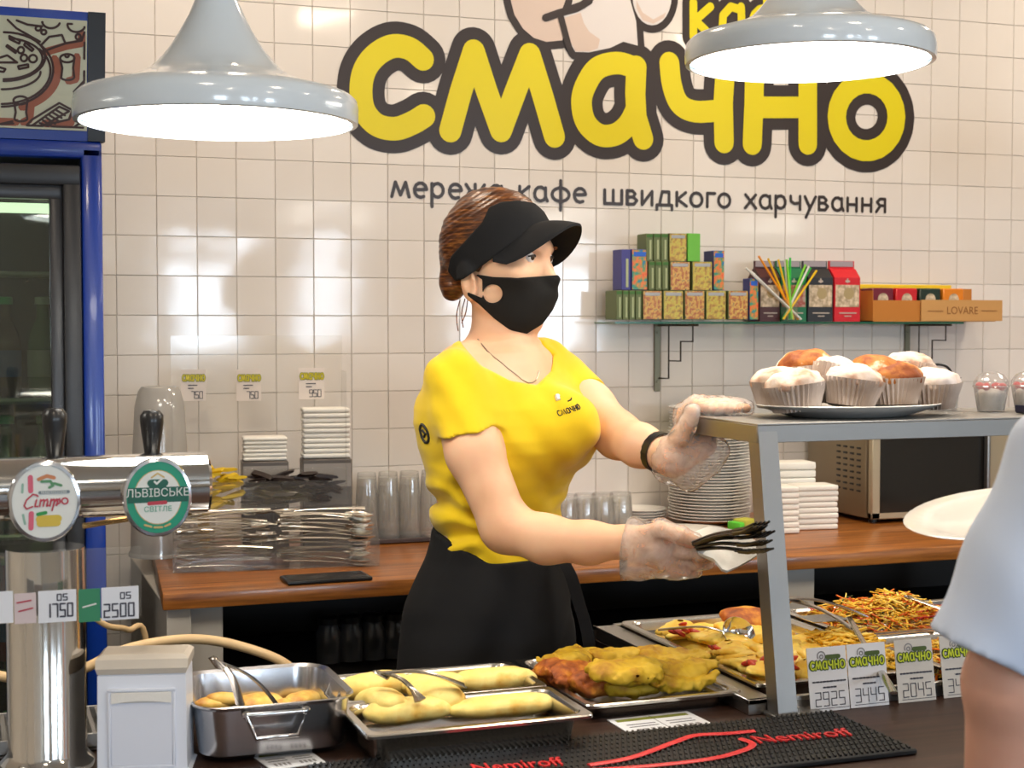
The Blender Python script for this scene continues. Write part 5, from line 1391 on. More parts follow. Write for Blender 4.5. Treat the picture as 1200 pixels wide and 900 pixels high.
# ladle
lc = atZ(866, 741, .955)
ld = thing('ladle', 'steel ladle with its bowl turned up on the casserole', 'ladle', lc)
b = NB(); add_lathe(b, [(0, -.026), (.014, -.024), (.026, -.014), (.031, 0), (.030, .0008), (.025, -.012), (.013, -.022), (0, -.024)], 32, cap0=False, cap1=False, m=RX(.9) @ RZ(.2)); part('bowl', b, CHROME, ld, 60)
hd_ = atZ(772, 738, .95)
b = NB(); add_tube(b, smooth_path([(-.028, .006, .002), (-.06, .03, .008), tuple(Vector([float(v) for v in hd_ - lc]))], 6), .0045, 8, flat=.5); part('handle', b, CLT, ld, 60)
# serving spoon and spatula handles by the noodles
sa, sb = atZ(995, 724, .975), atD(1047.5, 812, 2.25)
sp = thing('serving_spatula', 'steel spatula handle sloping over the rim between the price cards', 'spatula', sa)
T = Vector([float(v) for v in sb - sa])
b = NB(); add_tube(b, [T * s for s in np.linspace(0, 1, 10)], [.006, .006, .0055, .005, .005, .005, .0055, .0065, .007, .006], 10, flat=.45); part('handle', b, CLT, sp, 60)
b = NB(); add_box(b, (-.035, .03, -.004), (.075, .06, .0018), .0006); part('blade', b, CLT, sp)
sa, sb = atZ(1062, 699, .985), atZ(1110, 716, .972)
sp = thing('serving_spoon', 'steel spoon handle with a hanging hole at the back of the noodle salad', 'spoon', sa)
T = Vector([float(v) for v in sb - sa]); d = T.normalized()
b = NB(); add_tube(b, [d * .012, T * .5, T, T * 1.6 + Vector((0, 0, -.01))], [.004, .0055, .005, .004], 10, flat=.5)
part('handle', b, CLT, sp, 60)
b = NB(); add_tube(b, [d * (.006 + .008 * math.cos(a)) + Vector((-d.y, d.x, 0)) * (.006 * math.sin(a)) for a in [2 * PI * k / 16 for k in range(16)]], .002, 6, closed=True); part('hanging_loop', b, CLT, sp, 60)
b = NB(); add_lathe(b, [(0, -.010), (.02, -.007), (.03, 0), (.02, -.005), (0, -.008)], 20, cap0=False, cap1=False, m=TR(*(T * 1.6 + Vector((.02, .01, -.008))))); part('bowl', b, CLT, sp, 60)

# price cards leaning on the warmer's front
def lean_card(xa, xb, digits, label, k):
    ybot = 835 - (xa - 950) * .108
    bl, br = atZ(xa, ybot, FZ + .001), atZ(xb, ybot - (xb - xa) * .1, FZ + .001)
    W_ = float(br[0] - bl[0]); H_ = .098
    t = thing('price_card', label, 'price card', (float(bl[0]), float(bl[1] + br[1]) / 2 - .001, FZ + .0008), group='price cards leaning on the warmer', rot=(-.16, .0, 0))
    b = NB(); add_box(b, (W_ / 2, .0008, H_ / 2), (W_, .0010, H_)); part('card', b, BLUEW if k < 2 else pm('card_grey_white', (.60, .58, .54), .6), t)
    sx = (W_ - .008) / (word_width('смачно') * .0115)
    b = NB(); add_word(b, 'смачно', .004, H_ * .66, .0115, .0029, -.0003, sx=sx); add_stroke(b, [(W_ * .5, H_ * .84), (W_ * .8, H_ * .84)], .0035, -.0003); part('lettering_outline', b, pm('olive_dark', hexc(70, 90, 35), .6), t, 0, recalc=False)
    b = NB(); add_word(b, 'смачно', .004, H_ * .66, .0115, .0012, -.0012, sx=sx); part('lettering', b, pm('lime_print', hexc(190, 205, 40), .6), t, 0, recalc=False)
    b = NB(); add_stroke(b, [(W_ * .36 + .007 * math.cos(a), H_ * .86 + .007 * math.sin(a)) for a in [PI * i / 8 for i in range(-2, 10)]], .0009, -.0003); add_stroke(b, [(W_ * .36 + .003 * math.cos(a), H_ * .85 + .003 * math.sin(a)) for a in [PI * i / 4 for i in range(9)]], .0009, -.0003); part('emblem', b, pm('grey_ink', (.22, .22, .24), .6), t, 0, recalc=False)
    b = NB()                                         # two rows of small print, too small to read
    for zz, xa_, xb_ in ((.46, .10, .93), (.37, .36, .68)):
        x_ = W_ * xa_; q_ = 0
        while x_ < W_ * xb_:
            l_ = W_ * (.05, .08, .035, .065)[(q_ + k) % 4]; add_stroke(b, [(x_, H_ * zz), (min(x_ + l_, W_ * xb_), H_ * zz)], .0013, -.0003, nseg=6); x_ += l_ + W_ * .03; q_ += 1
    part('small_print', b, DIG, t, 0, recalc=False)
    b = NB(); add_digits(b, digits, W_ * .14, H_ * .085, W_ * .135, H_ * .21, .0007, -.0003, .5); add_stroke(b, [(W_ * .1, H_ * .045), (W_ * .98, H_ * .045)], .0004, -.0003); part('price_digits', b, DIG, t, 0, recalc=False)
for k, (xa, xb, dg, lab) in enumerate([(950, 996, '2925', 'white price card reading 2925 nearest the steel post'), (997, 1042, '3445', 'white price card reading 3445 touching the 2925 card'), (1053, 1097, '2045', 'greyish price card reading 2045 between two gaps'), (1106, 1150, '3485', 'greyish price card reading 3485 beside the blue shirt sleeve'), (1151, 1194, '', 'greyish price card mostly hidden behind the blue shirt sleeve')]):
    lean_card(xa, xb, dg, lab, k)

# ================================================================== muffins and fruit cups on the display stand
mpz = SZ + .0006
c0, c1 = atY(905, 490, -1.69), atY(1095, 490, -1.69)
mcx, mcy = float(c0[0] + c1[0]) / 2 - .012, -1.69
pr = float(np.linalg.norm(c1 - c0)) / 2 * 1.06
b = NB(); rr_ = pr
add_lathe(b, [(rr_ * .62, 0), (rr_ * .66, .001), (rr_ * .84, .010), (rr_ * .985, .018), (rr_, .020), (rr_ * .985, .0215), (rr_ * .83, .014), (rr_ * .62, .005), (0, .005)], 56, sx=1.0, sy=.66)
mp_ = part('oval_platter', b, PORC, None, 50); mp_.location = (mcx, mcy, mpz)
tag(mp_, 'long white oval platter of muffins on the steel display shelf', 'platter')
CUPM = pm('paper_cup', rough=.8, noise=(14, [(.35, hexc(172, 152, 136)), (.65, hexc(210, 196, 186))], 3))
CAKE = pm('muffin_cake', rough=.7, noise=(24, [(.38, hexc(130, 62, 18)), (.52, hexc(190, 118, 48)), (.60, hexc(232, 210, 190)), (.72, hexc(238, 230, 228))], 6), bump=(70, .5, .004))
POW = pm('powdered_sugar', rough=.9, noise=(16, [(.30, hexc(160, 88, 38)), (.44, hexc(215, 192, 172)), (.60, hexc(228, 218, 214))], 6), bump=(70, .5, .004))
def muffin_me():
    n = 72; b = NB(); rings = []
    for r, z in ((.030, 0), (.0335, .014), (.0385, .030), (.0415, .042)):
        rings.append([Vector(((r + .0019 * (1 if i % 2 else -1)) * math.cos(2 * PI * i / n), (r + .0019 * (1 if i % 2 else -1)) * math.sin(2 * PI * i / n), z)) for i in range(n)])
    add_grid_rings(b, rings, True, True, False); cup = finish(b, 'paper_cup', CUPM, 20)
    tops = []
    for s in range(3):
        def fn(p, s=s):
            d = ell(p, (0, 0, .040), (.040, .040, .026 + .003 * s))
            d = np.maximum(d, .034 - p[:, 2])
            return d + .0032 * vnoise(p, 60, 60 + s) + .0018 * vnoise(p, 130, 70 + s)
        me = nets(fn, (-.05, -.05, .03), (.05, .05, .078), .0035, 'cake_top'); me.materials.append(POW if s != 1 else CAKE); tops.append(me)
    return cup, tops
MC, MT = muffin_me()
muf = [ # px, py of the cup base middle, depth offset from the platter middle, tilt x, tilt y, top, label
 (934, 481, -.02, -.05, -.12, 0, 'sugared muffin at the left front of the platter'),
 (996, 482, -.05, .12, 0, 0, 'sugared muffin lying low in the front middle of the platter'),
 (1047, 481, -.035, 0, .03, 1, 'brown topped muffin at the front right of the platter'),
 (1091, 480, -.01, 0, .06, 0, 'sugared muffin at the right end of the platter'),
 (915, 478, .03, 0, 0, 0, 'sugared muffin half hidden at the far left of the platter'),
 (960, 479, .05, 0, 0, 1, 'muffin hidden behind the front row beside the left pair'),
 (1030, 479, .05, 0, 0, 0, 'muffin hidden behind the front row beside the brown topped one'),
 (974, 467, -.02, .25, -.45, 0, 'muffin tipped to the left on top of the front row'),
 (1023, 465, -.01, -.25, .0, 1, 'upright muffin on top in the middle of the pile'),
 (946, 459, .04, 0, -.1, 1, 'orange topped muffin at the upper left of the pile'),
 (1062, 459, .035, -.1, .2, 0, 'sugared muffin at the upper right of the pile'),
]
for k, (px, py, dy, rx, ry, tk, lab) in enumerate(muf):
    p = atY(px, py, mcy + dy)
    z = max(float(p[2]), SZ + .0215 if abs(dy) > .03 else SZ + .012)
    t = thing('muffin', lab, 'muffin', (float(p[0]), mcy + dy, z), group='muffins on the platter', rot=(rx, ry, k * 1.3))
    link('paper_cup', MC, t); link('cake_top', MT[tk], t); t.scale = (1.22, 1.22, 1.04)
# plastic cups of fruit
FC = clear_plastic('pet_cup', (.93, .92, .92), .12, .06, .22)
CRM = pm('cream', (.80, .74, .64), .6)
for k, px in enumerate((1161, 1205, 1250)):
    p = atY(px, 485, -1.66); x = float(p[0])
    t = thing('fruit_cup', ('clear plastic cup of cream and strawberries next to the muffin platter', 'second plastic cup of strawberries behind the blue shirt shoulder', 'third plastic cup of strawberries hidden by the blue shirt shoulder')[k], 'fruit cup', (x, -1.66, SZ + .0008), group='fruit cups on the display stand')
    b = NB(); add_lathe(b, [(.023, 0), (.030, .042), (.032, .043), (.031, .045), (.0285, .044), (.0225, .002)], 28); part('cup', b, FC, t)
    b = NB(); add_lathe(b, [(0, .003), (.021, .003), (.0265, .030), (.018, .038), (0, .040)], 20, cap0=False, cap1=False); part('cream', b, CRM, t, 60)
    for a in range(4):
        b = NB(); bmesh.ops.create_icosphere(b, subdivisions=2, radius=1, matrix=TR(.017 * math.cos(a * 1.6 + .9), .017 * math.sin(a * 1.6 - 1.9), .043) @ RX(.5) @ RZ(a) @ SCM(.010, .007, .007)); part('strawberry', b, pm('strawberry_red', (.55, .02, .02), .3), t, 60)
    b = NB(); add_lathe(b, [(.0305, .044), (.030, .052), (.022, .064), (.010, .069), (0, .070)], 28, cap0=False, cap1=False); part('dome_lid', b, FC, t)
p = atY(1112, 486, -1.62)
jg = thing('plastic_jug', 'clear plastic jug with a curved black handle behind the muffin platter', 'jug', (float(p[0]), -1.60, SZ + .0008))
b = NB(); add_lathe(b, [(.026, 0), (.031, .055), (.033, .058), (.0315, .058), (.0245, .003), (0, .003)], 28, cap1=False); part('jug', b, FC, jg)
ho_ = [atY(x_, y_, -1.60) for x_, y_ in ((1083, 436), (1090, 429), (1101, 427), (1110, 430), (1116, 438))]
pts = [tuple(Vector([float(v) for v in q_]) - jg.location) for q_ in ho_]
b = NB(); add_tube(b, smooth_path([(-.024, 0, .050)] + [pts[0]] + pts[1:] + [(.030, 0, .052)], 5), .0024, 8); part('handle', b, BLACKP, jg, 60)
tr = atY(1196, 484, -1.72)
tt = thing('black_tray', 'small black tray at the edge of the steel shelf near the blue shirt', 'tray', (float(tr[0]) + .02, -1.755, SZ + .0006))
b = NB(); add_box(b, (0, 0, .003), (.08, .05, .005), .002); add_box(b, (-.039, 0, .009), (.003, .05, .012), .001); part('tray', b, pm('black_blue_plastic', (.01, .01, .03), .3), tt)
# ================================================================== the server behind the counter
WZ = 2.72                                    # her distance along the view axis
WO = CAM + _R * 0 + _F * WZ                  # frame origin: r = to her front, f = away from the counter, u = up
WO = np.array([WO[0], WO[1], 0.0])
WROT = -YAW
def L(px, py, dz=0.0):
    p = atD(px, py, WZ + dz) - WO
    return np.array([p @ _R, p @ _F0, p[2]])
def U2(px, py): q = L(px, py); return (q[0], q[2])
SKIN = pm('skin', rough=.5, noise=(9, [(.3, hexc(226, 176, 140)), (.7, hexc(236, 192, 158))], 3), sss=.25, spec=.35)
PHI = math.radians(35)
FAC = np.array([math.cos(PHI), -math.sin(PHI)]); SHO = np.array([math.sin(PHI), math.cos(PHI)])   # facing and shoulder directions in (r, f)
prof_px = [ # y, left, right outline of the shirt / skirt, ratio of depth to width
 (404, 545, 634, .62), (412, 524, 648, .62), (424, 512, 657, .62), (440, 503, 667, .62), (458, 496, 678, .63), (476, 490, 687, .66), (492, 488, 692, .68), (510, 492, 695, .70),
 (524, 496, 693, .70), (540, 500, 686, .68), (556, 503, 676, .68), (572, 506, 668, .70), (590, 508, 662, .72), (610, 509, 659, .74), (630, 508, 659, .76),
 (650, 504, 661, .78), (675, 495, 664, .78), (705, 484, 667, .76), (740, 476, 669, .74), (790, 468, 671, .72), (850, 464, 672, .7), (930, 466, 668, .7)]
tz = np.array([L(600, y)[2] for y, *_ in prof_px])
tc = np.array([(L(a, y)[0] + L(b, y)[0]) / 2 for y, a, b, k in prof_px]); thw = np.array([(L(b, y)[0] - L(a, y)[0]) / 2 for y, a, b, k in prof_px])
tk = np.array([k for *_, k in prof_px])
order = np.argsort(tz); tz, tc, thw, tk = tz[order], tc[order], thw[order], tk[order]
def torso(p, grow=0.0, zmax=None):
    z = p[:, 2]; c = np.interp(z, tz, tc); hw = np.interp(z, tz, thw); k = np.interp(z, tz, tk)
    a = hw / np.sqrt((k * math.cos(PHI)) ** 2 + math.sin(PHI) ** 2) + grow; b = k * a
    x, y = p[:, 0] - c, p[:, 1]
    q0 = (x * FAC[0] + y * FAC[1]) / b; q1 = (x * SHO[0] + y * SHO[1]) / a
    r = np.sqrt(q0 ** 2 + q1 ** 2 + 1e-9)
    g = np.sqrt((q0 / b) ** 2 + (q1 / a) ** 2 + 1e-12)
    d = r * (r - 1) / np.maximum(g, 1e-6)
    return np.maximum(d, np.maximum(z - tz[-1], tz[0] - z) if zmax is None else z - zmax)
# joints
RS_, RE, RW = L(538, 454, -.125), L(593, 618, -.20), L(735, 635, -.30)
LS_, LE, LW = L(652, 446, .115), L(724, 510, -.045), L(784, 531, -.205)
RH = [L(772, 640, -.32), L(800, 644, -.33)]
NB0, NB1 = L(588, 430, .0), L(590, 362, .0)
HC = L(583, 300, 0)
def arms(p):
    d = chain(p, [RS_, L(556, 530, -.17), RE], [.054, .047, .041], .02)
    d = smin(d, chain(p, [RE, L(640, 632, -.235), L(690, 636, -.27), RW], [.040, .0385, .033, .0262], .02), .022)
    e = chain(p, [LS_, L(690, 478, .03), LE], [.052, .046, .040], .02)
    e = smin(e, chain(p, [LE, L(750, 522, -.115), LW], [.040, .036, .027], .02), .02)
    return np.minimum(d, e)
# hands: palm, four fingers and a thumb each, as joint chains
Rpalm = [RW, L(768, 640, -.325)]
R_f = [[L(775, 634, -.33), L(800, 634, -.345), L(818, 640, -.35), L(832, 645, -.345)],
       [L(776, 643, -.325), L(800, 646, -.345), L(819, 650, -.35), L(832, 652, -.340)],
       [L(774, 652, -.315), L(798, 657, -.33), L(816, 660, -.335), L(828, 659, -.325)],
       [L(768, 659, -.305), L(788, 666, -.315), L(804, 669, -.32), L(815, 668, -.312)]]
R_t = [L(750, 628, -.325), L(775, 620, -.355), L(797, 627, -.37), L(814, 634, -.368)]
# left hand closed over the end of the steel shelf: palm underneath, fingers on top, thumb in front
Lp0, Lp1 = LW, L(812, 545, -.37)
SH = SZ + .0035
def P3(px, py, D): p = atD(px, py, D) - WO; return np.array([p @ _R, p @ _F0, p[2]])
def on_shelf(px, Y, dz=.010): p = atY(px, 480, Y); p = np.array([p[0], p[1], SH + dz]) - WO; return np.array([p @ _R, p @ _F0, p[2]])
def W3(x, y, z): p = np.array([x, y, z]) - WO; return np.array([p @ _R, p @ _F0, p[2]])
xe_ = xl
def lf(k, reach=1.0):
    x = xe_ + .006 + .0185 * k
    return [W3(x - .004, -1.546, SZ - .034), W3(x, -1.541, SZ + .002), W3(x + .010, -1.560, SZ + .0175), W3(x + .022, -1.592, SZ + .0135), W3(x + .030, -1.592 - .024 * reach, SZ + .0110)]
L_f = [lf(0, .8), lf(1, 1.1), lf(2, 1.0), lf(3, .7)]
L_t = [W3(xe_ - .012, -1.556, SZ - .050), W3(xe_ - .018, -1.585, SZ - .034), W3(xe_ - .0155, -1.604, SZ - .012), W3(xe_ - .0135, -1.612, SZ + .010)]
Lpalm = [W3(xe_ - .010, -1.535, SZ - .080), W3(xe_ + .030, -1.560, SZ - .050)]
LW = Lpalm[0] * .5 + LW * .5
def hand_r(p):
    d = smin(cone(p, RW, Rpalm[1], .025, .027), cone(p, L(752, 645, -.31), L(776, 654, -.315), .022, .019), .015)
    d = smin(d, cone(p, L(752, 634, -.325), L(776, 636, -.335), .020, .015), .012)
    for k, f in enumerate(R_f): d = smin(d, chain(p, [Rpalm[1]] + f, [.017, .0105, .0098, .0090, .0078], .004), .0045)
    return smin(d, chain(p, R_t, [.016, .0125, .0105, .0088], .005), .008)
def hand_l(p):
    d = smin(cone(p, LW, Lpalm[0], .026, .026), cone(p, Lpalm[0], Lpalm[1], .027, .028), .015)
    d = smin(d, cone(p, W3(xe_ - .006, -1.548, SZ - .062), W3(xe_ + .01, -1.553, SZ - .045), .022, .02), .012)
    for f in L_f: d = smin(d, chain(p, [Lpalm[1] * .6 + f[0] * .4] + f, [.016, .0110, .0105, .0098, .0090, .0080], .004), .0045)
    return smin(d, chain(p, L_t, [.017, .0130, .0110, .0090], .005), .008)
# head in near profile, turned a little to the counter
HPHI = math.radians(31)
HX = np.array([math.cos(HPHI), -math.sin(HPHI), 0]); HY = np.array([math.sin(HPHI), math.cos(HPHI), 0])
def hp(px, py, lat=0.0):
    q = L(px, py); t = (q[0] - HC[0]) / HX[0]
    base = np.array([HC[0], HC[1], q[2]]) + HX * t
    return base + HY * lat
def hh(fw, lat, upw): return HC + HX * fw + HY * lat + np.array([0, 0, upw])
HR = np.stack([HX, HY, [0, 0, 1]], 1)
def head(p):
    d = ell(p, hp(582, 291), (.102, .075, .098), HR)
    d = smin(d, ell(p, hh(.038, 0, -.035), (.062, .062, .078), HR), .03)
    d = smin(d, chain(p, [hh(-.002, -.048, -.074), hh(.050, -.024, -.112), hh(.066, 0, -.118), hh(.050, .024, -.112), hh(-.002, .048, -.074)], [.024, .023, .022, .023, .024], .02), .03)
    d = smin(d, cone(p, hh(.092, 0, -.008), hh(.112, 0, -.042), .0075, .0120), .012)          # nose
    for s in (-1, 1):
        d = smin(d, cone(p, hh(.084, s * .036, .012), hh(.093, s * .008, .012), .011, .012), .012)     # brow
        d = smin(d, ell(p, hh(.070, s * .042, -.038), (.022, .022, .020)), .02)                       # cheekbone
        d = smax(d, -ell(p, hh(.099, s * .033, -.006), (.013, .016, .0095), HR), .008)   # eye hollows
    d = smin(d, cone(p, hh(.096, -.012, -.072), hh(.096, .012, -.072), .012, .012), .012)       # lips under the mask
    for s in (-1, 1):   # ears
        RE_ = HR @ np.array(Matrix.Rotation(-.2, 3, 'Y')) @ np.array(Matrix.Rotation(s * .35, 3, 'Z'))
        e = ell(p, hh(-.012, s * .078, -.054), (.019, .010, .031), RE_)
        e = smax(e, -ell(p, hh(-.006, s * .089, -.050), (.010, .008, .019), RE_), .004)
        d = smin(d, e, .006)
    return d
def neck(p): return smin(cone(p, hp(585, 355), NB0, .050, .056), cone(p, L(596, 395, -.02), L(606, 432, -.03), .04, .045), .02)
def upper(p):
    d = torso(p, -.010)
    d = smin(d, cone(p, RS_ + [0, .03, -.01], LS_ + [0, -.03, -.01], .045, .045), .03)
    d = smin(d, chain(p, [L(540, 428, -.07), NB0, L(640, 428, .07)], [.040, .052, .040], .03), .03)
    return d
def legs(p):
    zh = tz[0]
    d = None
    for s in (-1, 1):
        hipc = np.array([tc[0], 0, .9]) + np.array([SHO[0], SHO[1], 0]) * (.085 * s)
        kne = hipc + np.array([FAC[0] * .03, FAC[1] * .03, -.42]); ank = kne + np.array([-.02, 0, -.40])
        e = chain(p, [hipc, kne, ank], [.088, .058, .040], .03)
        e = smin(e, cone(p, ank + [0, 0, -.02], ank + np.array([FAC[0] * .15, FAC[1] * .15, -.045]), .04, .032), .03)
        d = e if d is None else smin(d, e, .02)
    return np.maximum(d, .012 - p[:, 2])
def body(p):
    d = smin(upper(p), neck(p), .035)
    d = smin(d, head(p), .012)
    d = smin(d, arms(p), .02)
    d = smin(d, hand_r(p), .012); d = smin(d, hand_l(p), .012)
    return smin(d, legs(p), .03)
server = thing('person', 'woman in yellow t-shirt, black sun visor, black mask and plastic gloves behind the counter', 'person', (WO[0], WO[1], 0), rz=WROT)
smesh('body', body, (-.42, -.72, -.01), (.52, .33, 1.80), .0042, SKIN, server)

# --- t-shirt
TSH = pm('tshirt_yellow', rough=.85, noise=(5, [(.3, hexc(222, 184, 4)), (.7, hexc(232, 198, 12))], 3), bump=(350, .10, .001), sheen=.2)
sl_r0, sl_r1 = RS_ + [-.006, 0, .012], L(553, 522, -.168)
sl_l0, sl_l1 = LS_, L(694, 482, .03)
rdir = (sl_r1 - sl_r0) / np.linalg.norm(sl_r1 - sl_r0); ldir = (sl_l1 - sl_l0) / np.linalg.norm(sl_l1 - sl_l0)
hem_r = L(550, 506, -.16); hem_n = np.array([.22, 0, -.97]); hem_n /= np.linalg.norm(hem_n)
def fold(p):
    z = p[:, 2]
    # drag folds at the waist and under the arm, fine creases elsewhere
    zw = L(600, 615)[2]
    wst = np.exp(-((z - zw) / .075) ** 2)
    left = np.clip((L(600, 500)[0] - p[:, 0]) / .12, 0, 1)
    f1 = np.sin(z * 150 + p[:, 0] * 45 + 3 * vnoise(p, 12, 2)) * .0060 * wst * (.4 + left)
    f2 = np.sin(z * 95 - p[:, 0] * 60 + 2.5 * vnoise(p, 9, 5)) * .0045 * left * np.clip((L(600, 500)[2] - z) / .1, 0, 1)
    pull = np.sin((p[:, 0] * 1.3 + z) * 70 + 2 * vnoise(p, 10, 9)) * .0016
    return f1 + f2 + pull + .003 * vnoise(p, 14, 1) + .0012 * vnoise(p, 40, 3)
NKP = [U2(*q) for q in [(530, 385), (538, 395), (548, 408), (566, 426), (598, 443), (628, 449), (645, 434), (652, 400), (640, 370), (560, 370)]]
def shirt(p):
    z = p[:, 2]
    d = torso(p, .002)
    bu = ell(p, L(664, 499, -.080), (.058, .058, .062)); bu2 = ell(p, L(668, 499, .02), (.056, .058, .060))
    d = smin(d, smin(bu, bu2, .04), .055)
    d = smin(d, cone(p, RS_ + [0, .03, -.006], LS_ + [0, -.03, -.006], .048, .048), .03)
    d = smin(d, chain(p, [L(548, 430, -.07), NB0 + [0, 0, -.012], L(640, 424, .06)], [.044, .052, .044], .03), .03)
    sr = np.maximum(cone(p, sl_r0, sl_r1, .055, .0545), (p - hem_r) @ hem_n)
    slv = np.maximum(cone(p, sl_l0, sl_l1, .056, .054), (p - L(682, 470, .04)) @ ldir)
    d = smin(d, slv, .025)
    # sleeve joins the body softly near the shoulder, hangs free lower down
    d = smin(d, sr, .016)
    d = d + fold(p)
    zb = L(600, 659)[2] + .048 * np.clip((L(560, 600)[0] - p[:, 0]) / .08, 0, 1) + .004 * vnoise(p, 14, 7)
    d = smax(d, zb - z, .004)
    # neckline
    nk = cone(p, L(590, 424, .0), L(594, 330, .0), .066, .060)
    fr = np.maximum(poly2(p[:, 0], p[:, 2], NKP), p[:, 1] - .015)
    nk = smin(nk, fr, .012)
    return smax(d, -nk, .005)
shirt_o = smesh('tshirt', shirt, (-.22, -.30, .95), (.30, .28, 1.56), .0036, TSH, server)
# --- black wrap skirt / apron
BLK = pm('black_cloth', (.010, .010, .011), .85, spec=.25, bump=(300, .12, .001), sheen=.0)
def skirt(p):
    d = torso(p, .006) + np.sin((p[:, 0] * .9 - p[:, 2] * .5) * 60 + 2.5 * vnoise(p, 7, 11)) * .0042 + .006 * vnoise(p, 9, 12)
    d = np.maximum(d, p[:, 2] - (L(600, 645)[2] + .045 * np.clip((L(570, 600)[0] - p[:, 0]) / .09, -.1, 1)))
    return np.maximum(d, .56 - p[:, 2])
smesh('apron', skirt, (-.28, -.25, .50), (.22, .25, 1.16), .006, BLK, server)
b = NB(); ln = [L(654, 650, -.10), L(668, 672, -.115), L(678, 705, -.12), L(688, 740, -.12), L(692, 778, -.12), L(694, 850, -.12)]
sp_ = smooth_path([tuple(v) for v in ln], 4)
add_grid_rings(b, [[q_ + Vector((dx, dy, 0)) for dx, dy in ((-.011, 0), (.011, .003), (.011, .005), (-.011, .002))] for q_ in sp_]); part('apron_strap', b, BLK, server)
# --- face mask
MASK = pm('black_mask', (.012, .011, .010), .85, spec=.25)
mp2 = [U2(*q) for q in [(556, 322), (578, 326), (607, 327.5), (653, 323.5), (658, 330), (655, 346), (647, 364), (635, 380), (617, 391), (598, 387), (579, 373), (562, 357), (549, 347), (549, 343), (566, 350), (566, 329)]]
hc_ = U2(578, 345)
def mask(p):
    d = smin(head(p) - .0045, ell(p, hh(.050, 0, -.078), (.064, .060, .066), HR), .02)
    d = smin(d, cone(p, hh(.106, 0, -.036), hh(.104, 0, -.07), .008, .010), .02)
    d = np.maximum(d, poly2(p[:, 0], p[:, 2], mp2))
    hole = np.sqrt(((p[:, 0] - hc_[0]) / 1.05) ** 2 + (p[:, 2] - hc_[1]) ** 2) - .0165
    return np.maximum(d, -np.maximum(hole, p[:, 1] - HC[1] - .01))
smesh('face_mask', mask, (HC[0] - .09, -.14, 1.44), (HC[0] + .15, .14, 1.62), .0026, MASK, server)
# --- hair with a bun
HAIR = pm('brown_hair', rough=.34, noise=(7, [(.30, hexc(46, 22, 12)), (.5, hexc(92, 50, 22)), (.66, hexc(150, 92, 40)), (.8, hexc(196, 136, 70))], 4), scale3=(5, 5, 34), rot=(0, -.55, 0), bump=(9, .3, .004), spec=.6)
hair_poly = [U2(*q) for q in [(500, 300), (512, 350), (541, 350), (545, 330), (556, 318), (564, 326), (568, 313), (590, 285), (618, 258), (640, 248), (640, 205), (505, 205)]]
def hair(p):
    d = ell(p, hp(579, 286), (.108, .082, .104), HR)
    ang_ = (p[:, 2] - HC[2]) * 1.0 - (p[:, 0] - HC[0]) * .65
    d = d + .0007 * np.sin(ang_ * 620 + 2.2 * vnoise(p, 14, 21)) + .0006 * np.sin(ang_ * 240 + 2 * vnoise(p, 9, 23)) + .0010 * vnoise(p, 16, 22)
    d = smax(d, poly2(p[:, 0], p[:, 2], hair_poly), .006)
    n = ell(p, L(531, 333, .03), (.024, .034, .032)) + .003 * np.sin(np.arctan2(p[:, 2] - L(531, 333)[2], p[:, 0] - L(531, 333)[0]) * 3 + np.linalg.norm(p - L(531, 333, .03), axis=1) * 380) * .4
    n = smin(n, cone(p, L(532, 305, .03), L(531, 330, .03), .026, .022), .015)
    return smin(d, n, .008)
smesh('hair', hair, (HC[0] - .15, -.13, 1.50), (HC[0] + .10, .13, 1.77), .0028, HAIR, server)
b = NB()
for k, pts in enumerate([[(556, 318), (553, 330), (546, 345)], [(561, 316), (558, 326), (556, 338)], [(545, 350), (541, 368), (543, 384)], [(548, 352), (546, 366), (541, 379)], [(539, 352), (535, 370), (537, 388)]]):
    add_tube(b, smooth_path([tuple(L(x, y, -.050)) for x, y in pts], 4), .0011, 5)
part('loose_strands', b, HAIR, server)
# --- visor: band and brim
VIS = pm('visor_cloth', (.014, .014, .015), .85, spec=.25, bump=(280, .12, .001), sheen=.0)
band = [U2(*q) for q in [(525, 318), (529, 302), (547, 284), (566, 264), (574, 246), (588, 240), (606, 238), (626, 240), (637, 249), (647, 266), (640, 275), (616, 277), (599, 289), (579, 304), (561, 317), (545, 328), (534, 330)]]
def visor(p):
    d = np.minimum(ell(p, hp(581, 289), (.111, .085, .106), HR), smin(head(p) - .007, ell(p, hp(581, 289), (.109, .083, .103), HR), .02))
    d = np.maximum(d, poly2(p[:, 0], p[:, 2], band))
    return np.maximum(d, -ell(p, hp(579, 286), (.103, .077, .100), HR))
smesh('visor_band', visor, (HC[0] - .15, -.13, 1.54), (HC[0] + .14, .13, 1.76), .0028, VIS, server)
b = NB(); rows = []
for i in range(29):
    a = math.radians(-70 + 140 * i / 28)                      # around the brow; negative is the side towards the counter
    ca_, sa_ = math.cos(a), math.sin(a); k_ = max(0, (ca_ - .342) / .658)
    inner = hh(.1050 * ca_, .080 * sa_, -.026 + .084 * ca_)
    reach = .006 + .056 * k_ ** .55
    row = []
    for s in np.linspace(0, 1, 8):
        row.append(inner + HX * (reach * s) + HY * (.010 * sa_ * s) + np.array([0, 0, (.004 * s - .010 * s * s) * k_ - .046 * sa_ ** 2 * s * (.35 + .65 * k_ ** .3) * (1 if k_ > 0 else 0)]))
    rows.append(row)
th_ = .0022
rings = []
for row in rows:
    top = [Vector(q_) + Vector((0, 0, th_)) for q_ in row]; bot = [Vector(q_) - Vector((0, 0, th_)) for q_ in reversed(row)]
    rings.append(top + bot)
add_grid_rings(b, rings); part('visor_brim', b, VIS, server, 50)
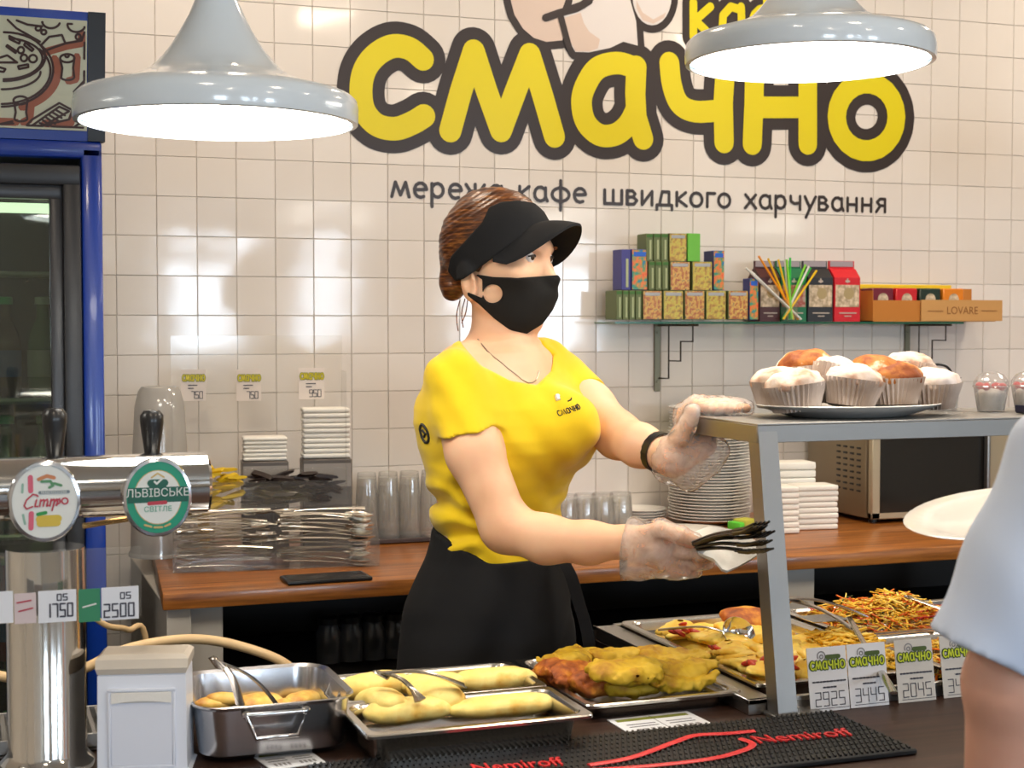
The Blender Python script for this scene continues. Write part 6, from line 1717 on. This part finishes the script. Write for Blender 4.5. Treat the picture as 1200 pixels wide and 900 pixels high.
# --- eyes
EYEW = pm('eye_white', (.75, .70, .66), .2); IRIS = pm('iris_brown', (.05, .025, .012), .15); LASH = pm('eyelash', (.012, .008, .006), .6)
for s in (-1, 1):
    e = hh(.0835, s * .0325, -.006)
    b = NB(); bmesh.ops.create_uvsphere(b, u_segments=20, v_segments=12, radius=.0122, matrix=Matrix.Translation(Vector(e))); eo = part('eye', b, EYEW, server, 180)
    b = NB(); bmesh.ops.create_uvsphere(b, u_segments=16, v_segments=10, radius=.0062, matrix=Matrix.Translation(Vector(e + HX * .0075 - HY * .0015))); part('iris', b, IRIS, eo, 180)
    b = NB(); pts = [tuple(e + HX * (.0128 * math.cos(t)) + HY * (.0135 * math.sin(t)) + np.array([0, 0, .0042 - .003 * abs(math.sin(t))])) for t in np.linspace(-1.0, 1.0, 9)]
    add_tube(b, pts, .0016, 6); part('eyelashes', b, LASH, eo, 60)
    b = NB(); pts = [tuple(hh(.098, s * .033, .013) + HX * (.004 - .010 * t * t) + HY * (.018 * t) + np.array([0, 0, .002 - .003 * t * t])) for t in np.linspace(-1, 1, 7)]
    add_tube(b, pts, .0022, 6, flat=.6); part('eyebrow', b, HAIR, server, 60)
# --- watch on the gripping arm
wd_ = (LW - LE) / np.linalg.norm(LW - LE); wc = LE + (LW - LE) * .80
def ringpts(c, d, r, n=20):
    d = Vector(d); a = d.cross(Vector((0, 0, 1))).normalized(); b_ = a.cross(d)
    return [Vector(c) + a * (r * math.cos(2 * PI * k / n)) + b_ * (r * math.sin(2 * PI * k / n)) for k in range(n)]
b = NB(); rp_ = ringpts(wc, wd_, .0335); dv = Vector(wd_)
rings = [[q_ + (q_ - Vector(wc)).normalized() * o_ + dv * t_ for o_, t_ in ((0, -.008), (.0022, -.008), (.0022, .008), (0, .008))] for q_ in rp_]
rings.append([v.copy() for v in rings[0]])
add_grid_rings(b, rings, True, False, False); wt = part('watch_strap', b, BLACKP, server)
# --- thin plastic gloves: a loose film over each hand with a flared cuff
GLV = bpy.data.materials.new('plastic_glove'); MATS['plastic_glove'] = GLV
N = NT(GLV); t_ = N.t; t_.nodes.remove(N.b)
out_ = [x for x in t_.nodes if x.type == 'OUTPUT_MATERIAL'][0]
trn = N.n('ShaderNodeBsdfTransparent'); dif = N.n('ShaderNodeBsdfDiffuse'); dif.inputs[0].default_value = (.95, .94, .94, 1)
tlu = N.n('ShaderNodeBsdfTranslucent'); tlu.inputs[0].default_value = (.95, .94, .94, 1)
gls = N.n('ShaderNodeBsdfGlossy'); gls.inputs['Roughness'].default_value = .16
vec = N.coord(); nz = N.noise(vec, 34, 4, .6, .6)
bmp = N.n('ShaderNodeBump'); bmp.inputs['Strength'].default_value = .55; bmp.inputs['Distance'].default_value = .006
N.l(nz, bmp.inputs['Height'])
for x in (dif, tlu, gls): N.l(bmp.outputs[0], x.inputs['Normal'])
m1 = N.n('ShaderNodeMixShader'); m1.inputs[0].default_value = .5; N.l(dif.outputs[0], m1.inputs[1]); N.l(tlu.outputs[0], m1.inputs[2])
mr = N.n('ShaderNodeMapRange'); mr.inputs[1].default_value = .35; mr.inputs[2].default_value = .75; mr.inputs[3].default_value = .16; mr.inputs[4].default_value = .55; N.l(nz, mr.inputs[0])
m2 = N.n('ShaderNodeMixShader'); N.l(mr.outputs[0], m2.inputs[0]); N.l(trn.outputs[0], m2.inputs[1]); N.l(m1.outputs[0], m2.inputs[2])
fr_ = N.n('ShaderNodeLayerWeight'); fr_.inputs['Blend'].default_value = .1; N.l(bmp.outputs[0], fr_.inputs['Normal'])
m3 = N.n('ShaderNodeMixShader'); N.l(fr_.outputs['Fresnel'], m3.inputs[0]); N.l(m2.outputs[0], m3.inputs[1]); N.l(gls.outputs[0], m3.inputs[2])
N.l(m3.outputs[0], out_.inputs['Surface'])
def glove(hand, cuff, cn, off):
    def fn(p):
        d = smin(hand(p) - off, cuff(p), .02) + .0022 * vnoise(p, 55, 31) + .0018 * vnoise(p, 110, 32)
        return np.abs(np.maximum(d, cn(p))) - .0 if False else np.maximum(d, cn(p))
    return fn
def cuff_r(p): return smin(cone(p, L(738, 640, -.305), L(764, 645, -.32), .047, .033), cone(p, L(742, 658, -.29), L(790, 662, -.32), .038, .018), .02) + .004 * vnoise(p, 30, 35)
cdir_r = np.array([-.93, .25, .12])
smesh('glove', glove(hand_r, cuff_r, lambda p: (p - L(733, 640, -.30)) @ cdir_r, .0038), L(720, 700, -.45), L(850, 600, -.20), .0034, GLV, server)
def cuff_l(p): return smin(cone(p, Lpalm[0], W3(xe_ + .02, -1.56, SZ - .075), .038, .036), cone(p, W3(xe_ + .01, -1.56, SZ - .10), W3(xe_ + .052, -1.575, SZ - .066), .030, .022), .02) + .004 * vnoise(p, 30, 36)
ldir_w = (LE - LW) / np.linalg.norm(LE - LW)
lo_ = np.minimum(Lpalm[0], Lpalm[1]) - .13; hi_ = np.maximum(Lpalm[0], Lpalm[1]) + .13
shelf_c = W3(xe_ + .25, -1.685, SZ - .015)
smesh('glove', glove(hand_l, cuff_l, lambda p: (p - (Lpalm[0] + ldir_w * .03)) @ ldir_w, .0055), lo_, hi_, .0034, GLV, server)
# --- printed mark on the chest and on the sleeve
def decal(name, strokes, origin, ux, uz, nrm, r, mat, proj):
    b = NB()
    for s in strokes:
        pts = []
        for x, z in s:
            q0 = origin + ux * x + uz * z
            lo_t, hi_t = -.12, .12          # find the cloth along the normal
            ts = np.linspace(hi_t, lo_t, 181); dd = proj(q0[None] + ts[:, None] * nrm[None])
            k = np.argmax(dd < 0.0)
            pts.append(tuple(q0 + nrm * (ts[k] + .0012)))
        add_tube(b, pts, r, 6, flat=1)
    return part(name, b, mat, server, 60)
nko = L(600, 425, -.05)
decal('necklace', [[tuple((L(x_, y_) - L(600, 425))[[0, 2]]) for x_, y_ in ((561, 398), (566, 404), (572, 411), (580, 418), (588, 424), (596, 431), (604, 437), (611, 443), (618, 447), (623, 447), (627, 445), (629, 440), (631, 434))]], nko, np.array([1.0, 0, 0]), np.array([0, 0, 1.0]), np.array([0, -1.0, 0]), .0014, pm('silver_chain', (.35, .28, .2), .3, 1.0), body)
INKB = pm('shirt_ink', (.03, .025, .02), .7); INKW = pm('shirt_white_ink', (.75, .73, .68), .7)
o_ = L(672, 478, -.14); nrm = np.array([.62, -.78, 0]); ux = np.array([.78, .62, 0]); uz = np.array([-.12, 0, .99])
logo = []
xx = -.019
for ch in 'смачно':
    st_, adv_ = FONT[ch]
    for s_ in st_: logo.append([(xx + x_ * .0056, -.008 + z_ * .0085 + (xx + x_ * .0056) * .35) for x_, z_ in s_])
    xx += adv_ * .0056
decal('shirt_print', logo, o_, ux, uz, nrm, .0010, INKB, shirt)
decal('shirt_print', [[(-.006, .012), (-.003, .018), (-.001, .021)]], o_, ux, uz, nrm, .0046, INKW, shirt)
decal('shirt_print', [[(.004, .011), (.010, .013), (.014, .016)]], o_, ux, uz, nrm, .0014, INKB, shirt)
o2 = L(497, 508, -.13); n2 = np.array([-.80, -.60, 0]); ux2 = np.array([.6, -.8, 0])
decal('sleeve_print', [[(.012 * math.cos(a), .016 * math.sin(a)) for a in np.linspace(0, 2 * PI, 15)], [(-.004, -.006), (.004, 0), (-.004, .006)]], o2, ux2, np.array([0, 0, 1.0]), n2, .0028, INKB, shirt)
# --- what she holds: a paper napkin wrapped around black plastic forks
def WL(q): return (Vector(WO) + RZ(WROT) @ Vector(q))
cN = WL(L(835, 645, -.345))
nap = thing('held_napkin', 'folded white napkin held in the gloved hand under the black plastic forks', 'napkin', cN)
b = NB(); npx = [[(803, 628, -.335), (830, 618, -.325), (862, 622, -.32), (884, 634, -.325)], [(808, 640, -.352), (838, 640, -.350), (868, 642, -.350), (892, 648, -.350)], [(820, 650, -.368), (842, 660, -.375), (862, 662, -.375), (880, 656, -.368)], [(836, 656, -.378), (846, 668, -.39), (852, 670, -.39), (866, 664, -.385)]]
top = [[WL(L(*q)) - cN for q in row] for row in npx]; nv = Vector((.1, -.5, .86)) * .0022
V0 = [[b.verts.new(v + nv) for v in r_] for r_ in top]; V1 = [[b.verts.new(v - nv) for v in r_] for r_ in top]
for i in range(3):
    for j in range(3):
        b.faces.new((V0[i][j], V0[i][j + 1], V0[i + 1][j + 1], V0[i + 1][j])); b.faces.new((V1[i + 1][j], V1[i + 1][j + 1], V1[i][j + 1], V1[i][j]))
per = [(0, 0), (0, 1), (0, 2), (0, 3), (1, 3), (2, 3), (3, 3), (3, 2), (3, 1), (3, 0), (2, 0), (1, 0)]
for (i, j), (k, l) in zip(per, per[1:] + per[:1]): b.faces.new((V0[i][j], V1[i][j], V1[k][l], V0[k][l]))
part('napkin', b, NAPKIN, nap, 60)
def pfork_me():
    b = NB(); add_tube(b, smooth_path([(0, 0, 0), (.05, 0, .003), (.09, 0, .001)], 4), .0062, 8, flat=.4); h_ = finish(b, 'handle', BLACKP, 60)
    b = NB(); add_grid_rings(b, [[Vector((x, s * w_, z_)) for s, z_ in ((-1, -.0012), (1, -.0012), (1, .0012), (-1, .0012))] for x, w_ in ((.086, .005), (.096, .011), (.108, .0125))])
    for k in range(4): add_tube(b, [(.105, -.0105 + .007 * k, 0), (.125, -.0105 + .007 * k, -.001), (.148, -.0095 + .0063 * k, .003)], [.0030, .0028, .0014], 6)
    return h_, finish(b, 'tines', BLACKP, 60)
PF = pfork_me()
for k, ((ax, ay, ad), (ex, ey, ed)) in enumerate([((812, 636, -.368), (908, 611, -.56)), ((815, 638, -.372), (906, 625, -.55)), ((818, 641, -.370), (905, 636, -.56)), ((816, 637, -.378), (900, 617, -.57)), ((820, 644, -.366), (893, 646, -.53))]):
    a_, e_ = WL(L(ax, ay, ad)), WL(L(ex, ey, ed)); d_ = (e_ - a_).normalized()
    rot = d_.to_track_quat('X', 'Z').to_euler()
    t = thing('plastic_fork', ('topmost black plastic fork in the gloved hand', 'second black plastic fork from the top in the gloved hand', 'third black plastic fork from the top in the gloved hand', 'black plastic fork at the near side of the held bunch', 'lowest black plastic fork in the gloved hand')[k], 'fork', a_, group='black plastic forks in the hand', rot=rot)
    t.scale = (1.3, 1.2, 1.2)
    for me in PF: link(me.name, me, t)

# ================================================================== the customer at the right edge
CZ = 1.43
CO = CAM + _F * CZ; CO = np.array([CO[0], CO[1], 0.0])
def K(px, py, dz=0.0): p = atD(px, py, CZ + dz) - CO; return np.array([p @ _R, p @ _F0, p[2]])
SKIN2 = pm('skin_pink', rough=.5, noise=(8, [(.3, hexc(214, 160, 138)), (.7, hexc(228, 178, 155))], 3), sss=.25, spec=.35)
s0, s1, s2 = K(1268, 545, .02), K(1182, 800, .04), K(1172, 980, .09)
s3 = s2 + np.array([-.02, .14, -.16])
ax_c = K(1268, 545)[0] + .185
def c_torso(p, g=0.0):
    z = p[:, 2]; hw = np.interp(z, [.55, .80, .95, 1.05, 1.2, 1.32, 1.40, 1.44], [.15, .19, .19, .175, .19, .205, .19, .10]) + g
    hd = np.interp(z, [.55, .80, .95, 1.05, 1.2, 1.32, 1.40, 1.44], [.11, .13, .125, .115, .12, .12, .10, .07]) + g
    x, y = (p[:, 0] - ax_c) / hw, (p[:, 1] - .02) / hd
    r = np.sqrt(x * x + y * y + 1e-9); gr = np.sqrt((x / hw) ** 2 + (y / hd) ** 2 + 1e-12)
    return np.maximum(r * (r - 1) / np.maximum(gr, 1e-6), np.maximum(z - 1.44, .55 - z))
cs = np.array([ax_c, .02, 0])
r0 = cs + [.19, 0, 1.36]; r1 = cs + [.22, .10, 1.12]; plate_c = atD(1178, 613, 1.90) - CO; plate_l = np.array([plate_c @ _R, plate_c @ _F0, plate_c[2]])
r2 = plate_l + np.array([.14, -.08, -.03])
def c_body(p):
    d = c_torso(p, -.008)
    d = smin(d, cone(p, s0, r0, .05, .05), .03)
    d = smin(d, chain(p, [s0, s1, s2, s3], [.052, .041, .036, .026], .02), .02)
    d = smin(d, chain(p, [r0, r1, r2], [.052, .042, .028], .02), .02)
    d = smin(d, cone(p, cs + [0, 0, 1.40], cs + [0, .03, 1.52], .056, .052), .03)
    hc = cs + np.array([0, .05, 1.63])
    d = smin(d, ell(p, hc, (.075, .098, .112)), .02)
    d = smin(d, ell(p, hc + [0, .035, -.06], (.052, .06, .055)), .03)
    d = smin(d, cone(p, hc + [0, .095, .0], hc + [0, .112, -.03], .009, .013), .012)
    for s in (-1, 1): d = smin(d, ell(p, hc + [s * .076, -.005, -.01], (.008, .018, .03)), .006)
    for k in range(4):   # left hand hanging, right hand under the plate
        b0 = s3 + np.array([-.012 + .010 * k - .006, .03, -.05])
        d = smin(d, chain(p, [s3, b0, b0 + [0, .012, -.03], b0 + [0, .022, -.05]], [.022, .0105, .009, .008], .004), .006)
        f0 = r2 + np.array([-.035, .0 + .018 * k - .02, .004])
        d = smin(d, chain(p, [r2, f0, f0 + [-.03, .004, .006], f0 + [-.05, .008, .010]], [.024, .0105, .009, .008], .004), .006)
    d = smin(d, chain(p, [s3, s3 + [.026, .02, -.025], s3 + [.03, .035, -.05]], [.018, .011, .009], .004), .008)
    d = smin(d, chain(p, [r2, r2 + [-.02, -.035, .022], r2 + [-.045, -.04, .036]], [.018, .011, .009], .004), .008)
    for s in (-1, 1):
        h_ = cs + np.array([s * .095, .0, .86]); k_ = h_ + [0, .01, -.40]; a_ = k_ + [0, -.02, -.38]
        d = smin(d, smin(chain(p, [h_, k_, a_], [.092, .06, .042], .03), cone(p, a_ + [0, 0, -.03], a_ + [0, .15, -.045], .04, .032), .03), .02)
    return np.maximum(d, .012 - p[:, 2])
cust = thing('person', 'customer in a pale blue t-shirt at the right edge, seen from behind the arm', 'person', (CO[0], CO[1], 0), rz=WROT)
smesh('body', c_body, (s3[0] - .20, -.30, -.01), (ax_c + .42, .62, 1.78), .007, SKIN2, cust)
SHB = pm('tshirt_pale_blue', rough=.85, noise=(5, [(.3, hexc(198, 212, 238)), (.7, hexc(208, 222, 244))], 3), bump=(320, .1, .001), sheen=.2)
sv0, sv1 = K(1262, 548, .02), K(1158, 768, .03)
hm0 = K(1152, 764, .03); hmn = np.array([K(1152, 764)[0] - K(1152 + 29.0, 764 - 58)[0], 0, K(1152, 764)[2] - K(1152 + 29.0, 764 - 58)[2]]); hmn /= np.linalg.norm(hmn)
def c_shirt(p):
    d = c_torso(p, .006)
    d = smin(d, cone(p, s0 + [.01, 0, .0], r0, .056, .056), .03)
    sv = np.maximum(cone(p, sv0, sv1, .068, .058), (p - hm0) @ hmn)
    d = smin(d, sv, .03)
    d = smin(d, np.maximum(cone(p, r0, r1, .062, .062), (p - (r0 * .25 + r1 * .75)) @ ((r1 - r0) / np.linalg.norm(r1 - r0))), .03)
    d = d + .003 * vnoise(p, 9, 41) + .0022 * np.sin((p[:, 0] + .6 * p[:, 2]) * 55 + 2 * vnoise(p, 6, 42))
    d = np.maximum(d, .78 - p[:, 2])
    return smax(d, -cone(p, cs + [0, .015, 1.42], cs + [0, .04, 1.6], .066, .07), .006)
smesh('tshirt', c_shirt, (s3[0] - .20, -.30, .74), (ax_c + .42, .40, 1.48), .0055, SHB, cust)
JEAN = pm('dark_trousers', (.02, .025, .045), .8)
def c_trs(p):
    d = None
    for s in (-1, 1):
        h_ = cs + np.array([s * .095, .0, .86]); k_ = h_ + [0, .01, -.40]; a_ = k_ + [0, -.02, -.33]
        e = chain(p, [h_, k_, a_], [.10, .072, .058], .03); d = e if d is None else smin(d, e, .02)
    return np.maximum(smin(d, np.maximum(c_torso(p, .003), p[:, 2] - .93), .03), .1 - p[:, 2])
smesh('trousers', c_trs, (ax_c - .30, -.25, .05), (ax_c + .30, .25, .97), .010, JEAN, cust)
def c_hair(p):
    hc = cs + np.array([0, .05, 1.63]); d = ell(p, hc + [0, -.012, .018], (.083, .102, .112))
    return np.maximum(d + .002 * vnoise(p, 60, 45), np.maximum((p[:, 1] - hc[1] - .06) * .8 + (hc[2] + .03 - p[:, 2]) * .6, hc[2] - .07 - p[:, 2]))
smesh('hair', c_hair, (ax_c - .13, -.10, 1.5), (ax_c + .13, .22, 1.79), .006, pm('dark_hair', (.03, .018, .01), .45), cust)
hcw = cs + np.array([0, .05, 1.63])
for s in (-1, 1):
    b = NB(); bmesh.ops.create_uvsphere(b, u_segments=14, v_segments=8, radius=.011, matrix=Matrix.Translation(Vector(hcw + [s * .031, .083, .004]))); part('eye', b, EYEW, cust, 180)
# the white plate the customer holds out
po = link('held_plate', plate_mesh(.125, .016, 'plate', 40), None, (CO + _R * plate_l[0] + _F0 * plate_l[1] + np.array([0, 0, plate_l[2]])).tolist(), None)
po.rotation_euler = (.10, -.16, -.35)
tag(po, 'white plate held out beside the pale blue shirt over the counter', 'plate')
